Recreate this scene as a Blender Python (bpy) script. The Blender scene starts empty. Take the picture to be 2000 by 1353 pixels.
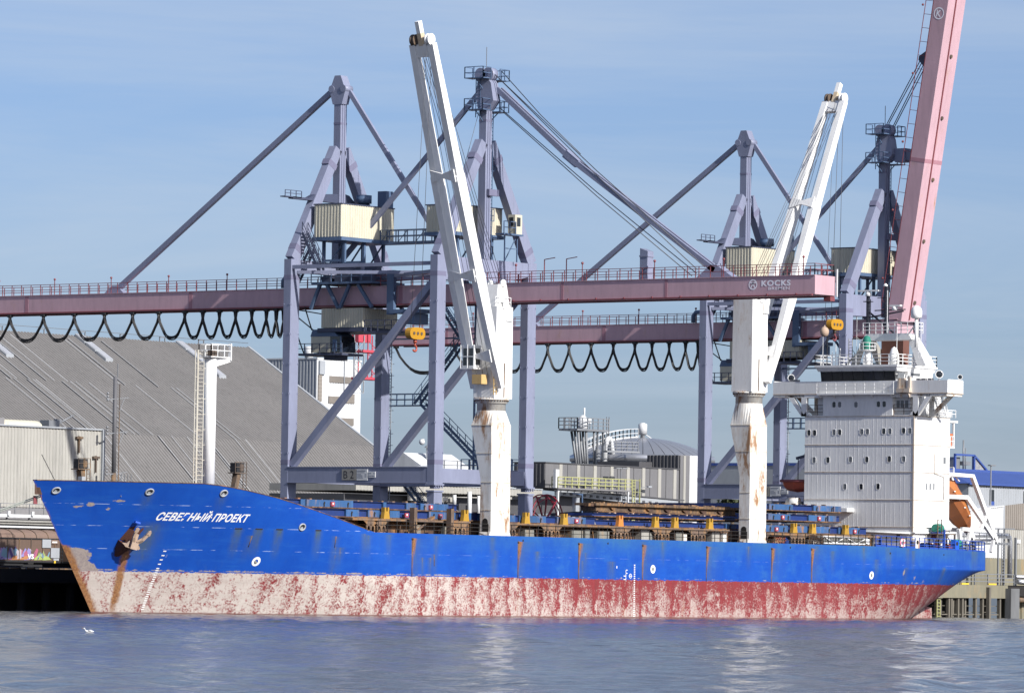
# Cargo ship at a bulk quay with two gantry cranes.
# World axes: x = along the ship (bow to stern), y = from the river towards the land, z = up, metres.
import bpy, math, random
import numpy as np
from mathutils import Vector, Matrix
RN = random.Random(11)
SC = bpy.context.scene
COL = SC.collection
V = Vector

# ------------------------------------------------------------------ camera
cam_d = bpy.data.cameras.new('camera')
cam = bpy.data.objects.new('camera', cam_d)
COL.objects.link(cam)
yaw, pit, rol = math.radians(36.977), math.radians(2.518), math.radians(0.893)
fwd = V((math.cos(yaw) * math.cos(pit), math.sin(yaw) * math.cos(pit), math.sin(pit)))
rgt = V((math.sin(yaw), -math.cos(yaw), 0))
upv = rgt.cross(fwd)
r2 = rgt * math.cos(rol) + upv * math.sin(rol)
u2 = upv * math.cos(rol) - rgt * math.sin(rol)
m = Matrix((r2, u2, -fwd)).transposed().to_4x4()
m.translation = V((-275.36, -272.095, 3.0))
cam.matrix_world = m
cam_d.sensor_width = 36
cam_d.lens = 10433.36 * 36 / 2000
cam_d.clip_start = 1
cam_d.clip_end = 9000
SC.camera = cam

# ------------------------------------------------------------------ light
SUN = V((-0.14, -1.0, 0.61)).normalized()
SUN_EL = math.asin(SUN.z)
w = bpy.data.worlds.new('World')
SC.world = w
w.use_nodes = True
nt = w.node_tree
nt.nodes.clear()
out = nt.nodes.new('ShaderNodeOutputWorld')
bg = nt.nodes.new('ShaderNodeBackground')
sky = nt.nodes.new('ShaderNodeTexSky')
sky.sky_type = 'NISHITA'
sky.sun_disc = False
sky.sun_elevation = SUN_EL
sky.sun_rotation = math.atan2(SUN.x, SUN.y)
sky.altitude = 0
sky.air_density = 0.6
sky.dust_density = 1.5
sky.ozone_density = 2.0
bg.inputs['Strength'].default_value = 0.086
tint = nt.nodes.new('ShaderNodeMixRGB')
tint.blend_type = 'MULTIPLY'
tint.inputs['Fac'].default_value = 1
tint.inputs['Color2'].default_value = (1.02, 1.05, 1.17, 1)
nt.links.new(sky.outputs[0], tint.inputs['Color1'])
tc = nt.nodes.new('ShaderNodeTexCoord')
mp = nt.nodes.new('ShaderNodeMapping')
mp.inputs['Scale'].default_value = (3.0, 3.0, 26.0)
mp.inputs['Rotation'].default_value = (0.10, 0.06, 0)
nz = nt.nodes.new('ShaderNodeTexNoise')
nz.inputs['Scale'].default_value = 1.6
nz.inputs['Detail'].default_value = 7
nz.inputs['Roughness'].default_value = 0.62
nz.inputs['Distortion'].default_value = 0.6
cr = nt.nodes.new('ShaderNodeValToRGB')
cr.color_ramp.elements[0].position = 0.36
cr.color_ramp.elements[0].color = (0, 0, 0, 1)
cr.color_ramp.elements[1].position = 0.78
cr.color_ramp.elements[1].color = (0.55, 0.55, 0.55, 1)
cl = nt.nodes.new('ShaderNodeMixRGB')
cl.inputs['Color2'].default_value = (4.9, 5.6, 6.5, 1)
nt.links.new(tc.outputs['Generated'], mp.inputs['Vector'])
nt.links.new(mp.outputs[0], nz.inputs['Vector'])
nt.links.new(nz.outputs[0], cr.inputs[0])
nt.links.new(cr.outputs[0], cl.inputs['Fac'])
nt.links.new(tint.outputs[0], cl.inputs['Color1'])
nt.links.new(cl.outputs[0], bg.inputs['Color'])
nt.links.new(bg.outputs[0], out.inputs['Surface'])

sl = bpy.data.lights.new('sun', 'SUN')
sl.energy = 4.6
sl.angle = math.radians(0.53)
sl.color = (1.0, 0.965, 0.91)
so = bpy.data.objects.new('sun', sl)
so.rotation_euler = (-SUN).to_track_quat('-Z', 'Y').to_euler()
so.location = SUN * 300
COL.objects.link(so)

SC.view_settings.view_transform = 'Standard'
SC.view_settings.look = 'None'
SC.view_settings.exposure = 0.45
SC.view_settings.gamma = 1
SC.view_settings.use_curve_mapping = False
SC.render.engine = 'CYCLES'
SC.cycles.max_bounces = 6
SC.cycles.caustics_reflective = False
SC.cycles.caustics_refractive = False

# ------------------------------------------------------------------ materials
def nodes(name):
    ma = bpy.data.materials.new(name)
    ma.use_nodes = True
    t = ma.node_tree
    b = t.nodes['Principled BSDF']
    return ma, t, b

def N(t, kind, **kw):
    n = t.nodes.new('ShaderNode' + kind)
    for k, v in kw.items():
        if hasattr(n, k) and k not in ('Scale',):
            setattr(n, k, v)
        else:
            n.inputs[k].default_value = v
    return n

def noise(t, scale, vec=(1, 1, 1), detail=5, rough=0.55, dist=0.0):
    g = t.nodes.new('ShaderNodeNewGeometry')
    mpn = t.nodes.new('ShaderNodeMapping')
    mpn.inputs['Scale'].default_value = vec
    nn = t.nodes.new('ShaderNodeTexNoise')
    nn.inputs['Scale'].default_value = scale
    nn.inputs['Detail'].default_value = detail
    nn.inputs['Roughness'].default_value = rough
    nn.inputs['Distortion'].default_value = dist
    t.links.new(g.outputs['Position'], mpn.inputs['Vector'])
    t.links.new(mpn.outputs[0], nn.inputs['Vector'])
    return nn.outputs[0]

def ramp(t, src, p0, p1, c0=0.0, c1=1.0):
    mr = t.nodes.new('ShaderNodeMapRange')
    mr.inputs['From Min'].default_value = p0
    mr.inputs['From Max'].default_value = p1
    mr.inputs['To Min'].default_value = c0
    mr.inputs['To Max'].default_value = c1
    t.links.new(src, mr.inputs['Value'])
    return mr.outputs[0]

def mth(t, op, a, b):
    n = t.nodes.new('ShaderNodeMath')
    n.operation = op
    for i, x in enumerate((a, b)):
        if isinstance(x, (int, float)):
            n.inputs[i].default_value = x
        else:
            t.links.new(x, n.inputs[i])
    return n.outputs[0]

def mixc(t, fac, a, b, mode='MIX'):
    n = t.nodes.new('ShaderNodeMixRGB')
    n.blend_type = mode
    for k, x in (('Fac', fac), ('Color1', a), ('Color2', b)):
        if isinstance(x, (int, float)):
            n.inputs[k].default_value = x
        elif isinstance(x, tuple):
            n.inputs[k].default_value = (*x[:3], 1)
        else:
            t.links.new(x, n.inputs[k])
    return n.outputs[0]

def paint(name, col, rough=0.55, metal=0.0, var=0.14, vs=0.35, rust=0.0, rustcol=(0.23, 0.085, 0.03), dirt=0.0, rs=0.9, spec=0.5, thr=None):
    """painted metal or cladding: uneven colour, long vertical dirt runs, rust blooms"""
    ma, t, b = nodes(name)
    n1 = noise(t, vs, (1, 1, 0.45), 6, 0.6)
    f = ramp(t, n1, 0.3, 0.7, 1 - var, 1 + var * 0.6)
    c = mixc(t, 1.0, col, f, 'MULTIPLY')
    n4 = noise(t, 5.0, (1, 1, 0.2), 3, 0.6)
    c = mixc(t, ramp(t, n4, 0.45, 0.75, 0.0, 0.25 + 0.2 * dirt), c, tuple(x * 0.72 for x in col))
    if dirt:
        n2 = noise(t, 1.4, (1, 1, 0.12), 5, 0.65)
        c = mixc(t, ramp(t, n2, 0.5, 0.72, 0, dirt), c, tuple(0.35 * x + 0.03 for x in col))
    if rust:
        n3 = noise(t, rs, (1, 1, 0.35), 8, 0.68, 0.3)
        th = 0.70 - 0.16 * rust if thr is None else thr
        k = ramp(t, n3, th, th + 0.06, 0, 0.9)
        c = mixc(t, k, c, rustcol)
        k2 = ramp(t, n3, th - 0.1, th + 0.03, 0, 0.35)
        c = mixc(t, k2, c, (0.42, 0.25, 0.10))
        b.inputs['Roughness'].default_value = min(1, rough + 0.1)
    t.links.new(c, b.inputs['Base Color'])
    b.inputs['Roughness'].default_value = rough
    b.inputs['Metallic'].default_value = metal
    b.inputs['Specular IOR Level'].default_value = spec
    bn = t.nodes.new('ShaderNodeBump')
    bn.inputs['Strength'].default_value = 0.12
    bn.inputs['Distance'].default_value = 0.03
    t.links.new(n1, bn.inputs['Height'])
    t.links.new(bn.outputs[0], b.inputs['Normal'])
    return ma

LAV = paint('lavender_steel_paint', (0.225, 0.245, 0.345), 0.5, var=0.13, dirt=0.25)
LAVD = paint('joint_band_paint', (0.165, 0.165, 0.25), 0.6)
STEELB = paint('steel_blue_paint', (0.085, 0.135, 0.23), 0.5, dirt=0.2)
DARKB = paint('dark_blue_grey_paint', (0.055, 0.065, 0.11), 0.55, dirt=0.3)
PINK = paint('faded_pink_boom_paint', (0.53, 0.345, 0.39), 0.6, var=0.10, dirt=0.22, rust=0.12)
REDP = paint('dark_red_rail_paint', (0.22, 0.06, 0.07), 0.6)
CREAM = paint('cream_cladding', (0.58, 0.545, 0.43), 0.6, var=0.08, dirt=0.3)
CREAMD = paint('weathered_cream_cladding', (0.36, 0.35, 0.32), 0.65, var=0.10, dirt=0.35)
WHITE = paint('white_ship_paint', (0.80, 0.80, 0.79), 0.45, var=0.05, dirt=0.18)
WHITER = paint('rusty_white_ship_paint', (0.77, 0.76, 0.72), 0.5, var=0.07, dirt=0.35, rust=0.95, rs=0.8)
WHITEL = paint('lightly_rusted_white_paint', (0.79, 0.79, 0.78), 0.45, var=0.05, dirt=0.22, rust=0.25, rs=1.3)
WHITEW = paint('white_sheet_cladding', (0.60, 0.61, 0.62), 0.6, var=0.08, dirt=0.25)
GREYW = paint('grey_cladding', (0.215, 0.21, 0.215), 0.6, var=0.08, dirt=0.3)
GREYD = paint('dark_grey_cladding', (0.075, 0.075, 0.082), 0.6, dirt=0.3)
GREYL = paint('pale_grey_cladding', (0.33, 0.35, 0.375), 0.55, var=0.08, dirt=0.2)
LOUV = paint('brown_grey_louvre', (0.24, 0.215, 0.19), 0.7)
ROOFG = paint('grey_ribbed_roofing', (0.182, 0.174, 0.168), 0.6, var=0.10, vs=0.2, dirt=0.35)
ROOFB = paint('seam_glint_colour', (0.43, 0.43, 0.43), 0.4)  # bright tone carries the sun glint of the roof seams
SKYL = paint('skylight_sheet', (0.36, 0.37, 0.40), 0.35)
ALU = paint('aluminium_sheet', (0.50, 0.51, 0.54), 0.38, 0.75, var=0.08)
GALV = paint('galvanised_steel', (0.22, 0.23, 0.245), 0.5, 0.2)
BLUEH = paint('blue_hatch_paint', (0.032, 0.100, 0.245), 0.6, var=0.3, dirt=0.7, rust=0.45)
BLUED = paint('deep_blue_hatch_recess', (0.012, 0.035, 0.16), 0.5, dirt=0.4)
BLUER = paint('blue_rail_paint', (0.02, 0.07, 0.36), 0.5)
BLUEROOF = paint('blue_roofing', (0.045, 0.085, 0.29), 0.5, var=0.06)
RUSTC = paint('rusty_brown_coaming', (0.155, 0.105, 0.078), 0.85, var=0.45, vs=0.8, dirt=0.7, rust=0.9, rustcol=(0.15, 0.05, 0.022), rs=1.6)
RUSTD = paint('dark_rusty_steel', (0.075, 0.040, 0.028), 0.85, var=0.35, dirt=0.5, rust=0.8, rustcol=(0.16, 0.05, 0.02), rs=1.5)
BROWN = paint('brown_tween_deck_steel', (0.095, 0.062, 0.042), 0.8, var=0.3, dirt=0.6, rust=0.9, rustcol=(0.17, 0.06, 0.02), rs=1.5)
GREYBOX = paint('grey_green_locker', (0.20, 0.20, 0.18), 0.7, dirt=0.5, rust=0.35)
YEL = paint('yellow_fitting_paint', (0.44, 0.255, 0.03), 0.5, var=0.12, dirt=0.35, rust=0.35, rs=2.2)
YELH = paint('yellow_hook_block_paint', (0.50, 0.25, 0.010), 0.45, dirt=0.25, rust=0.15)
GALG = paint('gallery_grey_sheet', (0.158, 0.156, 0.162), 0.6, var=0.08, dirt=0.3)
PYEL = paint('pale_yellow_handrail', (0.37, 0.37, 0.17), 0.5)
REDB = paint('pinkish_red_socket', (0.38, 0.07, 0.09), 0.5)
REDR = paint('maroon_cable_reel_paint', (0.22, 0.015, 0.035), 0.5)
REDL = paint('red_lattice_paint', (0.50, 0.07, 0.10), 0.5)
ORANGE = paint('orange_lifeboat_paint', (0.42, 0.15, 0.04), 0.45, var=0.1)
ORANGED = paint('rust_orange_lifeboat_hull', (0.24, 0.075, 0.02), 0.5, var=0.12, dirt=0.2)
ORRED = paint('orange_red_boat_paint', (0.42, 0.08, 0.045), 0.45)
GREEN = paint('green_tarpaulin', (0.015, 0.20, 0.145), 0.7)
BLACK = paint('black_paint', (0.018, 0.018, 0.02), 0.6)
BROWNP = paint('weathered_brown_steel', (0.10, 0.075, 0.06), 0.75, var=0.3, rust=0.6)
CABLE = paint('black_cable_rubber', (0.02, 0.02, 0.022), 0.5)
WIRE = paint('greased_wire_rope', (0.07, 0.075, 0.09), 0.5)
ROPE = paint('mooring_rope', (0.42, 0.45, 0.40), 0.85)
CONC = paint('stained_concrete', (0.21, 0.195, 0.14), 0.9, var=0.2, dirt=0.4, rust=0.25, rustcol=(0.16, 0.13, 0.05))
CONCD = paint('dark_quay_wall', (0.022, 0.021, 0.022), 0.95, var=0.3)  # near-black: shade under the open quay deck is put into the colour
PILE = paint('weathered_pile', (0.15, 0.135, 0.11), 0.9, var=0.25, dirt=0.5)
PAVE = paint('quay_paving', (0.13, 0.127, 0.12), 0.9, var=0.2)
WAGON = paint('brown_wagon_paint', (0.125, 0.082, 0.062), 0.7, dirt=0.5)
WAGONT = paint('brown_wagon_tarpaulin', (0.20, 0.135, 0.105), 0.75, dirt=0.4)
TAN = paint('dusty_anchor_steel', (0.44, 0.32, 0.24), 0.8, var=0.2, rust=0.3)
POCKET = paint('anchor_pocket_rust', (0.085, 0.028, 0.018), 0.85, var=0.3)
LETTER = paint('white_lettering', (0.82, 0.82, 0.80), 0.6, var=0.05)
LETTERG = paint('pale_grey_lettering', (0.86, 0.85, 0.90), 0.6, var=0.05)
SIGNG = paint('grey_sign_board', (0.26, 0.25, 0.23), 0.7)
INK = paint('black_sign_print', (0.02, 0.02, 0.025), 0.7)
INKG = paint('grey_sign_print', (0.16, 0.18, 0.24), 0.7)
HULLBLUE = paint('blue_touch_up_paint', (0.012, 0.09, 0.52), 0.5, var=0.1)
DARKIN = paint('dark_interior', (0.018, 0.016, 0.016), 0.9)
WARN = paint('yellow_kerb_paint', (0.75, 0.50, 0.04), 0.7)
FEND = paint('grey_timber_fender', (0.16, 0.165, 0.17), 0.8, var=0.3, dirt=0.6)
LEAF = paint('dull_green_leaves', (0.055, 0.07, 0.03), 0.8, var=0.4, vs=2)
BARK = paint('bark', (0.09, 0.07, 0.05), 0.9)
GULLW = paint('white_feathers', (0.8, 0.8, 0.8), 0.8)
GULLG = paint('grey_feathers', (0.45, 0.46, 0.48), 0.8)

def glass(name, col, rough=0.08):
    ma, t, b = nodes(name)
    b.inputs['Base Color'].default_value = (*col, 1)
    b.inputs['Roughness'].default_value = rough
    b.inputs['Specular IOR Level'].default_value = 0.7
    return ma
GLASS = glass('dark_window_glass', (0.02, 0.024, 0.03))
GLASSG = glass('grey_window_glass', (0.16, 0.17, 0.18), 0.2)

# ------------------------------------------------------------------ mesh helpers
ORG = {}
ZUP = V((0, 0, 1))

SITE = None                    # (size factor, drawing origin, place in the harbour) for the far buildings
def at_site(p):
    k, a, b = SITE
    return tuple(b[i] + k * (p[i] - a[i]) for i in range(3))

class MB:
    """collects simple solids in world coordinates and links them as one mesh object"""
    def __init__(self):
        self.v, self.f, self.s = [], [], []

    def add(self, vs, fs, smooth=False):
        o = len(self.v)
        self.v += [tuple(p) for p in vs]
        self.f += [tuple(i + o for i in f) for f in fs]
        self.s += [smooth] * len(fs)
        return self

    def hexa(self, p):
        return self.add(p, [(0, 3, 2, 1), (4, 5, 6, 7), (0, 1, 5, 4), (1, 2, 6, 5), (2, 3, 7, 6), (3, 0, 4, 7)])

    def box(self, x0, x1, y0, y1, z0, z1):
        return self.hexa([(x0, y0, z0), (x1, y0, z0), (x1, y1, z0), (x0, y1, z0), (x0, y0, z1), (x1, y0, z1), (x1, y1, z1), (x0, y1, z1)])

    def bar(self, p, q, w, h=None, side=None, w2=None, h2=None):
        """box beam from p to q; w along the side vector, h across it"""
        h = w if h is None else h
        w2 = w if w2 is None else w2
        h2 = h if h2 is None else h2
        p, q = V(p), V(q)
        d = (q - p).normalized()
        if side is None:
            s = d.cross(ZUP)
            if s.length < 1e-3:
                s = V((1, 0, 0))
        else:
            s = V(side) - d * V(side).dot(d)
        s.normalize()
        n = s.cross(d)
        P = []
        for c, a, b in ((p, w / 2, h / 2), (q, w2 / 2, h2 / 2)):
            P += [c - s * a - n * b, c + s * a - n * b, c + s * a + n * b, c - s * a + n * b]
        return self.hexa(P)

    def tube(self, pts, r, n=6, smooth=True, closed=False):
        pts = [V(p) for p in pts]
        R = r if isinstance(r, (list, tuple)) else [r] * len(pts)
        vs, fs = [], []
        L = len(pts)
        ref = None
        for i, p in enumerate(pts):
            a = pts[i - 1] if (i > 0 or closed) else p
            b = pts[(i + 1) % L] if (i < L - 1 or closed) else p
            d = (b - a).normalized()
            if ref is None:
                ref = d.cross(ZUP) if abs(d.z) < 0.95 else d.cross(V((1, 0, 0)))
            ref = (ref - d * ref.dot(d)).normalized()
            o = d.cross(ref)
            for k in range(n):
                t = 2 * math.pi * k / n
                vs.append(p + (ref * math.cos(t) + o * math.sin(t)) * R[i])
        for i in range(L if closed else L - 1):
            j = (i + 1) % L
            for k in range(n):
                k2 = (k + 1) % n
                fs.append((i * n + k, i * n + k2, j * n + k2, j * n + k))
        self.add(vs, fs, smooth)
        if not closed:
            o = len(self.v) - len(vs)
            self.f += [tuple(o + k for k in range(n))[::-1], tuple(o + (L - 1) * n + k for k in range(n))]
            self.s += [False, False]
        return self

    def lathe(self, c, prof, n=20, axis=(0, 0, 1), smooth=True):
        c, ax = V(c), V(axis).normalized()
        a = ax.cross(V((1, 0, 0)) if abs(ax.x) < 0.9 else V((0, 1, 0))).normalized()
        b = ax.cross(a)
        vs, fs = [], []
        for (r, h) in prof:
            for k in range(n):
                t = 2 * math.pi * k / n
                vs.append(c + ax * h + (a * math.cos(t) + b * math.sin(t)) * r)
        for i in range(len(prof) - 1):
            for k in range(n):
                k2 = (k + 1) % n
                fs.append((i * n + k, i * n + k2, (i + 1) * n + k2, (i + 1) * n + k))
        self.add(vs, fs, smooth)
        o = len(self.v) - len(vs)
        if prof[0][0] > 1e-4:
            self.f.append(tuple(o + k for k in range(n))[::-1]); self.s.append(False)
        if prof[-1][0] > 1e-4:
            e = o + (len(prof) - 1) * n
            self.f.append(tuple(e + k for k in range(n))); self.s.append(False)
        return self

    def prism(self, pts, ext):
        """polygon pushed along ext"""
        pts = [V(p) for p in pts]
        e = V(ext)
        n = len(pts)
        vs = pts + [p + e for p in pts]
        fs = [tuple(range(n))[::-1], tuple(range(n, 2 * n))] + [(i, (i + 1) % n, n + (i + 1) % n, n + i) for i in range(n)]
        return self.add(vs, fs)

    def rail(self, pts, h=1.05, step=1.4, r=0.028, lines=2, toe=False):
        pts = [V(p) for p in pts]
        for a, b in zip(pts, pts[1:]):
            L = (b - a).length
            k = max(1, round(L / step))
            for i in range(k + 1):
                p = a.lerp(b, i / k)
                self.bar(p, p + ZUP * h, r * 2)
            for j in range(lines):
                z = h * (1 - j / lines)
                self.bar(a + ZUP * z, b + ZUP * z, r * 1.8)
            if toe:
                self.bar(a + ZUP * 0.08, b + ZUP * 0.08, 0.03, 0.16)
        return self

    def ladder(self, p, q, side, w=0.5, step=0.35, r=0.03):
        p, q, s = V(p), V(q), V(side).normalized() * (w / 2)
        self.bar(p - s, q - s, r * 2)
        self.bar(p + s, q + s, r * 2)
        k = max(1, round((q - p).length / step))
        for i in range(1, k):
            c = p.lerp(q, i / k)
            self.bar(c - s, c + s, r * 1.6)
        return self

    def stair(self, p, q, side, w=0.9, h=1.0):
        p, q, s = V(p), V(q), V(side).normalized() * (w / 2)
        for k in (-1, 1):
            self.bar(p + s * k, q + s * k, 0.06, 0.26)
            self.bar(p + s * k + ZUP * h, q + s * k + ZUP * h, 0.05)
            self.bar(p + s * k + ZUP * h * .5, q + s * k + ZUP * h * .5, 0.04)
            n = max(1, round((q - p).length / 1.3))
            for i in range(n + 1):
                c = p.lerp(q, i / n) + s * k
                self.bar(c, c + ZUP * h, 0.05)
        n = max(2, round(abs(q.z - p.z) / 0.22))
        for i in range(1, n):
            c = p.lerp(q, i / n)
            self.bar(c - s, c + s, 0.24, 0.04, side=None)
        return self

    def sph(self, c, r, nu=12, nv=8, sc=(1, 1, 1)):
        c = V(c)
        vs, fs = [], []
        for i in range(nv + 1):
            ph = math.pi * i / nv
            for k in range(nu):
                t = 2 * math.pi * k / nu
                vs.append(c + V((r * sc[0] * math.sin(ph) * math.cos(t), r * sc[1] * math.sin(ph) * math.sin(t), r * sc[2] * math.cos(ph))))
        for i in range(nv):
            for k in range(nu):
                k2 = (k + 1) % nu
                fs.append((i * nu + k, (i + 1) * nu + k, (i + 1) * nu + k2, i * nu + k2))
        return self.add(vs, fs, True)

    def build(self, name, mat, parent=None, loc=None):
        o0 = ORG.get(parent.name, V((0, 0, 0))) if parent else V(loc or (0, 0, 0))
        if SITE:
            self.v = [at_site(p) for p in self.v]
        me = bpy.data.meshes.new(name)
        me.from_pydata([(a - o0.x, b - o0.y, c - o0.z) for a, b, c in self.v], [], self.f)
        me.polygons.foreach_set('use_smooth', self.s)
        me.materials.append(mat)
        me.update()
        o = bpy.data.objects.new(name, me)
        COL.objects.link(o)
        ORG[o.name] = o0
        if parent:
            o.parent = parent
        else:
            o.location = o0
        return o

def tag(o, label=None, cat=None, group=None, kind=None):
    for k, x in (('label', label), ('category', cat), ('group', group), ('kind', kind)):
        if x:
            o[k] = x
    return o

def thing(name, label, cat, loc, group=None):
    o = bpy.data.objects.new(name, None)
    o.empty_display_size = 0.5
    if SITE:
        loc = at_site(loc)
    o.location = loc
    COL.objects.link(o)
    ORG[o.name] = V(loc)
    return tag(o, label, cat, group)

def copy_tree(o, parent=None, skip=()):
    c = o.copy()
    COL.objects.link(c)
    if parent:
        c.parent = parent
    ORG[c.name] = ORG.get(o.name, V((0, 0, 0))).copy()
    for ch in [x for x in o.children if x.name.split('.')[0] not in skip]:
        copy_tree(ch, c, skip)
    return c

def inst(src, parent, off):
    """another copy of a part, its mesh shared, moved by off"""
    c = src.copy()
    COL.objects.link(c)
    c.parent = parent
    c.location = V(src.location) + V(off)
    ORG[c.name] = ORG.get(src.name, V((0, 0, 0)))
    for ch in src.children:
        d = ch.copy()
        COL.objects.link(d)
        d.parent = c
    return c

def text_flat(s, off=0.0, sp=1.0):
    """built-in letter shapes as flat faces: list of 2D points scaled to height 1, faces, width"""
    cu = bpy.data.curves.new('t', 'FONT')
    cu.body = s
    cu.offset = off
    cu.space_character = sp
    cu.resolution_u = 3
    to = bpy.data.objects.new('t', cu)
    COL.objects.link(to)
    dg = bpy.context.evaluated_depsgraph_get()
    dg.update()
    me = bpy.data.meshes.new_from_object(to.evaluated_get(dg))
    P = [(v.co.x, v.co.y) for v in me.vertices]
    F = [tuple(p.vertices) for p in me.polygons]
    bpy.data.objects.remove(to)
    bpy.data.curves.remove(cu)
    bpy.data.meshes.remove(me)
    x0 = min(p[0] for p in P); x1 = max(p[0] for p in P)
    return [((x - x0) / (x1 - x0), y / 0.73) for x, y in P], F

def text_plane(name, s, mat, parent, o, ax, up, width, height, off=0.0, sp=1.0):
    """lettering on a flat face: o = lower left corner, ax and up = unit directions"""
    P, F = text_flat(s, off, sp)
    o, ax, up = V(o), V(ax), V(up)
    b = MB()
    b.add([o + ax * (x * width) + up * (y * height) for x, y in P], F)
    return b.build(name, mat, parent)

def corrug(b, a, c, z0, z1, n, pitch=0.35, depth=0.06, ztop=None):
    """ribbed sheet wall from a to c (xy), bulging along n; ztop(t) gives a sloping top"""
    a, c, n = V((*a, 0)), V((*c, 0)), V((*n, 0))
    L = (c - a).length
    k = max(1, int(L / pitch))
    vs, fs = [], []
    cols = []
    for i in range(k):
        for fr, d in ((0, 0), (0.4, 0), (0.5, 1), (0.9, 1)):
            cols.append(((i + fr) / k, d))
    cols.append((1, 0))
    for t, d in cols:
        p = a.lerp(c, t) + n * (d * depth)
        zt = z1 if ztop is None else ztop(t)
        vs += [(p.x, p.y, z0), (p.x, p.y, zt)]
    for i in range(len(cols) - 1):
        fs.append((2 * i, 2 * i + 2, 2 * i + 3, 2 * i + 1))
    return b.add(vs, fs)

# ------------------------------------------------------------------ water, ground, quay
ma, t, b = nodes('river_water_surface')
b.inputs['Base Color'].default_value = (0.062, 0.064, 0.070, 1)
b.inputs['Roughness'].default_value = 0.10
b.inputs['IOR'].default_value = 1.33
wn = [noise(t, 0.16, (1.0, 1.0, 1), 3, 0.5, 0.4), noise(t, 0.9, (1.2, 0.85, 1), 5, 0.62, 0.3)]
wp = noise(t, 0.018, (1, 0.45, 1), 3, 0.5)
hgt = mth(t, 'ADD', mth(t, 'MULTIPLY', wn[0], .25), mth(t, 'MULTIPLY', wn[1], ramp(t, wp, 0.35, 0.65, 0.10, 0.22)))
bn = t.nodes.new('ShaderNodeBump')
bn.inputs['Strength'].default_value = 1.0
bn.inputs['Distance'].default_value = 1.0
t.links.new(hgt, bn.inputs['Height'])
t.links.new(bn.outputs[0], b.inputs['Normal'])
WATER = ma
g = MB()
g.add([(-3500, -3500, -.3), (4500, -3500, -.3), (4500, 26.5, -.3), (-3500, 26.5, -.3)], [(0, 1, 2, 3)])
tag(g.build('river_bed_water', WATER), kind='structure')
# the stretch of river in front of the ship with real waves
NA, NB = 1180, 300
ga_, gb_ = np.meshgrid(np.linspace(110, 545, NA), np.linspace(-62, 62, NB), indexing='ij')
wx = -275.36 + ga_ * rgt.y * -1 + gb_ * rgt.x
wy = -272.1 + ga_ * rgt.x + gb_ * rgt.y
wz = np.zeros_like(wx)
wr = np.random.RandomState(4)
for i in range(46):
    lam = 0.9 * 9.0 ** wr.rand()
    th = math.radians(-62) + wr.normal(0, .55)
    kx, ky = 2 * math.pi / lam * math.cos(th), 2 * math.pi / lam * math.sin(th)
    ph = kx * wx + ky * wy + wr.rand() * 6.28
    wz += 0.0036 * lam ** .85 * np.sin(ph + .5 * np.sin(.21 * wx + .13 * wy + i))
gust = .75 + .45 * np.sin(.045 * wx + 1.1 * np.sin(.03 * wy)) * np.sin(.06 * wy + .4)
wz *= np.clip(gust, .45, 1.3)
wy_ok = (wy < 26.3)
idx = np.arange(NA * NB).reshape(NA, NB)
q4 = np.stack([idx[:-1, :-1], idx[:-1, 1:], idx[1:, 1:], idx[1:, :-1]], -1)[wy_ok[:-1, :-1] & wy_ok[1:, 1:] & wy_ok[1:, :-1] & wy_ok[:-1, 1:]].reshape(-1, 4)
wm = bpy.data.meshes.new('river_water')
wm.vertices.add(NA * NB)
wm.vertices.foreach_set('co', np.stack([wx, wy, wz], -1).astype(np.float32).ravel())
wm.loops.add(q4.size)
wm.loops.foreach_set('vertex_index', q4.astype(np.int32).ravel())
wm.polygons.add(len(q4))
wm.polygons.foreach_set('loop_start', np.arange(0, q4.size, 4, dtype=np.int32))
wm.polygons.foreach_set('loop_total', np.full(len(q4), 4, dtype=np.int32))
wm.polygons.foreach_set('use_smooth', np.ones(len(q4), dtype=bool))
wm.update(calc_edges=True)
wm.materials.append(WATER)
wo = bpy.data.objects.new('river_water', wm)
COL.objects.link(wo)
tag(wo, kind='structure')
g = MB()
g.add([(-3500, 22.6, 3.4), (188.7, 22.6, 3.4), (188.7, 24.3, 3.4), (4500, 24.3, 3.4), (4500, 5000, 3.4), (-3500, 5000, 3.4)], [(0, 1, 2, 5), (2, 3, 4, 5)])
tag(g.build('quay_ground', PAVE), kind='structure')

q = thing('quay_wall', 'long dark quay wall standing in the river behind the ship', 'quay wall', (114, 22.3, 0))
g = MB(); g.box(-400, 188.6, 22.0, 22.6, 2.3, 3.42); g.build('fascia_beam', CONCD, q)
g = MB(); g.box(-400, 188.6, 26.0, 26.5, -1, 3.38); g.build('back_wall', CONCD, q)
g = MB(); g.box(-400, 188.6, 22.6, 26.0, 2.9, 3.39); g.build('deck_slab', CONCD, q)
pl = None
for i, x in enumerate(range(20, 66, 3)):
    if pl is None:
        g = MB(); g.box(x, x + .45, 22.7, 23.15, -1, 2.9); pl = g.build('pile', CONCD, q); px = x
    else:
        inst(pl, q, (x - px, 0, 0))
g = MB(); g.rail([(20, 22.2, 3.42), (62, 22.2, 3.42)], 0.16, 2.0, 0.03, 1); g.build('kerb_rail', GALV, q)

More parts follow.
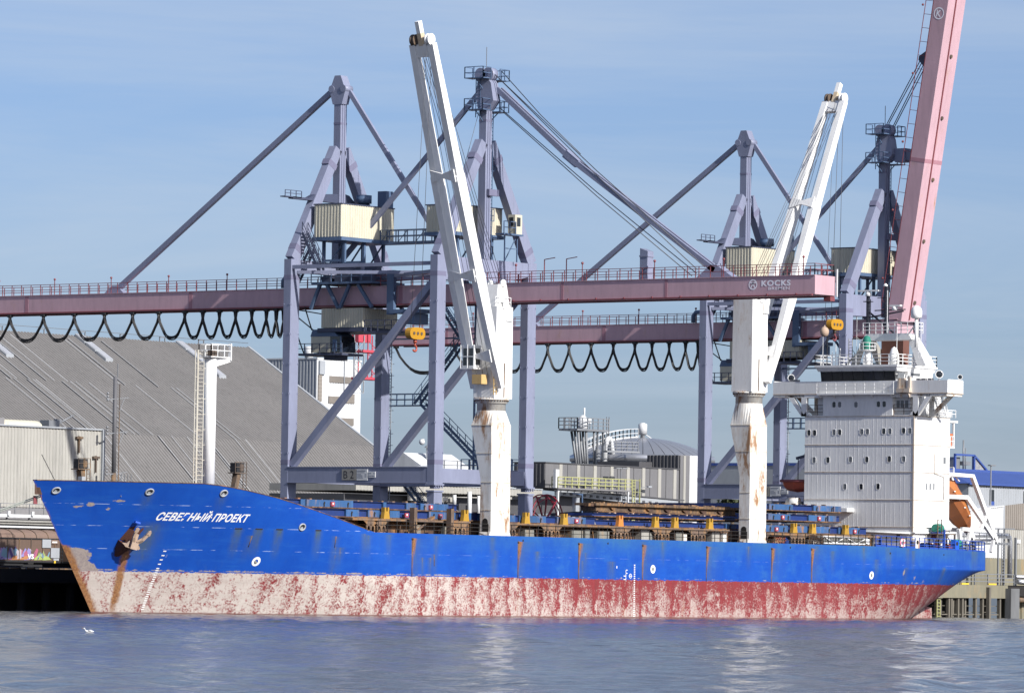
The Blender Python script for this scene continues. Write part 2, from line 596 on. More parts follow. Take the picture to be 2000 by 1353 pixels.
# the jetty end right of the stern
q = thing('concrete_jetty', 'stained concrete jetty on piles just beyond the ship stern', 'jetty', (197, 24, 0))
g = MB(); g.prism([(188.8, 24.0, 3.4), (188.8, 24.0, 2.05), (205.2, 24.0, 2.05), (205.2, 24.0, 3.4)], (0, 0.6, 0)); g.build('fascia_beam', CONC, q)
g = MB(); g.box(188.8, 192.2, 23.85, 24.0, 2.0, 3.0); g.build('corner_block', CONC, q)
g = MB(); g.box(188.8, 240, 24.6, 30, 2.9, 3.38); g.build('deck_slab', CONC, q)
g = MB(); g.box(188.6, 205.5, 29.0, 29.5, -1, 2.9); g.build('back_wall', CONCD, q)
g = MB(); corrug(g, (205.6, 25.2), (240, 25.2), -1, 2.3, (0, -1), 0.9, 0.25); g.build('sheet_pile_wall', CONC, q)
g = MB(); g.box(205.2, 240, 24.4, 25.2, 2.3, 3.42); g.build('walkway_edge', DARKIN, q)
g = MB(); g.tube([(206.6, 24.2, 1.9), (212, 24.2, 1.9)], 0.28, 10); g.build('outfall_pipe', BROWNP, q)
p0 = None
for k, X in enumerate([345, 460, 575, 625, 705, 760, 845, 945, 1110, 1250, 1430, 1600]):
    x = 188.4 + X * 0.00975
    if p0 is None:
        g = MB(); g.box(x - .13, x + .13, 24.15, 24.5, -1, 2.1); p0 = g.build('pile', PILE, q); px = x
    else:
        inst(p0, q, (x - px, 0.3 * (k % 3 == 1), 0))
g = MB(); g.box(200.9, 201.25, 23.6, 24.0, -1, 3.2); g.build('mooring_pile', PILE, q)
g = MB(); g.box(202.4, 203.3, 24.9, 25.3, -1, 2.1); g.build('concrete_pier', CONC, q)
g = MB(); g.box(204.7, 206.4, 23.3, 24.0, -1, 3.1); g.build('timber_fender', FEND, q)
g = MB()
for z in (0.55, 1.2):
    g.box(191.5, 204.6, 24.65, 24.72, z, z + .06)
g.box(191.3, 204, 24.3, 24.5, 0.28, 0.4)
g.build('waling', PILE, q)
g = MB(); g.ladder((191.8, 24.1, -0.2), (191.8, 24.1, 2.2), (1, 0, 0), 0.6, 0.33, 0.05); g.build('ladder', PYEL, q)
for a, c in ((190.2, 191.0), (192.8, 194.6), (196.2, 197.6), (201.5, 203)):
    g = MB(); g.box(a, c, 24.05, 24.2, 3.44, 3.6); g.build('kerb_strip', WARN, q)
g = MB(); g.rail([(192.4, 25.0, 3.42), (208, 25.0, 3.42)], 1.15, 2.5, 0.05, 3); g.build('handrail', GALV, q)
g = MB(); g.bar((191.2, 24.6, 4.3), (192.1, 24.6, 3.5), 0.12); g.build('barrier_bar', WARN, q)

# ------------------------------------------------------------------ big ribbed storage shed (well behind the cranes)
SITE = (1.1928, (150, 82.4, 3.4), (232, 150.75, 3.4))
RID, MID, BAS = (82.4, 26.8), (65.6, 16.5), (51.5, 3.4)
shed = thing('storage_shed', 'huge grey ribbed roof of the bulk storage shed behind the crane marked B 2', 'storage shed', (85, 82.4, 3.4))
g = MB()
cols = []
U0, U1, PIT = 16.0, 150.0, 0.46
k = int((U1 - U0) / PIT)
for i in range(k):
    for fr, d in ((0, 0), (.3, 0), (.42, 1), (.88, 1)):
        cols.append((U0 + (i + fr) * PIT, d * 0.10))
cols.append((U1, 0))
vs, fs = [], []
ROWS = [RID, (74.0, RID[1] - (82.4 - 74.0) * (10.3 / 16.8)), MID, (58.5, 9.95), BAS]
for x, d in cols:
    for (y, z) in ROWS:
        vs.append((x, y - d * .53, z + d * .85))
R = len(ROWS)
for i in range(len(cols) - 1):
    for j in range(R - 1):
        a = i * R + j
        fs.append((a, a + 1, a + R + 1, a + R))
g.add(vs, fs)
g.add([(U0, 82.4, 26.8), (U1, 82.4, 26.8), (U1, 113.3, 3.4), (U0, 113.3, 3.4)], [(0, 3, 2, 1)])
g.build('roof', ROOFG, shed)
g = MB(); g.prism([(U1 - .25, 51.7, 3.4), (U1 - .25, 65.7, 16.3), (U1 - .25, 82.4, 26.6), (U1 - .25, 99, 16.3), (U1 - .25, 113, 3.4)], (0.2, 0, 0)); g.build('gable_wall', GREYW, shed)
g = MB()
for (ya, za), (yb, zb) in zip([RID, MID], [MID, BAS]):
    g.bar((U1 + .05, ya, za + .08), (U1 + .05, yb, zb + .08), .34, .24)
g.build('verge_trim', GREYL, shed)
g = MB()
for x in np.arange(20, 148, 6.1):
    g.box(x, x + .08, 82.3, 82.4, 26.8, 27.3); g.box(x + .8, x + .88, 82.3, 82.4, 26.8, 27.3); g.box(x, x + .88, 82.3, 82.4, 27.22, 27.3)
g.tube([(16, 82.4, 27.5), (60, 82.4, 27.38), (100, 82.4, 27.5), (150, 82.4, 27.3)], 0.03, 5)
g.build('ridge_wire', GALV, shed)
def glint_seam(ya, za, yb, zb):  # raised strips; sun caught by roof facets is put into their bright colour
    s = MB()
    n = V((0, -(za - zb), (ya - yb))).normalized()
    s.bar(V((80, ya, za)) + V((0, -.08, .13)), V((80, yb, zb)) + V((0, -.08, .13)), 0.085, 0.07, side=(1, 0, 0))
    return s.build('seam_glint', ROOFB, shed)
zr = lambda y: RID[1] - (82.4 - y) * (10.3 / 16.8) if y > 65.6 else MID[1] - (65.6 - y) * (13.1 / 14.1)
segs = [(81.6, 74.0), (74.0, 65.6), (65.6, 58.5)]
prot = [glint_seam(a, zr(a), c, zr(c)) for a, c in segs]
first = [True] * 3
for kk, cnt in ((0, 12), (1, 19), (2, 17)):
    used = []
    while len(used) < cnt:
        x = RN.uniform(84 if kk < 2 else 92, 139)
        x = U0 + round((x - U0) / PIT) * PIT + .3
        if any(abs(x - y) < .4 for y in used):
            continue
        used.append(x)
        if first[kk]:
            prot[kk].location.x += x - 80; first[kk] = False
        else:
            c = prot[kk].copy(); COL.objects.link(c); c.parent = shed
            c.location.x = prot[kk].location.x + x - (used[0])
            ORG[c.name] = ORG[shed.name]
for x0, yt, n, L in ((108.4, 82.2, 3, 1.55), (123.4, 82.2, 3, 1.42), (138.8, 82.2, 4, 1.5)):
    for i in range(n):
        ya = yt - i * L; yb = ya - L + .12
        s = MB()
        s.prism([(x0 - .55, ya, zr(ya) + .02), (x0 - .55, ya, zr(ya) + .36), (x0 - .55, yb, zr(yb) + .36), (x0 - .55, yb, zr(yb) + .02)], (1.1, 0, 0))
        o = s.build('skylight', GREYL, shed)
        s = MB()
        s.prism([(x0 - .42, ya - .1, zr(ya - .1) + .37), (x0 - .42, ya - .1, zr(ya - .1) + .40), (x0 - .42, yb + .1, zr(yb + .1) + .40), (x0 - .42, yb + .1, zr(yb + .1) + .37)], (0.84, 0, 0))
        s.build('pane', SKYL, o)

SITE = None
# cream annex in front of the shed
an = thing('cream_annex', 'cream ribbed flat-roofed building in front of the grey shed roof', 'warehouse', (65, 46.5, 3.4))
g = MB(); corrug(g, (30, 46.5), (86.6, 46.5), 8.9, 16.0, (0, -1), 0.42, 0.06)
g.add([(86.6, 46.5, 3.4), (86.6, 66, 3.4), (86.6, 66, 16), (86.6, 46.5, 16)], [(0, 1, 2, 3)])
g.build('wall', CREAMD, an)
g = MB(); g.box(30, 86.6, 46.55, 47, 3.4, 8.9); g.build('lower_wall', GREYW, an)
g = MB(); g.box(30, 86.7, 46.3, 66, 16.0, 16.14); g.build('roof', GREYL, an)
g = MB(); g.box(86.45, 86.75, 46.2, 46.55, 3.4, 16.1); g.build('corner_trim', GREYL, an)
for x0, x1 in ((66.5, 73.4), (74.0, 79.6)):
    g = MB()
    n = 8
    P = [(x0, 47.4 + 1.0 - 1.0 * math.cos(math.pi * i / n), 16.12 + .55 * math.sin(math.pi * i / n)) for i in range(n + 1)]
    g.prism(P, (x1 - x0, 0, 0)); g.build('rooflight', CREAM, an)
g = MB(); g.box(73.4, 74.4, 47.2, 49, 16.14, 16.75); g.build('roof_vent', GREYW, an)
g = MB(); g.box(80.6, 82.0, 47.5, 48.6, 16.2, 16.75); g.box(82, 82.6, 47.8, 48.2, 16.5, 16.9); g.tube([(82.4, 48, 16.5), (84, 47.6, 17.3)], .08, 6); g.build('roof_fan', GALV, an)
for x, z in ((83.3, 14.6), (85.6, 12.9)):
    g = MB(); g.box(x, x + .14, 46.25, 46.42, z - .7, z + .8); g.box(x - .35, x + .5, 46.2, 46.42, z + .55, z + .75); g.build('wall_bracket', BROWNP, an)

# pipe bridge in front of the annex
pb = thing('pipe_bridge', 'white pipe bridge with handrail in front of the cream annex', 'pipe bridge', (65, 44.6, 3.4))
g = MB(); g.rail([(35, 44.2, 8.2), (84, 44.2, 8.2)], 0.95, 1.85, 0.03, 2); g.build('handrail', GALV, pb)
g = MB(); g.box(35, 84, 44.15, 44.35, 7.95, 8.22); g.build('upper_beam', WHITEW, pb)
g = MB(); g.box(35, 84, 44.15, 44.3, 7.05, 7.22); g.build('lower_beam', WHITEW, pb)
g = MB(); g.tube([(35, 44.0, 7.6), (84, 44.0, 7.6)], .11, 8); g.tube([(35, 44.0, 7.38), (84, 44.0, 7.38)], .07, 8); g.build('pipe', CREAMD, pb)
g = MB(); g.box(35, 84, 44.6, 46.2, 7.7, 7.8); g.build('walkway', GREYW, pb)
o = None
for x in np.arange(37, 84, 2.9):
    if o is None:
        g = MB(); g.box(x, x + .16, 44.3, 44.46, 3.4, 7.95); o = g.build('support_post', GREYD, pb); px = x
    else:
        inst(o, pb, (x - px, 0, 0))
o = None
for x in np.arange(37.5, 84, 3.1):
    if o is None:
        g = MB(); g.box(x, x + .3, 43.98, 44.14, 8.1, 8.5); o = g.build('lamp_housing', WHITEW, pb); px = x
    else:
        inst(o, pb, (x - px, 0, 0))

# utility pole
up_ = thing('utility_pole', 'tall brown and grey steel pole with insulator arms by the cream building', 'utility pole', (86.6, 45, 3.4))
g = MB(); g.tube([(86.6, 45, 3.4), (86.6, 45, 12.2)], .21, 10); g.build('lower_shaft', BROWNP, up_)
g = MB(); g.tube([(86.6, 45, 12.2), (86.6, 45, 20.85)], [.20, .18], 10); g.build('upper_shaft', paint('dull_grey_pole', (.11, .11, .12), .7), up_)
for z in (19.0, 15.95, 12.3):
    g = MB(); g.bar((86.0, 45, z - .25), (88.0, 44.6, z), .07); g.bar((87.6, 44.7, z), (87.1, 44.9, z - 1.3), .05)
    g.bar((85.6, 45.1, z - .2), (86.6, 45, z - .2), .09)
    for k in (-.2, .12, .4):
        g.tube([(85.75, 45.1, z + k - .2), (85.75, 45.1, z + k)], .11, 6)
    g.build('insulator_arm', GALV, up_)
g = MB(); g.ladder((87.1, 44.85, 8), (87.05, 44.85, 20.2), (.8, .6, 0), .35, .4, .022); g.build('ladder', BROWNP, up_)
g = MB(); g.bar((86.9, 45, 20.8), (86.9, 45, 22), .06); g.build('antenna', GALV, up_)

# ------------------------------------------------------------------ freight wagon
wg = thing('freight_wagon', 'brown freight wagon with bright graffiti standing on the quay before the bow', 'freight wagon', (60, 37.3, 3.4))
WX0, WX1 = 47.0, 69.5
def arch(x, y0=36.0, y1=38.7, z0=6.02, h=.80, n=10, ins=0.0):
    return [(x, (y0 + y1) / 2 - (y1 - y0) / 2 * math.cos(math.pi * i / n), z0 + h * math.sin(math.pi * i / n) ** .8) for i in range(n + 1)]
g = MB(); g.box(WX0, WX1, 36.0, 38.7, 4.15, 6.02); g.build('body', WAGON, wg)
g = MB(); g.prism(arch(WX0), (WX1 - WX0, 0, 0)); g.build('tarpaulin_roof', WAGONT, wg)
o = None
for x in np.arange(WX0, WX1 + .1, 1.5):
    if o is None:
        g = MB(); P = arch(x, 35.97, 38.73, 6.02, .83); g.tube(P, .035, 5); o = g.build('roof_hoop', BROWNP, wg)
    else:
        inst(o, wg, (x - WX0, 0, 0))
o = None
for x in np.arange(WX0 + .75, WX1, 1.5):
    if o is None:
        g = MB(); g.box(x, x + .06, 35.93, 36.0, 4.2, 6.02); o = g.build('side_post', BROWNP, wg)
    else:
        inst(o, wg, (x - WX0 - .75, 0, 0))
g = MB(); g.box(WX0, WX1, 35.94, 36.0, 5.98, 6.10); g.box(WX0, WX1, 35.9, 38.8, 4.0, 4.15); g.box(WX0 + 3, WX1 - 4.5, 36.1, 36.3, 3.72, 4.0); g.build('underframe', BLACK, wg)
for x in (WX0 + 2.2, WX1 - 3.4):
    g = MB(); g.box(x - 1.4, x + 1.4, 36.2, 36.4, 3.62, 3.85)
    bo = g.build('bogie', BLACK, wg)
    for dx in (-.9, .9):
        g = MB(); g.lathe((x + dx, 36.42, 3.80), [(.40, 0), (.40, .12)], 14, (0, -1, 0)); g.build('wheel', BLACK, bo)
for x0, x1, z0, z1, mm in ((67.15, 68.25, 5.28, 6.0, GREYL), (68.3, 69.2, 5.62, 5.98, WAGONT), (68.25, 69.35, 4.42, 5.28, GREYL), (68.6, 69.3, 4.2, 4.38, GREYL)):
    g = MB(); g.box(x0, x1, 35.90, 35.95, z0, z1); g.build('side_panel', mm, wg)
g = MB(); g.box(68.4, 69.0, 35.88, 35.90, 5.72, 5.84); g.build('label_plate', LETTER, wg)
g = MB(); g.box(68.65, 68.85, 35.86, 35.92, 3.98, 4.18); g.build('yellow_fitting', WARN, wg)
g = MB(); g.ladder((69.6, 35.9, 4.0), (69.6, 35.9, 5.3), (1, 0, 0), .3, .3, .03)
g.tube([(69.5, 36.8, 4.3), (70.1, 36.8, 4.3)], .12, 8); g.lathe((70.1, 36.8, 4.3), [(.25, 0), (.25, .08)], 12, (1, 0, 0))
g.build('buffer', BLACK, wg)
GC = [paint('graffiti_' + n, c, .6) for n, c in (('lilac', (.26, .22, .46)), ('rose', (.36, .10, .16)), ('pale_blue', (.17, .30, .40)), ('orange', (.42, .19, .08)), ('violet', (.10, .06, .20)), ('cream', (.40, .36, .40)), ('lime', (.32, .40, .12)))]
rg = random.Random(5)
lay = 0
for x0, x1, z0, z1, cnt, cset in ((56.0, 61.8, 4.2, 5.35, 26, (0, 5, 1, 3, 4, 0)), (61.6, 64.2, 4.2, 5.3, 16, (0, 1, 5, 4, 2)), (64.0, 66.2, 4.2, 5.15, 14, (5, 0, 1, 3)), (66.2, 67.9, 4.2, 4.95, 9, (6, 6, 2))):
    for i in range(cnt):
        cx = rg.uniform(x0, x1); lean = rg.uniform(-.4, .4); wd = rg.uniform(.14, .42) * (.5 if cset[0] == 6 else 1)
        za = rg.uniform(z0, z0 + .25); zb = rg.uniform(z1 - .45, z1)
        if i % 4 == 3:
            za, zb, wd = z0, z0 + .28, .6
        lay += 1
        y = 35.995 - .004 - .0006 * lay
        P = [(cx - wd, y, za), (cx + wd, y, za + .06), (cx + wd * .7 + lean, y, zb), (cx + lean, y, zb + .12), (cx - wd * .6 + lean, y, zb - .1)]
        g = MB(); g.add(P, [(0, 1, 2, 3, 4)]); g.build('graffiti_shape', GC[cset[i % len(cset)]], wg)
        if i % 3 == 0:
            P2 = [(cx - wd * .2, y - .0003, za + .25), (cx + wd * .15, y - .0003, za + .25), (cx + wd * .1 + lean * .7, y - .0003, zb - .2), (cx - wd * .15 + lean * .7, y - .0003, zb - .25)]
            g = MB(); g.add(P2, [(0, 1, 2, 3)]); g.build('graffiti_outline', GC[4], wg)
text_plane('graffiti_letters', 'VS', LETTER, wg, (65.3, 35.92, 4.32), (1, 0, 0), (0, 0, 1), .8, .4, .03)

# a second wagon coupled behind the first, mostly hidden by the bow
wg2 = copy_tree(wg, None, skip=('graffiti_shape', 'graffiti_outline', 'graffiti_letters', 'side_panel', 'label_plate', 'yellow_fitting'))
wg2.location.x += WX1 - WX0 + 1.5
wg2['label'] = 'plain brown freight wagon coupled behind the graffiti wagon and half hidden by the bow'
wg['group'] = wg2['group'] = 'freight wagons on the quay'
lr = thing('dark_backing_wall', 'low dark wall added behind the freight wagons to darken the gap below them', 'backing wall', (70, 41, 3.4))  # added wall, fills the bright gap under the wagons with dark
g = MB(); g.box(20, 100, 40.2, 42.5, 3.4, 4.55); g.build('dark_backing', CONCD, lr)
g = MB(); g.box(20, 100, 36.6, 36.75, 3.4, 3.55); g.box(20, 100, 38.1, 38.25, 3.4, 3.55); g.build('rails', BROWNP, lr)

# ------------------------------------------------------------------ buildings further back
tw = thing('silo_tower', 'tall white sheet-clad tower building with brown louvre bands behind the shed roof', 'tower building', (254, 157, 3.4))
g = MB(); g.box(250.12, 258.9, 154.42, 162.5, 3.4, 30.6); g.build('core', GREYW, tw)
g = MB(); corrug(g, (250, 154.3), (258.9, 154.3), 3.4, 30.8, (0, -1), .5, .06); g.build('front_wall', WHITEW, tw)
g = MB(); corrug(g, (250, 162.5), (250, 154.3), 3.4, 30.8, (-1, 0), .5, .06); g.build('side_wall', GREYL, tw)  # shade on the bow side is put into a greyer sheet colour
g = MB(); g.box(249.9, 259, 154.2, 162.6, 30.75, 30.95); g.build('roof_edge', WHITEW, tw)
uw = lambda x: 250 + (x - 620) * .1043
zw = lambda y: 30.83 - (y - 700) * .0658
for x0, x1, y0, y1 in ((643, 690, 732, 744.5), (642, 665, 771, 785), (672, 692, 765, 783), (660, 691, 812, 826), (621.5, 628.5, 731, 782)):
    g = MB(); g.box(uw(x0), uw(x1), 154.16, 154.24, zw(y1), zw(y0)); lo = g.build('louvre_band', LOUV, tw)
    g = MB()
    for i in range(7):
        z = zw(y1) + (zw(y0) - zw(y1)) * (i + .5) / 7
        g.box(uw(x0), uw(x1), 154.12, 154.17, z, z + .05)
    g.build('louvre_slats', LOUV, lo)
g = MB(); g.box(uw(622), uw(632.5), 154.0, 154.2, zw(730), zw(704)); g.build('hoist_door', GREYL, tw)
g = MB(); g.tube([(uw(624), 156, 30.8), (uw(624), 156, 32.4)], .55, 12); g.build('roof_stack', WHITEW, tw)
g = MB()
for x in (251.5, 253.5, 255, 257):
    g.tube([(x, 155.5, 30.9), (x, 155.5, 31.4)], .08, 6)
g.build('roof_vents', GREYW, tw)

wb = thing('white_gable_building', 'small white gabled warehouse roof between the legs of the crane marked B 2', 'warehouse', (204, 101, 3.4))
g = MB(); g.prism([(200, 95, 3.4), (200, 95, 15.3), (200, 98, 15.7), (200, 101, 17.4), (200, 104, 15.7), (200, 107, 15.2), (200, 107, 3.4)], (9, 0, 0)); g.build('hall', WHITEW, wb)
g = MB(); g.tube([(203, 99.6, 16.4), (203, 99.6, 18.0)], .35, 10); g.lathe((203, 99.6, 18), [(.6, 0), (.1, .5)], 10); g.build('roof_vent', WHITEW, wb)

ls = thing('loading_shed', 'dark grey loading shed with beige top band and white pipes behind the white crane pedestal', 'loading shed', (150, 58, 3.4))
g = MB(); g.box(134, 164.5, 56.5, 66, 3.4, 11.4); g.build('lower_wall', GREYD, ls)
g = MB(); corrug(g, (134, 55), (164.6, 55), 11.75, 12.45, (0, -1), .5, .05); g.box(134, 164.6, 55.05, 66, 11.7, 12.4); g.build('top_band', CREAMD, ls)
g = MB(); g.box(134, 164.6, 54.9, 55.05, 12.42, 12.55); g.build('roof_edge', GREYL, ls)
g = MB(); corrug(g, (143, 55.6), (150.5, 55.6), 10.9, 11.7, (0, -1), .5, .05); g.build('canopy_cladding', CREAMD, ls)
for x in (144.4, 146.3, 148.7):
    g = MB(); g.box(x, x + .7, 55.45, 55.6, 11.0, 11.35); g.build('window', GREYD, ls)
for x, r, z0, z1 in ((152.1, .23, 8.4, 12.0), (153.6, .16, 9.4, 11.6), (149.6, .2, 10.6, 11.6)):
    g = MB(); g.tube([(x, 54.8, z0), (x, 54.8, z1)], r, 8); g.build('down_pipe', WHITEW, ls)
g = MB()
for k in range(8):
    a, c = 2 * math.pi * k / 8, 2 * math.pi * (k + 1) / 8
    g.bar((149.8 + math.cos(a), 54.9, 9.3 + math.sin(a) * .9), (149.8 + math.cos(c), 54.9, 9.3 + math.sin(c) * .9), .06)
g.bar((148.8, 54.9, 9.3), (150.8, 54.9, 9.3), .06)
g.build('ring_frame', GALV, ls)
g = MB(); g.bar((144.5, 55, 10.1), (147.8, 55, 10.35), .3, .25); g.rail([(144.5, 54.8, 10.2), (147.8, 54.8, 10.4)], .9, 1, .03); g.build('inclined_walkway', GALV, ls)
fr = thing('flat_roof_building', 'low pale flat-roofed building with a roof handrail behind the white crane pedestal', 'building', (196, 92, 3.4))
g = MB(); g.box(188, 206, 90, 100, 3.4, 15.3); g.build('wall', CREAMD, fr)
g = MB(); g.rail([(191, 90, 15.3), (203, 90, 15.3)], 1.0, 2.2, .04); g.build('roof_handrail', GALV, fr)
g = MB(); g.lathe((199, 96, 15.3), [(3.5, 0), (3.2, .25), (.1, .7)], 20); g.build('roof_dome', WHITEW, fr)

SITE = (1.1376, (178, 57, 3.4), (240.38, 102.28, 3.4))
ga = thing('conveyor_gallery', 'grey enclosed conveyor gallery with pale vertical strips in front of the domed tank', 'conveyor gallery', (178, 57, 3.4))
g = MB(); g.prism([(165.1, 55, 12.75), (188.9, 55, 11.95), (188.9, 55, 15.2), (165.1, 55, 15.27)], (0, 4.0, 0)); g.build('gallery_body', GALG, ga)
g = MB(); corrug(g, (165.05, 59), (165.05, 55), 12.75, 15.2, (-1, 0), .45, .06); g.build('end_wall', GREYD, ga)  # end turned from the sun; its shade is put into the dark colour
g = MB(); g.prism([(165.0, 54.9, 15.27), (188.9, 54.9, 15.2), (188.9, 54.9, 15.32), (165.0, 54.9, 15.39)], (0, 4.2, 0)); g.build('roof_edge', GREYD, ga)
o = None
for x in (167.7, 170.8, 173.7, 176.7, 179.6, 182.4, 185.3, 188.1):
    zb = 12.75 - (x - 165.1) * .0336
    g = MB(); g.box(x - .27, x + .27, 54.93, 55.0, zb, 15.2); g.build('pale_strip', CREAMD, ga)
for x in np.arange(168.9, 188.5, 2.93):
    g = MB(); g.box(x, x + .05, 54.96, 55.0, 12.8 - (x - 165.1) * .0336, 15.2); g.build('sheet_joint', GREYD, ga)
g = MB(); g.prism([(166.6, 54.4, 12.0), (188, 54.4, 11.15), (188, 54.4, 11.85), (166.6, 54.4, 12.55)], (0, .5, 0)); g.build('soffit_band', GREYL, ga)
for i in range(17):
    x = 167.4 + i * 1.17; z = 12.12 - (x - 166.6) * .0385
    if x < 186:
        g = MB(); g.box(x, x + .42, 54.33, 54.41, z, z + .22); g.build('soffit_vent', GREYD, ga)
g = MB(); g.bar((165.5, 54.35, 12.66), (189, 54.35, 11.95), .1, .12); g.build('drip_edge', GREYD, ga)
lc = thing('lower_conveyor', 'dark sloping lower conveyor gallery under the grey gallery', 'conveyor gallery', (175, 56, 3.4))
g = MB(); g.prism([(163, 55.6, 9.9), (188, 55.6, 11.5), (188, 55.6, 12.2), (163, 55.6, 11.9)], (0, 3, 0)); g.build('gallery_body', GREYD, lc)
g = MB(); g.box(175.5, 189, 57.6, 62, 3.4, 11.6); g.build('dark_hopper_wall', DARKB, lc)
g = MB(); g.bar((182, 55.2, 11.6), (184.5, 55.2, 10.2), .3); g.build('chute', GALV, lc)
sb = thing('small_grey_shed', 'small grey ribbed shed low down behind the red cable reel', 'shed', (171, 70, 3.4))
g = MB(); corrug(g, (166, 64), (178, 64), 3.4, 9.7, (0, -1), .45, .06); g.box(166, 178, 64.1, 70, 3.4, 9.7); g.build('wall', GREYD, sb)
g = MB(); g.box(165.8, 178.2, 63.8, 70.2, 9.7, 9.85); g.build('roof', GREYL, sb)
wp_ = thing('beige_wall_building', 'beige building end between the lower conveyor and the grey shed', 'building', (190, 84, 3.4))
g = MB(); g.box(184, 198, 82, 90, 3.4, 12.4); g.build('wall', CREAMD, wp_)
et = thing('gallery_tower', 'grey and white stair tower at the far end of the conveyor gallery', 'tower building', (191, 57, 3.4))
g = MB(); g.box(189, 192.3, 55.05, 59.2, 3.4, 16.75); g.build('core', GREYW, et)
g = MB(); g.box(189, 190.75, 54.9, 55.05, 3.4, 16.7); g.build('grey_front', GALG, et)
g = MB(); g.box(189.55, 189.95, 54.84, 54.9, 3.4, 16.7); g.build('pale_strip', CREAMD, et)
g = MB(); g.box(190.75, 192.4, 54.9, 55.05, 3.4, 16.75); g.build('white_front', WHITEW, et)
g = MB(); corrug(g, (188.95, 59.2), (188.95, 55.05), 11, 16.75, (-1, 0), .42, .07); g.build('ribbed_side', GREYD, et)  # bow side darker than the sunlit front, shade put into the colour
g = MB(); g.box(186.5, 189, 58.5, 64, 15.3, 16.0); g.build('link_beam', GREYD, et)
wk = thing('yellow_walkway', 'pale yellow railed walkway with ladder in front of the conveyor gallery', 'walkway', (171, 53.4, 3.4))
g = MB(); g.box(164.5, 177.4, 52.9, 53.7, 12.6, 12.75); g.build('deck', GREYW, wk)
g = MB(); g.rail([(164.5, 52.9, 12.75), (177.4, 52.9, 12.75)], 1.1, 1.15, .04, 3); g.rail([(164.5, 53.7, 12.75), (177.4, 53.7, 12.75)], 1.1, 1.15, .04, 3); g.build('handrail', PYEL, wk)
g = MB(); g.ladder((177.9, 53, 9.0), (177.9, 53, 13.9), (1, 0, 0), .45, .32, .045)
for z in (10.2, 11.4, 12.6, 13.8):
    g.bar((177.6, 53, z), (178.8, 52.9, z), .06)
g.bar((178.8, 52.9, 10), (178.8, 52.9, 13.95), .08); g.bar((178.5, 52.6, 10), (178.5, 52.6, 13.95), .06)
g.build('caged_ladder', PYEL, wk)
g = MB(); g.bar((176.9, 53, 3.4), (176.9, 53, 12.6), .16); g.bar((176.4, 53.4, 3.4), (177, 53, 12.6), .12); g.bar((165, 53.3, 3.4), (165, 53.3, 12.6), .2); g.build('support_post', WHITEW, wk)
g = MB(); g.box(164.2, 164.8, 53, 53.3, 12.7, 14.6); g.build('control_cabinet', WHITEW, wk)
for nm, x, z0, z1, lab in (('lamp_post', 176.0, 12.75, 14.95, 'double-headed lamp post on the yellow walkway'),):
    lp = thing(nm, lab, 'lamp post', (x, 53.3, z0))
    g = MB(); g.bar((x, 53.3, z0), (x, 53.3, z1), .08); g.build('pole', GALV, lp)
    for s in (-1, 1):
        g = MB(); g.box(x + s * .55 - .5, x + s * .55 + .5, 53.1, 53.5, z1, z1 + .12); g.build('lamp_head', GALV, lp)
for x, z, lab in ((181.2, 12.9, 'right floodlight on the grey gallery wall'), (170.5, 13.0, 'left floodlight on the grey gallery wall')):
    lp = thing('wall_floodlight', lab, 'floodlight', (x, 54.9, z))
    g = MB(); g.bar((x, 54.8, z - .5), (x, 54.8, z + .1), .16); g.bar((x, 54.8, z + .1), (x + .9, 54.2, z + .35), .07); g.build('bracket', GALV, lp)
    g = MB(); g.box(x + .8, x + 1.4, 54.0, 54.3, z + .25, z + .42); g.build('lamp_head', GREYL, lp)

SITE = (1.1047, (259.1, 110, 3.4), (315.06, 150, 3.4))
# domed tank
TC = V((259.1, 110, 0)); TR = 8.75
tk = thing('domed_tank', 'large silver storage tank with a shallow domed roof', 'storage tank', (259.1, 110, 3.4))
g = MB(); g.lathe(TC, [(TR, 3.4), (TR, 18.0)], 64); g.build('shell', GREYL, tk)
g = MB(); g.lathe(TC, [(TR + .1, 17.9), (TR + .2, 17.95), (TR + .2, 18.6), (TR - .2, 18.75)], 64); g.build('rim_band', ALU, tk)
NP = 40
def wedge(k):
    b_ = MB()
    vs, fs = [], []
    a0, a1 = 2 * math.pi * (k + .03) / NP, 2 * math.pi * (k + .97) / NP
    for i in range(7):
        rr = (TR + .1) * (1 - i / 6) + .25 * i / 6
        z = 18.7 + 2.25 * (1 - (rr / TR) ** 2)
        for a in (a0, a1):
            vs.append((TC.x + rr * math.cos(a), TC.y + rr * math.sin(a), z))
    for i in range(6):
        fs.append((2 * i, 2 * i + 1, 2 * i + 3, 2 * i + 2))
    b_.add(vs, fs, True)
    return b_
o = wedge(0).build('roof_panel', ALU, tk)
o.location = (0, 0, 0)
ov = TC - ORG[tk.name]
for k in range(1, NP):
    c = o.copy(); COL.objects.link(c); c.parent = tk
    c.rotation_euler = (0, 0, 2 * math.pi * k / NP)
g = MB(); g.lathe(TC, [(TR, 18.6), (TR * .75, 18.6 + 2.2 * .43), (TR * .4, 18.6 + 2.2 * .84), (.1, 20.8)], 48); g.build('roof_underlay', GREYD, tk)
g = MB(); g.lathe(TC, [(.28, 20.8), (.28, 21.4), (.55, 21.4), (.55, 22.6), (.2, 22.8)], 14); g.bar(TC + V((-1, .8, 20.8)), TC + V((0, 0, 21.6)), .1); g.bar(TC + V((1, -.8, 20.8)), TC + V((0, 0, 21.6)), .1); g.build('top_vent', WHITEW, tk)
g = MB()
pts = []
for i in range(9):
    s = i / 8
    rr = TR * (1 - s) + .6 * s
    a = math.radians(150)
    pts.append(TC + V((rr * math.cos(a), rr * math.sin(a), 18.75 + 2.2 * (1 - (rr / TR) ** 2))))
g.rail(pts, 1.1, .9, .045, 2, True)
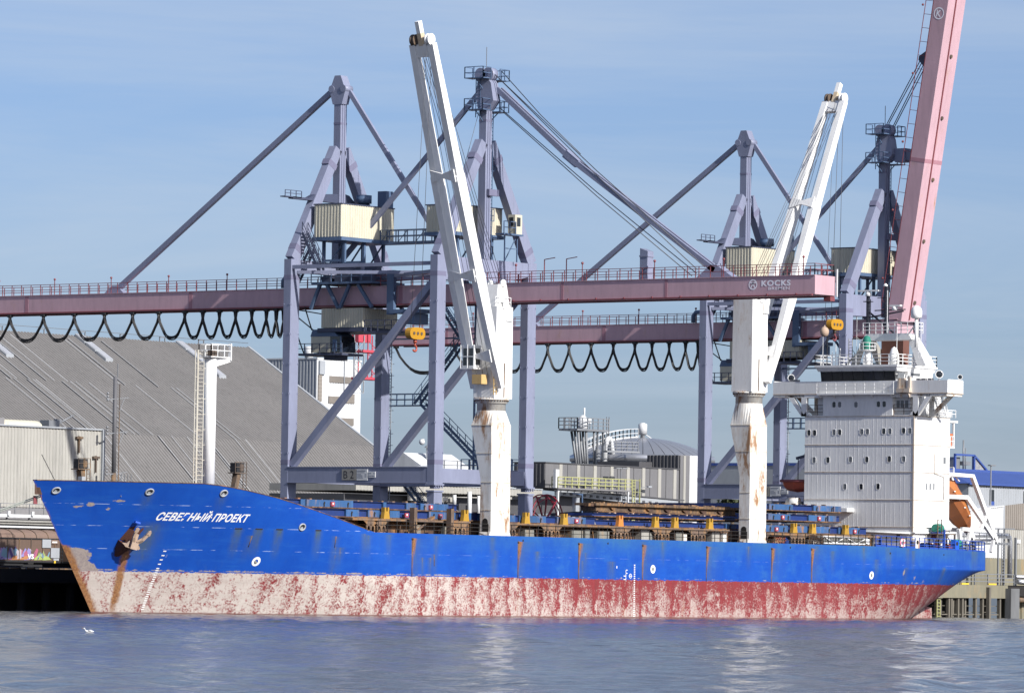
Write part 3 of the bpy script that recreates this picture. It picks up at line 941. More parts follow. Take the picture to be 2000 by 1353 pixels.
g.rail([p + V((.5, .9, 0)) for p in pts], 1.1, .9, .045, 2, True)
g.build('roof_stair', WHITEW, tk)
g = MB(); P = [V((249.6, 108.8, 3.4)), V((249.6, 108.8, 19.6))]
for i in range(7):
    a = math.pi * i / 6
    P.append(V((249.6 + .5 - .5 * math.cos(a), 108.6, 19.9 + .7 * math.sin(a))))
P.append(V((250.7, 108.4, 18.6)))
g.tube(P, .3, 10); g.build('bent_pipe', WHITEW, tk)
g = MB(); g.tube([(247.9, 108.6, 3.4), (247.9, 108.6, 19.2)], .3, 8); g.build('riser_pipe', GALV, tk)
g = MB(); g.rail([(246.5, 106.5, 19.0), (250.5, 104.5, 19.0)], 1.1, .7, .05, 3); g.bar((246.5, 106.5, 18.9), (250.5, 104.5, 18.9), 1, .2); g.build('pipe_platform', GALV, tk)

sp = thing('pipe_tower', 'grey head platform on splayed pipes beside the domed tank', 'tower', (246.8, 110, 3.4))
g = MB(); g.box(243.6, 250.0, 108.6, 111.4, 21.35, 21.6); g.build('platform', GALV, sp)
g = MB(); g.rail([(243.6, 108.6, 21.6), (250, 108.6, 21.6)], 1.3, 1.0, .05, 3); g.rail([(243.6, 111.4, 21.6), (243.6, 108.6, 21.6)], 1.3, 1.0, .05, 3); g.rail([(243.6, 111.4, 21.6), (250, 111.4, 21.6)], 1.3, 1.0, .05, 3); g.build('handrail', GALV, sp)
g = MB(); g.lathe((246.6, 110, 21.6), [(.55, 0), (.62, .3), (.62, 1.1), (.4, 1.5), (.15, 1.7)], 14); g.box(246.6, 247.3, 109.2, 109.6, 22.3, 22.9); g.tube([(246.9, 110, 22.8), (246.9, 110, 24.2)], .12, 6); g.build('distributor_head', WHITEW, sp)
for i in range(7):
    g = MB(); a = 244.3 + i * .55
    g.tube([(a, 109 + (i % 3) * .9, 21.3), (245.6 + i * .42, 109.3 + (i % 3) * .5, 15.2)], .17, 6); g.build('splayed_pipe', GALV, sp)
for x in (248.3, 249.4):
    g = MB(); g.bar((x, 109, 3.4), (x, 109, 21.3), .2); g.build('tower_post', GALV, sp)
g = MB(); g.ladder((250.4, 109, 16), (250.4, 109, 23.2), (1, 0, 0), .5, .4, .04); g.build('ladder', GALV, sp)

SITE = None

# right-hand buildings
bh = thing('blue_roof_hall', 'pale grey hall with a blue hipped roof and dark slot windows', 'hall', (285, 75, 3.4))
g = MB(); corrug(g, (270.6, 70), (306, 70), 3.4, 15.7, (0, -1), .55, .06); g.box(270.6, 306, 70.1, 86, 3.4, 15.7); g.build('wall', GREYL, bh)
g = MB(); g.add([(270.2, 69.6, 15.65), (306, 69.6, 15.65), (306, 76, 17.3), (275.2, 76, 17.3), (270.2, 86, 15.65), (306, 86, 15.65)], [(0, 1, 2, 3), (0, 3, 4), (3, 2, 5, 4)]); g.box(270.2, 306, 69.5, 69.75, 15.5, 15.68); g.build('roof', BLUEROOF, bh)
for x in (275.3, 283.1, 291):
    g = MB(); g.box(x, x + .95, 69.86, 69.96, 11.2, 15.0); wn_ = g.build('window', GLASS, bh)
    g = MB(); g.box(x, x + .95, 69.82, 69.87, 13.0, 13.6); g.build('pane', BLUEROOF, wn_)
fh = thing('flat_roof_hall', 'pale flat-roofed hall with a thin blue roof edge behind the blue roof', 'hall', (283, 100, 3.4))
g = MB(); g.box(275, 330, 92, 120, 3.4, 17.9); g.build('wall', GREYL, fh)
g = MB(); g.box(274.9, 330, 91.8, 120, 17.9, 18.25); g.build('roof_edge', BLUEROOF, fh)
rb = thing('blue_framed_rooftop_housing', 'blue framed rooftop housing with aerials above the flat hall', 'roof housing', (303, 95, 18.25))
g = MB()
for x in (304.0, 308.6):
    g.bar((x, 93, 18.2), (x, 93, 20.1), .25)
g.bar((303.9, 93, 20.1), (308.7, 93, 20.1), .25); g.bar((308.6, 93, 20.1), (312.5, 93.5, 18.3), .22); g.build('frame', BLUEROOF, rb)
g = MB(); g.add([(308.7, 93.1, 18.2), (312.5, 93.6, 18.2), (308.7, 93.1, 20.0)], [(0, 1, 2)]); g.prism([(308.7, 93.1, 18.2), (312.5, 93.6, 18.2), (308.7, 93.1, 20.0)], (0, .3, 0)); g.build('side_panel', WHITEW, rb)
g = MB(); g.box(304.5, 306, 93.5, 95, 18.3, 19.8); g.box(306.2, 307.8, 93, 94, 18.8, 19.3); g.tube([(306, 93, 18.3), (306, 93, 22)], .12, 6); g.tube([(306.5, 93, 18.3), (306.5, 93, 21)], .08, 6); g.build('aerials', GALV, rb)
sh = thing('white_ribbed_shed', 'white ribbed shed with a sloping top edge behind the pipe rack', 'shed', (212, 33, 3.4))
tp = lambda x: 11.25 + (x - 209) * .083
g = MB(); corrug(g, (203, 32), (217.0, 32), 6.35, 12, (0, -1), .42, .07, lambda t_: tp(203 + 14 * t_)); g.build('wall', WHITEW, sh)
g = MB(); g.prism([(203, 32.0, 3.4), (217.0, 32.0, 3.4), (217.0, 32.0, 6.35), (203, 32.0, 6.35)], (0, .3, 0)); g.build('concrete_plinth', CONC, sh)
g = MB(); g.prism([(203, 31.85, tp(203)), (217, 31.85, tp(217)), (217, 31.85, tp(217) + .12), (203, 31.85, tp(203) + .12)], (0, 14, 0)); g.build('roof_edge', WHITEW, sh)
sh = thing('beige_ribbed_shed', 'beige brown ribbed shed joined to the white ribbed shed', 'shed', (225, 33, 3.4))
g = MB(); corrug(g, (217.1, 31.8), (240, 31.8), 9.5, 12, (0, -1), .42, .08, lambda t_: tp(217 + 22.9 * t_) + .12); g.build('upper_wall', LOUV, sh)
g = MB(); corrug(g, (217.1, 31.9), (240, 31.9), 6.3, 9.5, (0, -1), .42, .07); g.build('wall', CREAMD, sh)
g = MB(); g.box(217.1, 240, 31.85, 32.3, 3.4, 6.3); g.build('concrete_plinth', CONC, sh)
g = MB(); g.box(219.2, 220.2, 31.7, 31.8, 8.0, 8.4); g.build('number_plate', WHITEW, sh)
g = MB(); text_plane('number', '11', INKG, sh, (219.4, 31.69, 8.06), (1, 0, 0), (0, 0, 1), .5, .28)
pr = thing('pipe_rack', 'grey pipe rack with a thick silver riser pipe on the jetty', 'pipe rack', (205, 26, 3.4))
g = MB(); g.bar((198.5, 26, 9.3), (209.6, 26, 9.4), .14); g.bar((198.5, 26, 7.75), (208.6, 26, 7.8), .2, .25); g.bar((198.5, 26, 8.4), (209, 26, 8.45), .1)
g.bar((204, 26, 9.3), (206.5, 26, 8.5), .1); g.bar((206.4, 26, 3.4), (206.4, 26, 9.4), .14); g.bar((207.6, 26, 3.4), (207.6, 26, 9.4), .14); g.build('frame', GALV, pr)
g = MB(); g.rail([(199, 25.6, 7.9), (208, 25.6, 7.9)], 1.0, 1.5, .04, 2); g.build('handrail', GALV, pr)
g = MB(); g.tube([(199, 26.2, 8.6), (208.3, 26.2, 8.7), (208.9, 26.2, 8.5), (209.1, 26.2, 8.0), (209.1, 26.2, 4.2)], .27, 10); g.build('riser_pipe', ALU, pr)
g = MB(); g.bar((209.9, 26, 3.4), (209.9, 26, 8.5), .22); g.build('column', GALV, pr)
g = MB(); g.ladder((206.9, 25.7, 3.8), (206.9, 25.7, 7.8), (1, 0, 0), .5, .33, .035); g.build('ladder', GALV, pr)
g = MB(); g.tube([(209.6, 25.8, 4.35), (222, 25.8, 4.35)], .2, 8); g.tube([(209, 25.2, 3.85), (210.8, 24.7, 3.75)], .28, 8); g.build('low_pipe', ALU, pr)
lm = thing('street_lamp', 'slim grey lamp post standing before the blue-roofed hall', 'lamp post', (262, 66, 3.4))
g = MB(); g.tube([(266, 64, 3.4), (266, 64, 17.6)], .09, 6); g.build('pole', GALV, lm)
g = MB(); g.box(265.6, 266.8, 63.8, 64.2, 17.6, 17.75); g.build('lamp_head', GALV, lm)

# two distant trees
def tree(name, label, x, y, zt, r, seed):
    rr = random.Random(seed)
    tr = thing(name, label, 'tree', (x, y, 3.4))
    g = MB(); g.tube([(x, y, 3.4), (x + .1, y, zt - r)], [.35, .18], 7)
    for k in range(6):
        a = rr.uniform(0, 6.28); g.tube([(x, y, zt - r * 1.6 + k * .2), (x + math.cos(a) * r * .7, y + math.sin(a) * r * .7, zt - r * .6 + rr.uniform(-.5, .5))], [.12, .04], 5)
    g.build('trunk', BARK, tr)
    g = MB()
    for k in range(700):
        d = V((rr.gauss(0, 1), rr.gauss(0, 1), rr.gauss(0, .9))).normalized() * (r * rr.uniform(.3, 1.0) ** .6 * (1 + .3 * math.sin(k * .37)))
        c = V((x, y, zt - r)) + d
        e1 = V((rr.uniform(-1, 1), rr.uniform(-1, 1), rr.uniform(-1, 1))).normalized() * .24
        e2 = e1.cross(V((rr.uniform(-1, 1), rr.uniform(-1, 1), 1))).normalized() * .18
        g.add([c - e1, c + e2, c + e1, c - e2], [(0, 1, 2, 3)])
    g.build('crown', LEAF, tr)
tree('bushy_tree', 'small green tree peeping past the aft white crane pedestal', 206.2, 60, 13.2, 1.4, 3)

# ------------------------------------------------------------------ gantry cranes
UA, UC = 106.5, 120.25         # front faces of the near and far leg frames
VB, VA = 24.0, 41.14           # river-side faces of the river and land legs
GZ = 3.4
UM = 113.9                     # mast centre line
crane = thing('gantry_crane', 'lavender gantry crane marked B 2 with its pink boom lowered over the ship', 'gantry crane', (UM, 33, GZ), 'gantry cranes on the quay')

def leg(u, v, split, bolts=True):
    g = MB()
    w_, d_ = 1.27, .83
    if split:
        g.box(u, u + w_, v, v + d_, 11.75, 32.5)
        g.box(u - .12, u + w_ + .12, v - .1, v + d_ + .1, 11.6, 11.75)
        g.box(u + .25, u + w_ - .25, v + .15, v + d_ - .15, 11.3, 11.6)
        g.box(u - .08, u + w_ + .08, v - .06, v + d_ + .06, 11.0, 11.15)
        g.box(u + .02, u + w_ - .02, v + .02, v + d_ - .02, GZ, 11.0)
        for k in range(4):
            g.box(u + .1 + k * .33, u + .18 + k * .33, v - .12, v - .02, 11.35, 11.6)
    else:
        g.box(u, u + w_, v, v + d_, GZ, 32.5)
    if bolts:
        z = 14.5
        while z < 31:
            for uu, vv in ((u - .05, v + .02), (u - .05, v + d_ - .1), (u + .04, v - .05), (u + w_ - .12, v - .05)):
                g.box(uu, uu + .09, vv, vv + .09, z, z + .12)
            z += 2.75
    o = g.build('leg', LAV, crane)
    for z0 in (13.5, 30.6):
        b_ = MB(); b_.box(u - .012, u + w_ + .012, v - .012, v + d_ + .012, z0, z0 + .42); b_.build('joint_band', LAVD, o)
    return o
leg(UA, VA, False); leg(UA, VB, True); leg(UC, VA, False); leg(UC, VB, True)
for u in (UA, UC):
    g = MB(); g.box(u + .02, u + 1.2, VB + .83, VA, 11.85, 13.22); g.box(u - .06, u + 1.28, VB + .83, VA, 13.22, 13.28); g.box(u - .06, u + 1.28, VB + .83, VA, 11.79, 11.85); g.build('sill_beam', LAV, crane)
    # knee braces over the whole frame height
    g = MB(); g.bar((u + .55, VA - .1, 13.4), (u + .55, VB + .9, 30.0), .62, .62, side=(1, 0, 0)); g.build('diagonal_brace', LAV, crane)
    g = MB(); g.bar((u + .3, VA, 31.75), (u + .3, VB + .8, 31.75), .3, .34); g.build('top_strut', LAV, crane)
for v in (VB, VA):
    g = MB(); g.box(UA + 1.27, UC, v + .08, v + .76, 11.85, 13.15); g.build('sill_beam', LAV, crane)
g = MB(); g.prism([(UA + 1.27, VB + .05, 30.3), (UC - 3.5, VB + .05, 30.5), (UC + 1.27, VB + .05, 31.4), (UC + 1.27, VB + .05, 32.45), (UA + 1.27, VB + .05, 32.45)], (0, .72, 0)); g.build('portal_beam', LAV, crane)
g = MB(); g.prism([(UA + 1.27, VA + .05, 31.3), (UC + 1.27, VA + .05, 31.3), (UC + 1.27, VA + .05, 32.45), (UA + 1.27, VA + .05, 32.45)], (0, .72, 0)); g.build('portal_beam', LAV, crane)
for a, c in (((UA + 1, VA, 31.3), (UM, VB + .8, 31.3)), ((UC, VA, 31.2), (UM, VB + .8, 31.2)), ((UA + 1, VB + .8, 31.1), (UM, 36, 31.1)), ((UC, VB + .8, 31.0), (UM, 36, 31.0))):
    g = MB(); g.bar(a, c, .32, .3); g.build('plan_brace', LAV, crane)

# masts: column with two splayed legs standing on the portal beam ends
for v, top in ((VA + .42, 49.6), (VB + .42, 49.2)):
    o = MB(); o.box(UM - .45, UM + .45, v - .4, v + .4, 32.45, top)
    for uu in (UM - .2, UM + .12):
        o.box(uu, uu + .1, v - .47, v - .4, 32.5, top - 1.5)
    ms = o.build('mast', LAV, crane)
    for s, ub in ((-1, UA + .65), (1, UC + .65)):
        g = MB(); g.bar((ub, v, 32.45), (UM + s * .62, v, 43.2), .8, 1.25, side=(0, 1, 0), h2=1.0); ml = g.build('mast_leg', LAV, crane)
        d = V((UM + s * .62 - ub, 0, 10.75)) / 10.75
        for zz in (33.2, 41.4):
            p = V((ub, v, 32.45)) + d * (zz - 32.45)
            b_ = MB(); b_.bar(p, p + d * .5, .83, 1.27, side=(0, 1, 0)); b_.build('joint_band', LAVD, ml)
    g = MB()
    if v > 30:
        g.prism([(UM - .5, v - .55, top - 2.2), (UM - .5, v - .95, top - .9), (UM - .5, v - .35, top + .5), (UM - .5, v + .35, top + .5), (UM - .5, v + .95, top - .9), (UM - .5, v + .55, top - 2.2)], (1.0, 0, 0))
        for s in (-1, 1):
            g.lathe((UM - .56, v + s * .7, top - .75), [(.34, 0), (.34, 1.12)], 14, (1, 0, 0))
    else:
        g.prism([(UM - .55, v - .55, top - 3), (UM - .55, v - 1.25, top - 2.2), (UM - .55, v - .95, top - .6), (UM - .55, v - .5, top), (UM - .55, v + .5, top), (UM - .55, v + .8, top - 1.6), (UM - .55, v + .5, top - 3)], (1.1, 0, 0))
        for s in (-.45, .45):
            g.lathe((UM - .4, v + s, top + .25), [(.62, 0), (.62, .8)], 16, (1, 0, 0))
    g.build('mast_head', LAV, crane)
    b_ = MB(); b_.box(UM - .47, UM + .47, v - .42, v + .42, top - 4.1, top - 3.9); b_.build('joint_band', LAVD, ms)
v = VB + .42
for z, e in ((49.0, 1.5), (46.1, 1.7)):
    g = MB()
    g.box(UM - 1.7, UM - .5, v - .9, v + 1.2, z, z + .08); g.box(UM + .5, UM + 1.9, v - 1.2, v + .6, z - .1, z - .02)
    g.rail([(UM - 1.7, v + 1.2, z), (UM - 1.7, v - .9, z), (UM - .5, v - .9, z)], 1.05, .9, .035); g.rail([(UM - 1.7, v + 1.2, z), (UM - .5, v + 1.2, z)], 1.05, .9, .035)
    g.rail([(UM + .5, v - 1.2, z - .1), (UM + 1.9, v - 1.2, z - .1), (UM + 1.9, v + .6, z - .1)], 1.05, .9, .035)
    g.bar((UM - 1.6, v, z), (UM - .4, v, z - 1), .07); g.bar((UM + 1.8, v, z - .1), (UM + .4, v, z - 1.1), .07)
    g.build('mast_platform', STEELB, crane)
g = MB(); g.ladder((UM + .55, v - .2, 33), (UM + .55, v - .2, 46), (0, 1, 0), .5, .35, .03); g.ladder((UM - .55, v + .5, 45.5), (UM - .55, v + .5, 49), (0, 1, 0), .5, .35, .03); g.build('mast_ladder', STEELB, crane)
for z in (40.6, 36.0):
    g = MB(); g.box(UM + .5, UM + 1.1, v - .3, v + .3, z, z + .06); g.rail([(UM + 1.1, v - .3, z), (UM + 1.1, v + .3, z)], 1.1, .3, .03); g.build('rest_platform', STEELB, crane)
g = MB(); g.box(UM - .25, UM + 1.3, v - .75, v - .45, 38.3, 38.9); g.build('cable_box', LAVD, crane)
g = MB(); g.bar((UM, v, 50), (UM, v, 52), .05); g.build('aerial', GALV, crane)
vl = VA + .42
g = MB(); g.box(UA + .3, UM, vl - .3, vl + .3, 38.1, 38.3); g.prism([(UA + 2.6, vl - .3, 38.3), (UM, vl - .3, 38.3), (UM, vl - .3, 39), (UA + 3.5, vl - .3, 38.7)], (0, .6, 0)); g.rail([(UA - .9, vl - .3, 38.3), (UA + 1.5, vl - .3, 38.3)], .55, .8, .03); g.box(UA - .9, UA + 1.5, vl - .3, vl + .3, 38.2, 38.3)
g.prism([(UM, vl - .3, 38.2), (UM + 2.2, vl - .3, 38.2), (UM + 1.2, vl - .3, 38.9), (UM, vl - .3, 39.1)], (0, .6, 0)); g.build('anemometer_bridge', DARKB, crane)
g = MB(); g.tube([(UM + 2.0, vl - 1.4, 37.6), (UM + 2.0, vl - 1.4, 38.2)], .5, 10); g.lathe((UM + 2, vl - 1.4, 38.2), [(.75, 0), (.75, .75)], 14); g.build('roof_winch', STEELB, crane)

# crossing stays between the two masts
for k, (a, c) in enumerate((((UM, VA - .2, 48.9), (UM, VB + 1.2, 28.6)), ((UM, VB + .8, 48.0), (UM, VA + 1.6, 31.0)))):
    g = MB(); g.bar(V(a) + V((.25 - .5 * k, 0, 0)), V(c) + V((.25 - .5 * k, 0, 0)), .28, .46, side=(1, 0, 0)); g.build('cross_stay', LAV, crane)
g = MB(); g.bar((UM, VA + 1.1, 48.9), (UM + .5, 69.8, 30.3), .42, .48, side=(1, 0, 0)); g.build('back_stay', LAV, crane)
g = MB(); g.prism([(UM + .3, 68.2, 30.15), (UM + .3, 71, 30.15), (UM + .3, 69.9, 31.0), (UM + .3, 69.2, 31.0)], (.6, 0, 0)); g.build('stay_foot', LAV, crane)

# boom, land side
BU0, BU1, BZ0, BZ1 = 112.9, 116.1, 28.5, 30.14
g = MB(); g.box(BU0, BU1, 22.0, 88.0, BZ0, BZ1); g.box(BU0 - .08, BU1 + .08, 22.0, 88.0, BZ1, BZ1 + .05)
bm = g.build('boom', PINK, crane)
for vv in (79.5, 58.5, 33.0):
    b_ = MB(); b_.box(BU0 - .015, BU1 + .015, vv, vv + .45, BZ0 + .02, BZ1 - .02); b_.build('joint_band', paint('boom_joint_paint', (.38, .19, .23), .6), bm)
b_ = MB(); b_.box(BU0 - .2, BU0 + .1, 22.0, 88, BZ0 - .14, BZ0); b_.box(BU1 - .1, BU1 + .2, 22, 88, BZ0 - .14, BZ0); b_.build('running_rail', REDP, bm)
g = MB(); g.rail([(BU0 + .1, 22, BZ1 + .05), (BU0 + .1, 88, BZ1 + .05)], 1.0, 1.25, .03, 2); g.rail([(BU1 - .1, 22, BZ1 + .05), (BU1 - .1, 88, BZ1 + .05)], 1.0, 1.25, .03, 2)
for vv in np.arange(47, 88, 7.3):
    g.bar((BU0 + .1, vv, BZ1), (BU0 + .1, vv, BZ1 + 1.5), .06); g.sph((BU0 + .1, vv, BZ1 + 1.55), .12, 6, 4)
g.build('railing', REDP, crane)
g = MB(); g.box(BU0 - .14, BU0 - .06, 44, 88, BZ0 - .22, BZ0 - .14); g.build('festoon_rail', BLACK, crane)

# trolley, hanging house, cab
g = MB(); g.box(112.0, 117.0, 36.0, 43.2, 30.45, 30.65); g.rail([(112.0, 43.2, 30.65), (112.0, 36, 30.65)], 1.0, 1.2, .035); g.build('trolley_platform', STEELB, crane)
for (a, c) in (((112.4, 42.4, 30.5), (112.4, 43.5, 28.2)), ((112.4, 41.6, 30.4), (112.4, 40.2, 28.2)), ((112.4, 38.9, 30.4), (112.4, 40, 28.2)), ((112.4, 37.9, 30.4), (112.4, 36.2, 28.2)), ((117, 42.4, 30.5), (117, 43.5, 28.2)), ((117, 37.9, 30.5), (117, 36.2, 28.2))):
    g = MB(); g.bar(a, c, .28); g.build('trolley_frame', STEELB, crane)
for k, (a, c, d, e) in enumerate(((41.4, 42.6, .5, .6), (38.8, 40.9, .7, .75), (36.3, 38.0, .6, 1.0))):
    g = MB(); g.box(112.6, 115.8, a, c, 30.65, 30.65 + d); g.lathe((112.8, (a + c) / 2, 30.65 + d), [(.45, 0), (.45, 2.4)], 12, (1, 0, 0)); g.box(113.2, 114.0, a + .1, c - .2, 30.7 + d, 30.7 + d + e); g.build('winch_drum', DARKB, crane)
g = MB(); g.box(112.3, 112.7, 33.6, 34.4, 27.5, 31.6); g.build('cable_tower', STEELB, crane)
g = MB(); g.box(112.2, 114, 30.5, 34, 27.6, 27.95); g.box(112.4, 114.5, 31.2, 32.5, 26.6, 27.6); g.build('trolley_arm', STEELB, crane)
g = MB(); corrug(g, (112.5, 42.3), (112.5, 37.3), 26.4, 28.2, (-1, 0), .3, .05); corrug(g, (112.5, 37.3), (117.6, 37.3), 26.4, 28.2, (0, -1), .3, .05); g.box(112.55, 117.6, 37.35, 42.3, 26.4, 28.15); g.build('trolley_house', CREAM, crane)
g = MB(); g.box(112.3, 117.8, 37, 42.6, 26.0, 26.36); g.box(112.3, 117.8, 33, 37, 25.8, 26.0); g.rail([(112.3, 37, 26.0), (112.3, 33, 26.0)], 1.0, .8, .035); g.build('house_floor', DARKB, crane)
g = MB(); g.prism([(112.5, 43.5, 25.6), (112.5, 43.3, 26.2), (112.5, 41.3, 26.2), (112.5, 41.2, 25.7), (112.5, 41.2, 24.1), (112.5, 43.5, 24.1)], (2.2, 0, 0)); cb = g.build('operator_cab', CREAM, crane)
g = MB(); g.prism([(112.45, 43.55, 25.6), (112.45, 43.3, 26.25), (112.45, 41.0, 26.25), (112.45, 40.2, 25.6)], (2.3, 0, 0)); g.build('cab_roof', STEELB, cb)
g = MB(); g.prism([(112.52, 41.2, 24.1), (112.52, 41.2, 25.6), (112.52, 40.0, 25.6), (112.52, 39.8, 24.1)], (2.1, 0, 0)); g.build('cab_window', GLASS, cb)
g = MB(); g.box(112.48, 112.52, 40.4, 40.9, 24.2, 25.3); g.box(112.48, 112.52, 39.85, 40.0, 24.1, 25.6); g.build('window_frame', STEELB, cb)
g = MB(); g.box(111.8, 115, 39.2, 44.6, 23.8, 24.0); g.box(112.6, 114.4, 40.6, 42, 23.4, 23.8); g.rail([(111.8, 44.6, 24), (111.8, 39.2, 24)], .9, .9, .035); g.build('cab_gallery', DARKB, crane)
g = MB(); g.bar((112.6, 44.4, 24), (112.6, 46.5, 28.4), .09); g.bar((112.6, 43.3, 26.2), (112.6, 46.4, 28.2), .09); g.bar((112.6, 43.5, 26.2), (112.6, 44.4, 28.4), .09); g.bar((112.6, 42.3, 27.7), (112.6, 46.3, 28.3), .1); g.build('cab_hanger', BLACK, crane)
g = MB(); g.tube([(112.4, 46.9, 30.2), (112.4, 46.9, 30.9), (112.4, 46.6, 31.25), (112.4, 45.2, 31.3)], .22, 8); g.build('cable_bend_pipe', STEELB, crane)

# machinery houses
for i, (a, c, v0, v1, z0, z1) in enumerate(((109.3, 117.1, 37.5, 40.75, 34.65, 37.65), (110.9, 118.1, 25.55, 28.8, 34.9, 37.35))):
    g = MB(); corrug(g, (a, v1), (a, v0), z0, z1, (-1, 0), .34, .05); corrug(g, (a, v0), (c, v0), z0, z1, (0, -1), .34, .05); g.box(a + .05, c, v0 + .05, v1, z0, z1 - .02)
    mh = g.build('machinery_house', CREAM, crane)
    g = MB(); g.box(a - .08, c + .08, v0 - .08, v1 + .08, z1, z1 + .1); g.build('roof_edge', DARKB, mh)
    g = MB(); g.box(a - .15, c + .15, v0 - .15, v1 + .15, z0 - .35, z0 - .02); g.build('floor_frame', STEELB, mh)
    for x in (a + 1, (a + c) / 2, c - 1):
        g = MB()
        g.bar((x, v0 + .4, 32.3), (x, v0 + .4, z0 - .3), .25); g.bar((x, v1 - .4, 32.3), (x, v1 - .4, z0 - .3), .25); g.bar((x, v0 + .4, z0 - .3), (x + .9, v1 - .4, 32.3), .12); g.bar((x, v0 + .4, 32.5), (x, v1 - .4, 32.5), .2)
        g.build('house_post', STEELB, mh)
g = MB(); g.box(115.0, 116.0, 28.9, 37.4, 34.2, 34.45); g.rail([(115.0, 37.4, 34.45), (115.0, 28.9, 34.45)], 1.1, 1.1, .04); g.rail([(116, 37.4, 34.45), (116, 28.9, 34.45)], 1.1, 1.1, .04)
for k in range(4):
    g.bar((115, 37.4 - k * 2.1, 34.4), (115, 36.3 - k * 2.1, 35.5), .05)
g.build('house_bridge', STEELB, crane)
g = MB(); g.box(116.0, 117.1, 37.6, 38.6, 37.7, 39.3); g.build('roof_cabinet', STEELB, crane)
g = MB(); g.box(117.0, 118.1, 23.2, 24.0, 34.95, 36.75); cbn = g.build('checker_cabin', CREAM, crane)
g = MB(); g.box(117.3, 117.8, 23.16, 23.2, 35.7, 36.5); g.build('cabin_window', GLASS, cbn)
g = MB(); g.box(116.96, 117.0, 23.4, 23.85, 35.7, 36.5); g.build('cabin_window', GLASS, cbn)
g = MB(); g.box(115.2, 118.2, 23.1, 24.1, 34.8, 34.95); g.rail([(115.2, 23.1, 34.95), (117, 23.1, 34.95)], 1.1, .8, .035)
g.bar((116, 23.6, 32.4), (116, 23.6, 34.9), .1); g.bar((117.9, 23.6, 32.4), (117.9, 23.6, 34.9), .1); g.bar((116, 23.6, 32.4), (117.9, 23.6, 34.9), .07); g.bar((116, 23.6, 33.6), (117.9, 23.6, 33.6), .07); g.build('cabin_stand', STEELB, crane)
# stairs from the far sill up to the houses
uf = UC + 1.9
pts = [((uf, 26.5, 13.2), (uf, 37.0, 20.4)), ((uf, 37.6, 20.4), (uf, 30.6, 26.0)), ((uf, 30.4, 26.0), (uf, 36.0, 31.6)), ((uf, 26.5, 13.2), (uf, 31.5, 7.0)), ((uf, 31.8, 7.0), (uf, 28, 3.6))]
pts = [((uf, 30.0, 13.4), (uf, 37.6, 19.6)), ((uf, 38.3, 19.6), (uf, 33.2, 25.2)), ((uf, 32.6, 25.2), (uf, 37.0, 30.6)), ((uf, 39.5, 12.0), (uf, 35.2, 7.6)), ((uf, 35.2, 7.6), (uf, 39.5, 3.6))]
for a, c in pts:
    g = MB(); g.stair(a, c, (1, 0, 0), .9, 1.0); g.build('stair_flight', STEELB, crane)
for v0, v1, z in ((37.4, 42.2, 19.5), (29.4, 33.6, 25.1), (26.5, 32.5, 13.3), (33.8, 36.2, 7.5)):
    g = MB(); g.box(UC + 1.3, UC + 2.5, v0, v1, z - .1, z); g.rail([(UC + 1.3, v0, z), (UC + 1.3, v1, z)], 1.05, 1.0, .04); g.rail([(UC + 2.5, v0, z), (UC + 2.5, v1, z)], 1.05, 1.0, .04); g.build('stair_landing', STEELB, crane)
g = MB(); g.bar((UC + 1.5, 31.2, 13.2), (UC + 1.5, 31.2, 31), .16); g.build('stair_post', STEELB, crane)
g = MB(); g.box(UC + .3, UC + .4, 30.9, VA, 25.6, 25.75); g.build('tie_rod', STEELB, crane)
g = MB(); g.ladder((UC + 1.35, VA + .1, 6), (UC + 1.35, VA + .1, 31), (0, 1, 0), .42, .3, .035)
for z in np.arange(8, 31, 1.1):
    g.bar((UC + 1.3, VA - .15, z), (UC + 1.75, VA - .1, z), .05); g.bar((UC + 1.75, VA - .1, z), (UC + 1.75, VA + .3, z), .05)
g.build('leg_ladder', GREYL, crane)
g = MB(); g.stair((UA + 1.7, VA - 2.2, 31.5), (UA + 1.7, VA - .2, 35.0), (1, 0, 0), .8, 1.0); g.build('stair_flight', DARKB, crane)
g = MB(); g.stair((UA + 2.3, VA + 1.4, 30.2), (UA + 2.3, VA - .6, 33.5), (1, 0, 0), .8, 1.0); g.build('stair_flight', DARKB, crane)
# travelling gear at the foot of each leg
for u in (UA, UC):
    for v in (VB, VA):
        g = MB(); g.box(u - .9, u + 2.2, v + .1, v + .75, 3.75, 4.5)
        tg = g.build('travel_bogie', DARKB, crane)
        for du in (-.5, .4, 1.0, 1.8):
            b_ = MB(); b_.lathe((u + du, v + .25, 3.78), [(.34, 0), (.34, .3)], 12, (0, 1, 0)); b_.build('wheel', BLACK, tg)
g = MB(); g.box(UA - .1, UA + .0, 25.2, 25.5, 15.4, 15.8); g.sph((UA - .2, 25.3, 15.5), .28, 8, 6); g.build('flood_lamp', WHITEW, crane)

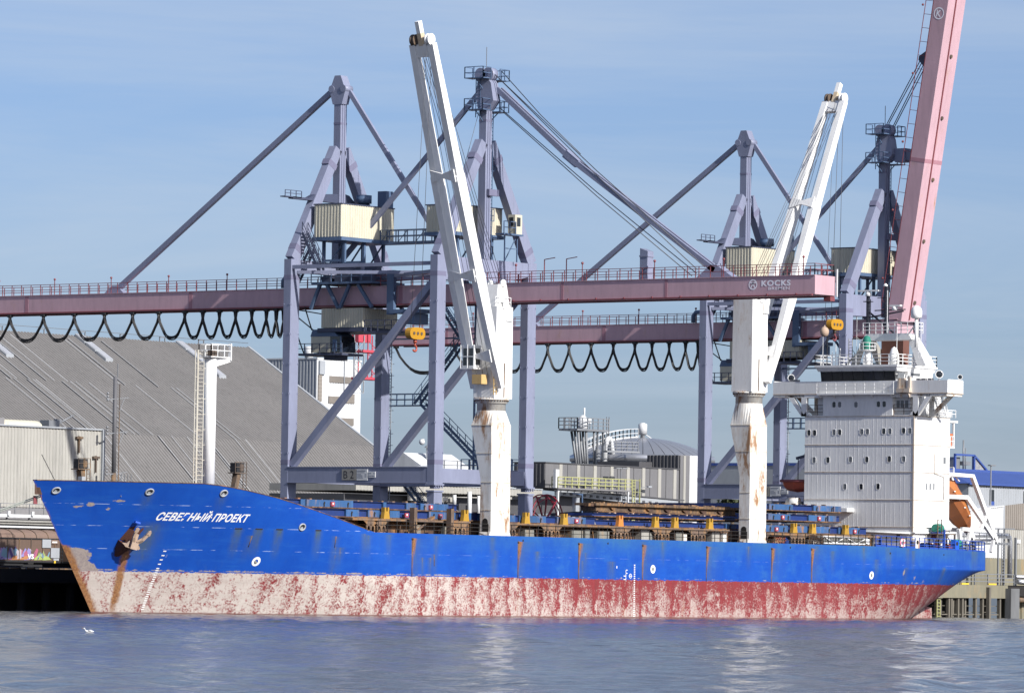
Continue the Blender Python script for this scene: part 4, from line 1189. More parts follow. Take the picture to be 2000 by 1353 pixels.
def sign(par, off, txt):
    u = UA + off + .02
    g = MB(); g.box(u - .1, u - .02, 33.0, 34.65, 12.05, 13.05); s1 = g.build('number_board', SIGNG, par)
    text_plane('number', txt, INK, s1, (u - .11, 34.42, 12.2), (0, -1, 0), (0, 0, 1), 1.18, .74, -.005)
    g = MB(); g.box(u - .1, u - .02, 31.65, 32.92, 12.03, 13.05); s2 = g.build('notice_board', WHITEW, par)
    g = MB()
    for z, w_, h_ in ((12.86, .98, .08), (12.72, .85, .055), (12.56, .45, .05), (12.45, .62, .05), (12.34, .66, .05), (12.22, .7, .045)):
        g.box(u - .106, u - .1, 32.85 - w_, 32.85, z, z + h_)
    for z in (12.56, 12.45, 12.34):
        g.box(u - .106, u - .1, 31.75, 31.95, z, z + .05)
    g.build('notice_text', INKG, s2)
    g = MB(); g.box(u - .1, u - .02, 30.75, 31.55, 12.3, 12.82); s3 = g.build('notice_board', WHITEW, par)
    g = MB(); g.box(u - .106, u - .1, 31.2, 31.5, 12.62, 12.7); g.box(u - .106, u - .1, 30.8, 30.95, 12.62, 12.7); g.box(u - .106, u - .1, 30.82, 31.5, 12.4, 12.47); g.build('notice_text', INKG, s3)

def festoon(par, u, vs, drop=2.55):
    for a, c in zip(vs, vs[1:]):
        g = MB()
        for k, (du, dd) in enumerate(((-.12, 0), (0.0, -.16), (.12, -.06), (.05, .12))):
            P = []
            for i in range(13):
                s = i / 12
                x = 2 * s - 1
                wv = .5 + .5 * math.copysign(abs(x) ** 1.0, x)
                sag = (1 - abs(x) ** 2.6) * (drop + dd)
                P.append((u + du, a + (c - a) * wv + (.12 if x < 0 else -.12) * (abs(x) > .8), BZ0 - .25 - sag))
            g.tube(P, .065, 5)
        g.build('festoon_cable', CABLE, par)
    for a in vs:
        g = MB(); g.box(u - .22, u + .22, a - .22, a + .22, BZ0 - .42, BZ0 - .2); g.build('festoon_trolley', BLACK, par)

SK = []
# second crane: the same thing with its parts copied along the quay
DU = 67.2
crane2 = copy_tree(crane, None, skip=('trolley_house',))
crane2.location.x += DU
ORG[crane2.name] = ORG[crane.name] + V((DU, 0, 0))
def reorg(o):
    for ch in o.children:
        ORG[ch.name] = ORG[crane2.name]
        reorg(ch)
reorg(crane2)
crane2['label'] = 'lavender gantry crane with its pink boom raised steeply behind the white deckhouse'
g = MB(); corrug(g, (112.5 + DU, 42.3), (112.5 + DU, 33.6), 26.4, 28.2, (-1, 0), .3, .05); corrug(g, (112.5 + DU, 33.6), (117.6 + DU, 33.6), 26.4, 28.2, (0, -1), .3, .05); g.box(112.55 + DU, 117.6 + DU, 33.65, 42.3, 26.4, 28.15); g.build('trolley_house', CREAM, crane2)
sign(crane, 0, 'B 2'); sign(crane2, DU, 'B 1')
festoon(crane, BU0 - .1, [86, 81.8, 77.4, 73.4, 69.5, 65.9, 62.6, 59.3, 57.06, 55.0, 53.0, 51.0, 49.2, 48.0, 47.1, 46.3])
festoon(crane2, BU0 - .1 + DU, [86.5, 78.5, 72.08, 69.0, 66.0, 63.2, 60.3, 57.4, 54.6, 52.4, 50.2, 48.1, 46.5, 45.6], 2.9)

# lowered river-side boom of the first crane
g = MB(); g.box(BU0, BU1, -12.8, 21.95, BZ0, BZ1); g.box(BU0 - .08, BU1 + .08, -12.8, 21.95, BZ1, BZ1 + .05)
bm = g.build('boom', PINK, crane)
for vv in (14.5, 3.0):
    b_ = MB(); b_.box(BU0 - .015, BU1 + .015, vv, vv + .3, BZ0 + .02, BZ1 - .02); b_.build('joint_band', bpy.data.materials['boom_joint_paint'], bm)
b_ = MB(); b_.box(BU0 - .2, BU0 + .1, -12.6, 21.95, BZ0 - .12, BZ0); b_.box(BU1 - .1, BU1 + .2, -12.6, 21.95, BZ0 - .12, BZ0)
for vv in np.arange(-11, 21, 3.1):
    b_.box(BU0 - .22, BU0 - .1, vv, vv + .14, BZ0 - .05, BZ0 + .1)
b_.build('running_rail', REDP, bm)
b_ = MB(); b_.box(BU1 - .1, BU1 + .05, -13.05, -12.9, BZ0 - .1, BZ1 + .7); b_.build('end_post', WHITEW, bm)
b_ = MB(); b_.box(BU1 - .9, BU1 - .2, -12.9, -12.2, BZ0 - .5, BZ0 - .1); b_.build('end_buffer', REDP, bm)
g = MB(); g.rail([(BU0 + .1, -12.7, BZ1 + .05), (BU0 + .1, 21.9, BZ1 + .05)], 1.0, 1.25, .03, 2); g.rail([(BU1 - .1, -12.7, BZ1 + .05), (BU1 - .1, 21.9, BZ1 + .05)], 1.0, 1.25, .03, 2); g.rail([(BU0 + .1, -12.7, BZ1 + .05), (BU1 - .1, -12.7, BZ1 + .05)], 1.0, 1.0, .03, 2)
for vv in (20, 12.5, 4.5, -3, -11.5):
    g.bar((BU0 + .1, vv, BZ1), (BU0 + .1, vv, BZ1 + 1.6), .06); g.sph((BU0 + .1, vv, BZ1 + 1.65), .13, 6, 4)
for vv in (19, 16.5):
    g.bar((BU1 - .1, vv, BZ1), (BU1 - .1, vv, BZ1 + 2.3), .07); g.bar((BU1 - .1, vv, BZ1 + 2.3), (BU1 - .1, vv - 1.2, BZ1 + 2.45), .07)
g.build('railing', REDP, crane)
g = MB(); g.hexa([(BU0 + .2, 5.4, BZ1), (BU0 + 1.1, 5.4, BZ1), (BU0 + 1.1, 6.2, BZ1), (BU0 + .2, 6.2, BZ1), (BU0 + .2, 5.35, 32.7), (BU0 + 1.1, 5.35, 32.7), (BU0 + 1.1, 6.2, 33.0), (BU0 + .2, 6.2, 33.0)]); g.box(BU0 + .15, BU0 + 1.15, 5.3, 6.25, 32.2, 32.35); g.build('rest_post', LAV, crane)
uL = BU0 - .02
def vp(x):   # v on the boom face for a distance along the lettering
    return x
text_plane('maker_name', 'KOCKS', LETTERG, bm, (uL, -7.15, 29.31), (0, -1, 0), (0, 0, 1), 3.1, .50, .035, 1.12)
text_plane('maker_town', 'BREMEN', LETTERG, bm, (uL, -7.9, 28.95), (0, -1, 0), (0, 0, 1), 2.25, .26, .012, 1.05)
g = MB()
c0 = (-6.25, 29.45)
n = 28
vs = []; fs = []
for k in range(n):
    a = 2 * math.pi * k / n
    for r in (.46, .36):
        vs.append((uL, c0[0] - r * math.cos(a), c0[1] + r * math.sin(a)))
for k in range(n):
    j = (k + 1) % n
    fs.append((2 * k, 2 * j, 2 * j + 1, 2 * k + 1))
g.add(vs, fs)
for poly in ([(-.33, .12), (.33, .12), (.33, .22), (-.33, .22)], [(-.05, .12), (-.26, -.26), (-.18, -.32), (.05, .08)], [(.05, .12), (.26, -.26), (.18, -.32), (-.05, .08)], [(-.06, .0), (.06, .0), (.06, .2), (-.06, .2)]):
    g.add([(uL - .002, c0[0] - x, c0[1] + y) for x, y in poly], [(0, 1, 2, 3)])
g.build('maker_emblem', LETTERG, bm)
# fore stays to the lowered boom
for du in (-.25, .35):
    g = MB(); g.bar((UM + du + .6, VB - .6, 48.1), (UM + du + .6, 14.9, 41.4), .3, .46, side=(1, 0, 0)); g.bar((UM + du + .6, 14.9, 41.4), (UM + du + .6, -1.2, 30.9), .3, .5, side=(1, 0, 0)); g.build('fore_stay', LAV, crane)
g = MB(); g.bar((UM + .6, 15.6, 41.9), (UM + .6, 14.2, 40.9), .75, .72, side=(1, 0, 0)); g.build('stay_joint', LAV, crane)
g = MB(); g.prism([(UM + .2, .9, 30.15), (UM + .2, -3.4, 30.15), (UM + .2, -1.4, 31.4), (UM + .2, -.8, 31.4)], (1.0, 0, 0)); g.build('stay_foot', LAV, crane)
g = MB()
for k, (du, a, c) in enumerate(((-.5, (23.6, 49.6), (-.4, 31.2)), (-.2, (23.4, 49.3), (.6, 31.0)), (.1, (23.2, 46.4), (.9, 30.7)), (.4, (23.0, 46.0), (1.6, 30.5)), (.9, (23.6, 49.8), (14.5, 41.9)))):
    g.tube([(UM + du + .4, a[0], a[1]), (UM + du + .4, (a[0] + c[0]) / 2, (a[1] + c[1]) / 2 - .25), (UM + du + .4, c[0], c[1])], .045, 5)
g.build('hoist_ropes', WIRE, crane)
g = MB(); g.tube([(UM - .8, VB + .6, 46), (UM - .6, VB + 3.0, 39), (UM - .5, VB + 4, 36)], .03, 4); g.build('signal_cable', WIRE, crane)

# raised boom of the second crane
hx, dz = V((0, 23.25, 30.2)), V((0, -.1605, 1)).normalized()
nv = V((0, -1, -.1605)).normalized()
a0, a1 = BU0 + DU, BU1 + DU
def rb_(u, s, tt):
    p = hx + dz * s + nv * tt
    return (u, p.y, p.z)
L_ = 35.5
g = MB(); g.hexa([rb_(a0, 0, 1.72), rb_(a1, 0, 1.72), rb_(a1, 0, 0), rb_(a0, 0, 0), rb_(a0, L_, 1.72), rb_(a1, L_, 1.72), rb_(a1, L_, 0), rb_(a0, L_, 0)])
bm = g.build('boom', PINK, crane2)
um = (a0 + a1) / 2 - .2
b_ = MB(); b_.hexa([rb_(um - .07, .2, 1.82), rb_(um + .07, .2, 1.82), rb_(um + .07, .2, 1.72), rb_(um - .07, .2, 1.72), rb_(um - .07, L_, 1.82), rb_(um + .07, L_, 1.82), rb_(um + .07, L_, 1.72), rb_(um - .07, L_, 1.72)]); b_.build('running_rail', REDP, bm)
b_ = MB()
for s in np.arange(2, L_, 6.3):
    p = rb_(um + .55, s, 1.72); b_.lathe(p, [(.2, 0), (.2, .12)], 12, nv)
b_.build('drain_cover', BROWNP, bm)
b_ = MB(); b_.hexa([rb_(a0 - .015, 16.2, 1.735), rb_(a1 + .015, 16.2, 1.735), rb_(a1 + .015, 16.2, -.015), rb_(a0 - .015, 16.2, -.015), rb_(a0 - .015, 16.6, 1.735), rb_(a1 + .015, 16.6, 1.735), rb_(a1 + .015, 16.6, -.015), rb_(a0 - .015, 16.6, -.015)]); b_.build('joint_band', bpy.data.materials['boom_joint_paint'], bm)
b_ = MB()
pa, pb_ = V(rb_(a0 + .1, .3, -1.0)), V(rb_(a0 + .1, L_, -1.0))
b_.bar(pa, pb_, .055)
for s in np.arange(.3, L_, 1.4):
    b_.bar(rb_(a0 + .1, s, -1.0), rb_(a0 + .1, s, 0), .05)
for s in np.arange(4, L_, 7):
    b_.sph(rb_(a0 + .1, s, -1.3), .13, 6, 4)
b_.bar(V(rb_(a0 + .03, 0, -.03)), V(rb_(a0 + .03, L_, -.03)), .09)
b_.build('walkway_railing', REDP, bm)
g = MB(); g.prism([rb_(a0 + .3, 25.6, 0), rb_(a0 + .3, 27.6, 0), rb_(a0 + .3, 26.8, -1.0), rb_(a0 + .3, 26.4, -1.0)], (1.2, 0, 0)); g.build('stay_foot', DARKB, crane2)
g = MB()
for k in range(4):
    g.tube([(UM + DU - .3 + k * .3, VB + .2 - (k > 1) * .5, 49.8), rb_(a0 + .5 + k * .25, 26.6 - k * .35, -.8)], .05, 5)
g.build('hoist_ropes', WIRE, crane2)
g = MB(); g.bar((UM + DU + .4, VB - .4, 46.9), (UM + DU + .4, 20.6, 46.9), .5, 1.0, side=(1, 0, 0)); g.box(UM + DU, UM + DU + 1.2, VB - 2.0, VB - .8, 46.2, 47.6); g.build('boom_latch', LAV, crane2)
text_plane('maker_emblem', 'K', LETTERG, bm, rb_(a0 - .02, 31.0, .55), nv, dz, .55, .7, .02)
vs = []; fs = []
b_ = MB()
for k in range(24):
    a = 2 * math.pi * k / 24
    for r in (.62, .50):
        vs.append(rb_(a0 - .02, 31.33 + r * math.sin(a), .84 + r * math.cos(a)))
for k in range(24):
    j = (k + 1) % 24
    fs.append((2 * k, 2 * j, 2 * j + 1, 2 * k + 1))
b_.add(vs, fs); b_.build('emblem_ring', LETTERG, bm)

# cable reel at the foot of the first crane
g = MB()
c = V((127.2, 26.6, 8.6))
rl = thing('cable_reel', 'large maroon spoked cable reel on the quay behind the blue hatch covers', 'cable reel', (129, 26.6, GZ))
P = [c + V((2.6 * math.cos(2 * math.pi * k / 28), 0, 2.6 * math.sin(2 * math.pi * k / 28))) for k in range(28)]
g.tube(P, .07, 5, closed=True); g.tube([p + V((0, .7, 0)) for p in P], .07, 5, closed=True)
P = [c + V((2.2 * math.cos(2 * math.pi * k / 28), 0, 2.2 * math.sin(2 * math.pi * k / 28))) for k in range(28)]
g.tube(P, .05, 5, closed=True)
g.build('rim', REDR, rl)
for k in range(20):
    a = 2 * math.pi * k / 20
    g = MB(); g.bar(c + V((.3 * math.cos(a), .3, .3 * math.sin(a))), c + V((2.55 * math.cos(a), .0 if k % 2 else .7, 2.55 * math.sin(a))), .11); g.build('spoke', REDR, rl)
g = MB(); g.lathe(c + V((0, -.1, 0)), [(.5, 0), (.5, .9)], 14, (0, 1, 0)); g.build('hub', REDR, rl)
g = MB(); g.box(130.4, 131.8, 26.0, 27.2, 8.4, 9.3); g.box(130.8, 131.4, 25.9, 26.3, 9.7, 11.0); g.build('drive_box', GREYL, rl)
g = MB(); g.box(127.0, 134.0, 25.6, 27.6, 7.6, 7.75); g.rail([(127, 25.6, 7.75), (134, 25.6, 7.75)], 1.1, 1.4, .05); g.box(131.4, 133.2, 25.9, 27, 7.75, 8.8)
for x in (127.4, 130.5, 133.6):
    g.bar((x, 26.6, 3.4), (x, 26.6, 7.6), .3)
g.build('stand', STEELB, rl)
g = MB(); g.bar((131.8, 25.9, 7.8), (131.8, 25.9, 11.4), .12); g.bar((131.8, 25.9, 11.3), (130.2, 25.9, 11.4), .1); g.build('cable_guide', STEELB, rl)

# red lattice hoist mast behind the left crane
lm = thing('red_lattice_mast', 'red lattice mast with platforms seen below the cream trolley house', 'lattice mast', (141.5, 60, 3.4))
for (x0, x1, za, zb) in ((139.6, 141.2, 21.5, 27.3), (141.8, 144.0, 22.9, 27.4)):
    g = MB()
    for x in (x0, x1):
        g.bar((x, 60, za), (x, 60, zb), .09); g.bar((x, 61.2, za), (x, 61.2, zb), .09)
    z = za
    while z < zb - 1:
        g.bar((x0, 60, z), (x1, 60, z + 1.3), .05); g.bar((x1, 60, z), (x0, 60, z + 1.3), .05); g.bar((x0, 60, z), (x1, 60, z), .05); z += 1.3
    g.build('lattice', REDL if x0 > 141 else GREYL, lm)
for z in (22.9, 25.6):
    g = MB(); g.box(140.8, 144.2, 59.8, 61.3, z, z + .25); g.build('platform', REDL, lm)
g = MB(); g.box(140.4, 142.4, 60.1, 61, 26.6, 27.9); g.build('hoist_head', REDL, lm)

# ------------------------------------------------------------------ the ship
ship = thing('cargo_ship', 'long blue cargo ship with worn red and white underwater hull and white deckhouse aft', 'cargo ship', (100, 10, 0))

def lerp(x, P):
    if x <= P[0][0]: return P[0][1]
    for (a, b_), (c, d) in zip(P, P[1:]):
        if x <= c: return b_ + (d - b_) * (x - a) / (c - a)
    return P[-1][1]
def stem(z): return 44.27 - 0.6905 * z
def hb(u, z):
    """half breadth of the hull"""
    if u < 82:
        zz = min(max(z, 0), 10.4) / 10.4
        L = 34 - 12 * zz
        t_ = min(max((u - stem(z)) / L, 0), 1)
        return 10 * (1 - (1 - t_) ** 2.05)
    B = 10 - 4.3 * (min(max((u - 145) / 24, 0), 1)) ** 1.8
    if z >= 4.8 or u < 136: return B
    zb = lerp(u, [(136, -6), (150, -3.0), (156, -.8), (160, .6), (164, 2.4), (169, 4.5)])
    q_ = min(max((z - zb) / (4.8 - zb), 0), 1)
    e = .30 * min((u - 136) / 22, 1)
    return B * (q_ ** e if q_ > 0 else 0)
def top(u):
    return lerp(u, [(48.6, 10.36), (50.5, 10.2), (52.5, 9.92), (55.85, 9.36), (58.9, 8.74), (66.3, 7.15), (66.9, 6.98), (67.6, 6.86), (140, 6.84), (169, 6.58)])
def port(u, z, out=0.0):
    return 10 - hb(u, z) - out

DRIPS = [(72.74, 6.35), (87.34, 6.3), (96.01, 6.3), (105.48, 6.3), (115.28, 6.3), (125.57, 6.3), (132.07, 6.35)]
SMALL = [(54.4, 6.4), (62.9, 6.45), (75.7, 5.2), (121.9, 6.5), (135.6, 6.3), (145.2, 6.3), (156.5, 5.0), (149.6, 6.5), (66.9, 6.6)]
for _k in range(30):
    SMALL.append((RN.uniform(62, 166), RN.choice((6.7, 6.7, 5.6, 4.9))))
SLOTS = [53.03, 54.85, 56.77, 60.79]
def stain(u, z):
    r = gr = sc = 0.0
    for u0, zt in DRIPS:
        du = u - u0
        if -.35 < du < 2.6 and z < zt + .1:
            f = max(0, 1 - (zt - z) / 4.2)
            if du > 0:
                wdt = .26 + .45 * max(0, 1 - (zt - z) / 1.6) if z > 3 else .22
                r = max(r, math.exp(-(du / wdt) ** 2) * (.45 + .55 * f))
                gr = max(gr, math.exp(-du / .9) * f ** .6)
            else:
                gr = max(gr, math.exp(du / .12) * .6 * f)
    for u0, zt in SMALL:
        du = abs(u - u0)
        if du < 1.2 and z < zt:
            f = max(0, 1 - (zt - z) / 2.4)
            gr = max(gr, math.exp(-(du / .35) ** 2) * .75 * f)
            r = max(r, math.exp(-(du / .10) ** 2) * .5 * f)
    for u0 in SLOTS:
        if z < 6.9:
            c = u0 + (6.9 - z) * .12
            gr = max(gr, math.exp(-((u - c) / .38) ** 4) * max(0, 1 - (6.9 - z) / 2.6))
    for u0 in (44.9, 50.6, 59.0):
        if z < 9.4:
            gr = max(gr, .6 * math.exp(-((u - u0) / .35) ** 2) * max(0, 1 - (9.4 - z) / 1.5))
    if u < 52:
        c = 45.15 + (4.6 - z) * .13
        if z < 5.6:
            r = max(r, 1.15 * math.exp(-((u - c) / .30) ** 2) * (1.0 if z > .8 else .6))
        gr = max(gr, .85 * math.exp(-((u - 46.1) / .8) ** 2) * max(0, min(1, (7.4 - z) / .6)) * max(0, min(1, (z - 3.6) / 1.5)))
        ds = u - stem(z)
        if z < 5.3:
            r = max(r, math.exp(-(ds / .55) ** 2) * 1.1)
            sc = max(sc, 1.2 * (1 if ds < 1.1 + .7 * math.sin(z * 3.1) ** 2 else math.exp(-((ds - 1.2) / .5) ** 2)) * min(1, (5.3 - z) * 3))
        r = max(r, .5 * math.exp(-(ds / .18) ** 2))
        for (a, b_, w_, h_) in ((40.6, 8.35, .45, .13), (41.3, 8.6, .35, .22), (43.0, 8.9, .6, .10), (40.2, 9.1, .3, .06), (42.6, 8.3, .12, .35)):
            sc = max(sc, math.exp(-((u - a) / w_) ** 2 - ((z - b_) / h_) ** 2))
    # paint worn off along the load line
    sc = max(sc, (.62 + .16 * math.sin(u * 1.7) * math.sin(u * .53 + 1)) * math.exp(-((z - 3.48) / .13) ** 2) * (1 if u < 80 else .75))
    for a, b_ in ((150.3, 3.9), (152.6, 3.6), (148, 4.4)):
        sc = max(sc, .7 * math.exp(-((u - a) / .35) ** 2 - ((z - b_) / .5) ** 2))
    return (min(r, 1), min(gr, 1), min(sc, 1), 1)

cols = [('b', i / 110) for i in range(111)] + [('u', 70 + (136 - 70) * i / 430) for i in range(1, 431)] + [('u', 136 + 33 * i / 110) for i in range(1, 111)]
NL, NU = 42, 34
def station(c):
    pts = []
    for j in range(NL + NU + 1):
        z = -1.5 + 6.3 * j / NL if j <= NL else None
        if z is None:
            f = (j - NL) / NU
            if c[0] == 'b':
                ut = stem(10.36) + c[1] * (70 - stem(10.36))
                zt = top(ut)
            else:
                zt = top(c[1])
            z = 4.8 + (zt - 4.8) * f
        u = stem(z) + c[1] * (70 - stem(z)) if c[0] == 'b' else c[1]
        if c[0] == 'u' and u > 136:
            zb = lerp(u, [(136, -6), (150, -3.0), (156, -.8), (160, .6), (164, 2.4), (169, 4.5)])
            zz = max(z, zb)
            pts.append((u, hb(u, zz), zz))
        else:
            pts.append((u, hb(u, z), z))
    return pts
ST = [station(c) for c in cols]
NR = NL + NU + 1
vs, fs, at = [], [], []
for side in (-1, 1):
    base = len(vs)
    for P in ST:
        for (u, hh, z) in P:
            vs.append((u - 100, side * hh, z))
            at.append(stain(u, z))
    for i in range(len(ST) - 1):
        for j in range(NR - 1):
            a = base + i * NR + j
            f = (a, a + NR, a + NR + 1, a + 1)
            fs.append(f if side < 0 else f[::-1])
n1 = len(ST) * NR
e = (len(ST) - 1) * NR
for j in range(NR - 1):            # transom
    fs.append((e + j, n1 + e + j, n1 + e + j + 1, e + j + 1))
me = bpy.data.meshes.new('hull')
me.from_pydata(vs, [], fs)
ca = me.color_attributes.new('stain', 'FLOAT_COLOR', 'POINT')
ca.data.foreach_set('color', np.array(at, dtype=np.float32).ravel())
me.polygons.foreach_set('use_smooth', [True] * len(fs))
HM, t, b = nodes('ship_hull_paint')
geo = t.nodes.new('ShaderNodeNewGeometry')
sx = t.nodes.new('ShaderNodeSeparateXYZ')
t.links.new(geo.outputs['Position'], sx.inputs[0])
X, Z = sx.outputs['X'], sx.outputs['Z']
atn = t.nodes.new('ShaderNodeAttribute'); atn.attribute_name = 'stain'
sp_ = t.nodes.new('ShaderNodeSeparateColor')
t.links.new(atn.outputs['Color'], sp_.inputs[0])
RU, GRM, SCF = sp_.outputs[0], sp_.outputs[1], sp_.outputs[2]
fine = noise(t, 6.0, (1, 1, 1), 6, 0.7)
streak = noise(t, 2.6, (1, 1, .16), 6, 0.65)
horz = noise(t, 1.1, (.3, .3, 2.0), 6, 0.65)
big = noise(t, 0.42, (1, 1, .55), 7, 0.62, 0.5)
scr = noise(t, 2.4, (.8, .8, 1.3), 8, .78, 1.2)
blot = noise(t, 1.5, (1, 1, .8), 8, 0.7, 0.6)
# blue topsides
blue = mixc(t, ramp(t, big, .3, .7), (0.005, 0.056, 0.34), (0.008, 0.076, 0.40))
blue = mixc(t, ramp(t, horz, .5, .75, 0, .45), blue, (0.02, 0.115, 0.42))
blue = mixc(t, ramp(t, streak, .58, .8, 0, .35), blue, (0.03, 0.095, 0.30))
blue = mixc(t, mth(t, 'MULTIPLY', mth(t, 'MULTIPLY', ramp(t, Z, 5.2, 6.9), ramp(t, X, 62, 95)), ramp(t, big, .32, .68, .15, .95)), blue, (0.035, 0.125, 0.25))
blue = mixc(t, mth(t, 'MULTIPLY', ramp(t, noise(t, .8, (.5, 1, .8), 5, .7), .52, .68, 0, .5), ramp(t, X, 62, 95)), blue, (0.03, 0.13, 0.36))
for zz in (6.92, 5.13, 8.62):
    d_ = mth(t, 'ABSOLUTE', mth(t, 'SUBTRACT', Z, zz), 0)
    ln = mth(t, 'MULTIPLY', ramp(t, d_, .012, .03, 1, 0), ramp(t, noise(t, 1.2, (1, 1, 3), 4), .5, .62, 0, .75))
    ln = mth(t, 'MULTIPLY', ln, ramp(t, X, 64, 72, 1, .25))
    blue = mixc(t, ln, blue, (0.45, 0.55, 0.72))
# worn antifouling: white primer showing through red
bias = mth(t, 'ADD', ramp(t, X, 40, 102, .048, -.022), mth(t, 'MULTIPLY', ramp(t, Z, .3, 3.2, .03, -.05), ramp(t, X, 75, 105)))
frm = t.nodes.new('ShaderNodeMath'); frm.operation = 'SINE'
t.links.new(mth(t, 'ADD', mth(t, 'MULTIPLY', X, 2 * math.pi / 2.4), mth(t, 'MULTIPLY', mth(t, 'ADD', blot, big), 9.0)), frm.inputs[0])
bars = ramp(t, frm.outputs[0], .3, 1.0, 0, -.045)
val = mth(t, 'ADD', mth(t, 'ADD', mth(t, 'MULTIPLY', big, .20), mth(t, 'MULTIPLY', mth(t, 'ADD', blot, scr), .27)), mth(t, 'ADD', mth(t, 'MULTIPLY', streak, .14), mth(t, 'MULTIPLY', horz, .12)))
val = mth(t, 'ADD', mth(t, 'ADD', val, bias), bars)
val = mth(t, 'ADD', val, mth(t, 'MULTIPLY', mth(t, 'SUBTRACT', fine, .5), .36))
wh = ramp(t, val, .445, .535)
red = mixc(t, ramp(t, streak, .35, .7), (0.235, 0.032, 0.036), (0.165, 0.034, 0.034))
red = mixc(t, ramp(t, fine, .55, .75, 0, .5), red, (0.34, 0.12, 0.11))
wht = mixc(t, ramp(t, horz, .35, .7), (0.58, 0.53, 0.485), (0.47, 0.42, 0.38))
wht = mixc(t, ramp(t, streak, .55, .75, 0, .5), wht, (0.38, 0.26, 0.24))
low = mixc(t, mth(t, 'MULTIPLY', wh, ramp(t, X, 70, 120, .96, .66)), red, wht)
low = mixc(t, mth(t, 'MULTIPLY', ramp(t, noise(t, 0.9, (1, 1, .4), 6, .7), .6, .72, 0, .45), ramp(t, X, 60, 90, .3, 1)), low, (0.42, 0.20, 0.10))
low = mixc(t, ramp(t, noise(t, 1.6, (1, .9, .7), 7, .75, 1.), .62, .7, 0, .5), low, (0.22, 0.17, 0.16))
bd = mth(t, 'ADD', Z, mth(t, 'ADD', mth(t, 'MULTIPLY', mth(t, 'SUBTRACT', blot, .5), .42), mth(t, 'MULTIPLY', mth(t, 'SUBTRACT', fine, .5), .25)))
isb = ramp(t, bd, 3.30, 3.36)
col = mixc(t, isb, low, blue)
# scuffs, grime, rust
sk = ramp(t, mth(t, 'MULTIPLY', SCF, ramp(t, blot, .30, .66, .35, 1.5)), .48, .62, 0, .85)
col = mixc(t, mth(t, 'MULTIPLY', sk, isb), col, mixc(t, ramp(t, fine, .4, .6), (0.40, 0.33, 0.24), (0.30, 0.24, 0.18)))
gm = mth(t, 'MULTIPLY', GRM, ramp(t, streak, .3, .65, .35, .95))
col = mixc(t, mth(t, 'MULTIPLY', gm, isb), col, (0.075, 0.105, 0.075))
rs_ = ramp(t, mth(t, 'MULTIPLY', RU, ramp(t, streak, .25, .65, .5, 1.25)), .30, .75, 0, .92)
col = mixc(t, rs_, col, mixc(t, ramp(t, fine, .35, .65), (0.16, 0.060, 0.022), (0.34, 0.16, 0.05)))
col = mixc(t, ramp(t, Z, .16, .05), col, (0.16, 0.08, 0.07))
t.links.new(col, b.inputs['Base Color'])
b.inputs['Roughness'].default_value = 0.42
b.inputs['Specular IOR Level'].default_value = 0.35
bn = t.nodes.new('ShaderNodeBump'); bn.inputs['Strength'].default_value = .25; bn.inputs['Distance'].default_value = .05
fr1 = t.nodes.new('ShaderNodeMath'); fr1.operation = 'SINE'
t.links.new(mth(t, 'MULTIPLY', X, 2 * math.pi / .82), fr1.inputs[0])
fr2 = t.nodes.new('ShaderNodeMath'); fr2.operation = 'SINE'
t.links.new(mth(t, 'MULTIPLY', Z, 2 * math.pi / .9), fr2.inputs[0])
dents = mth(t, 'ADD', mth(t, 'MULTIPLY', mth(t, 'ADD', fr1.outputs[0], mth(t, 'MULTIPLY', fr2.outputs[0], .6)), mth(t, 'MULTIPLY', big, .22)), mth(t, 'MULTIPLY', noise(t, .8, (1, 1, 1), 2), 1))
t.links.new(mth(t, 'ADD', dents, mth(t, 'MULTIPLY', fine, .15)), bn.inputs['Height'])
t.links.new(bn.outputs[0], b.inputs['Normal'])
me.materials.append(HM)
hull = bpy.data.objects.new('hull', me)
COL.objects.link(hull); hull.parent = ship
ORG['hull'] = V((100, 10, 0))

def edge_pts(us, z, ins):
    return [(u, 10 - max(hb(u, z) - ins, .02), z) for u in us], [(u, 10 + max(hb(u, z) - ins, .02), z) for u in us]
def deck(name, us, z, ins, mat):
    a, c = edge_pts(us, z, ins)
    g = MB()
    P = a + c[::-1]
    n = len(a)
    g.add(a + c, [(i, i + 1, n + i + 1, n + i) for i in range(n - 1)])
    g.build(name, mat, ship)
deck('forecastle_deck', [38.2 + i * 1.0 for i in range(20)], 9.2, .05, RUSTD)
deck('main_deck', [56 + i * 2 for i in range(53)] + [162, 165, 168.9], 6.55, .03, RUSTD)
g = MB(); g.box(57.2, 57.4, 1.2, 18.8, 6.6, 9.2); g.build('forecastle_bulkhead', WHITER, ship)
# bulwark cap and inner face round the bow
g = MB()
us = [37.3, 37.7, 38.4] + [39 + i * .8 for i in range(36)]
for sd in (-1, 1):
    for a, c in zip(us, us[1:]):
        za, zc = top(a), top(c)
        ya, yc = hb(a, za), hb(c, zc)
        ia, ic = max(ya - .16, 0), max(yc - .16, 0)
        ja, jc = max(hb(a, za - 1.1) - .16, 0), max(hb(c, zc - 1.1) - .16, 0)
        f = lambda y: 10 + sd * y
        g.add([(a, f(ya + .03), za), (c, f(yc + .03), zc), (c, f(ic), zc), (a, f(ia), za), (a, f(ya + .03), za + .06), (c, f(yc + .03), zc + .06), (c, f(ic), zc + .06), (a, f(ia), za + .06), (a, f(ja), za - 1.1), (c, f(jc), zc - 1.1)],
              [(0, 1, 5, 4), (4, 5, 6, 7), (3, 7, 6, 2), (3, 2, 9, 8), (0, 3, 2, 1)])
g.build('bulwark_cap', RUSTD, ship)
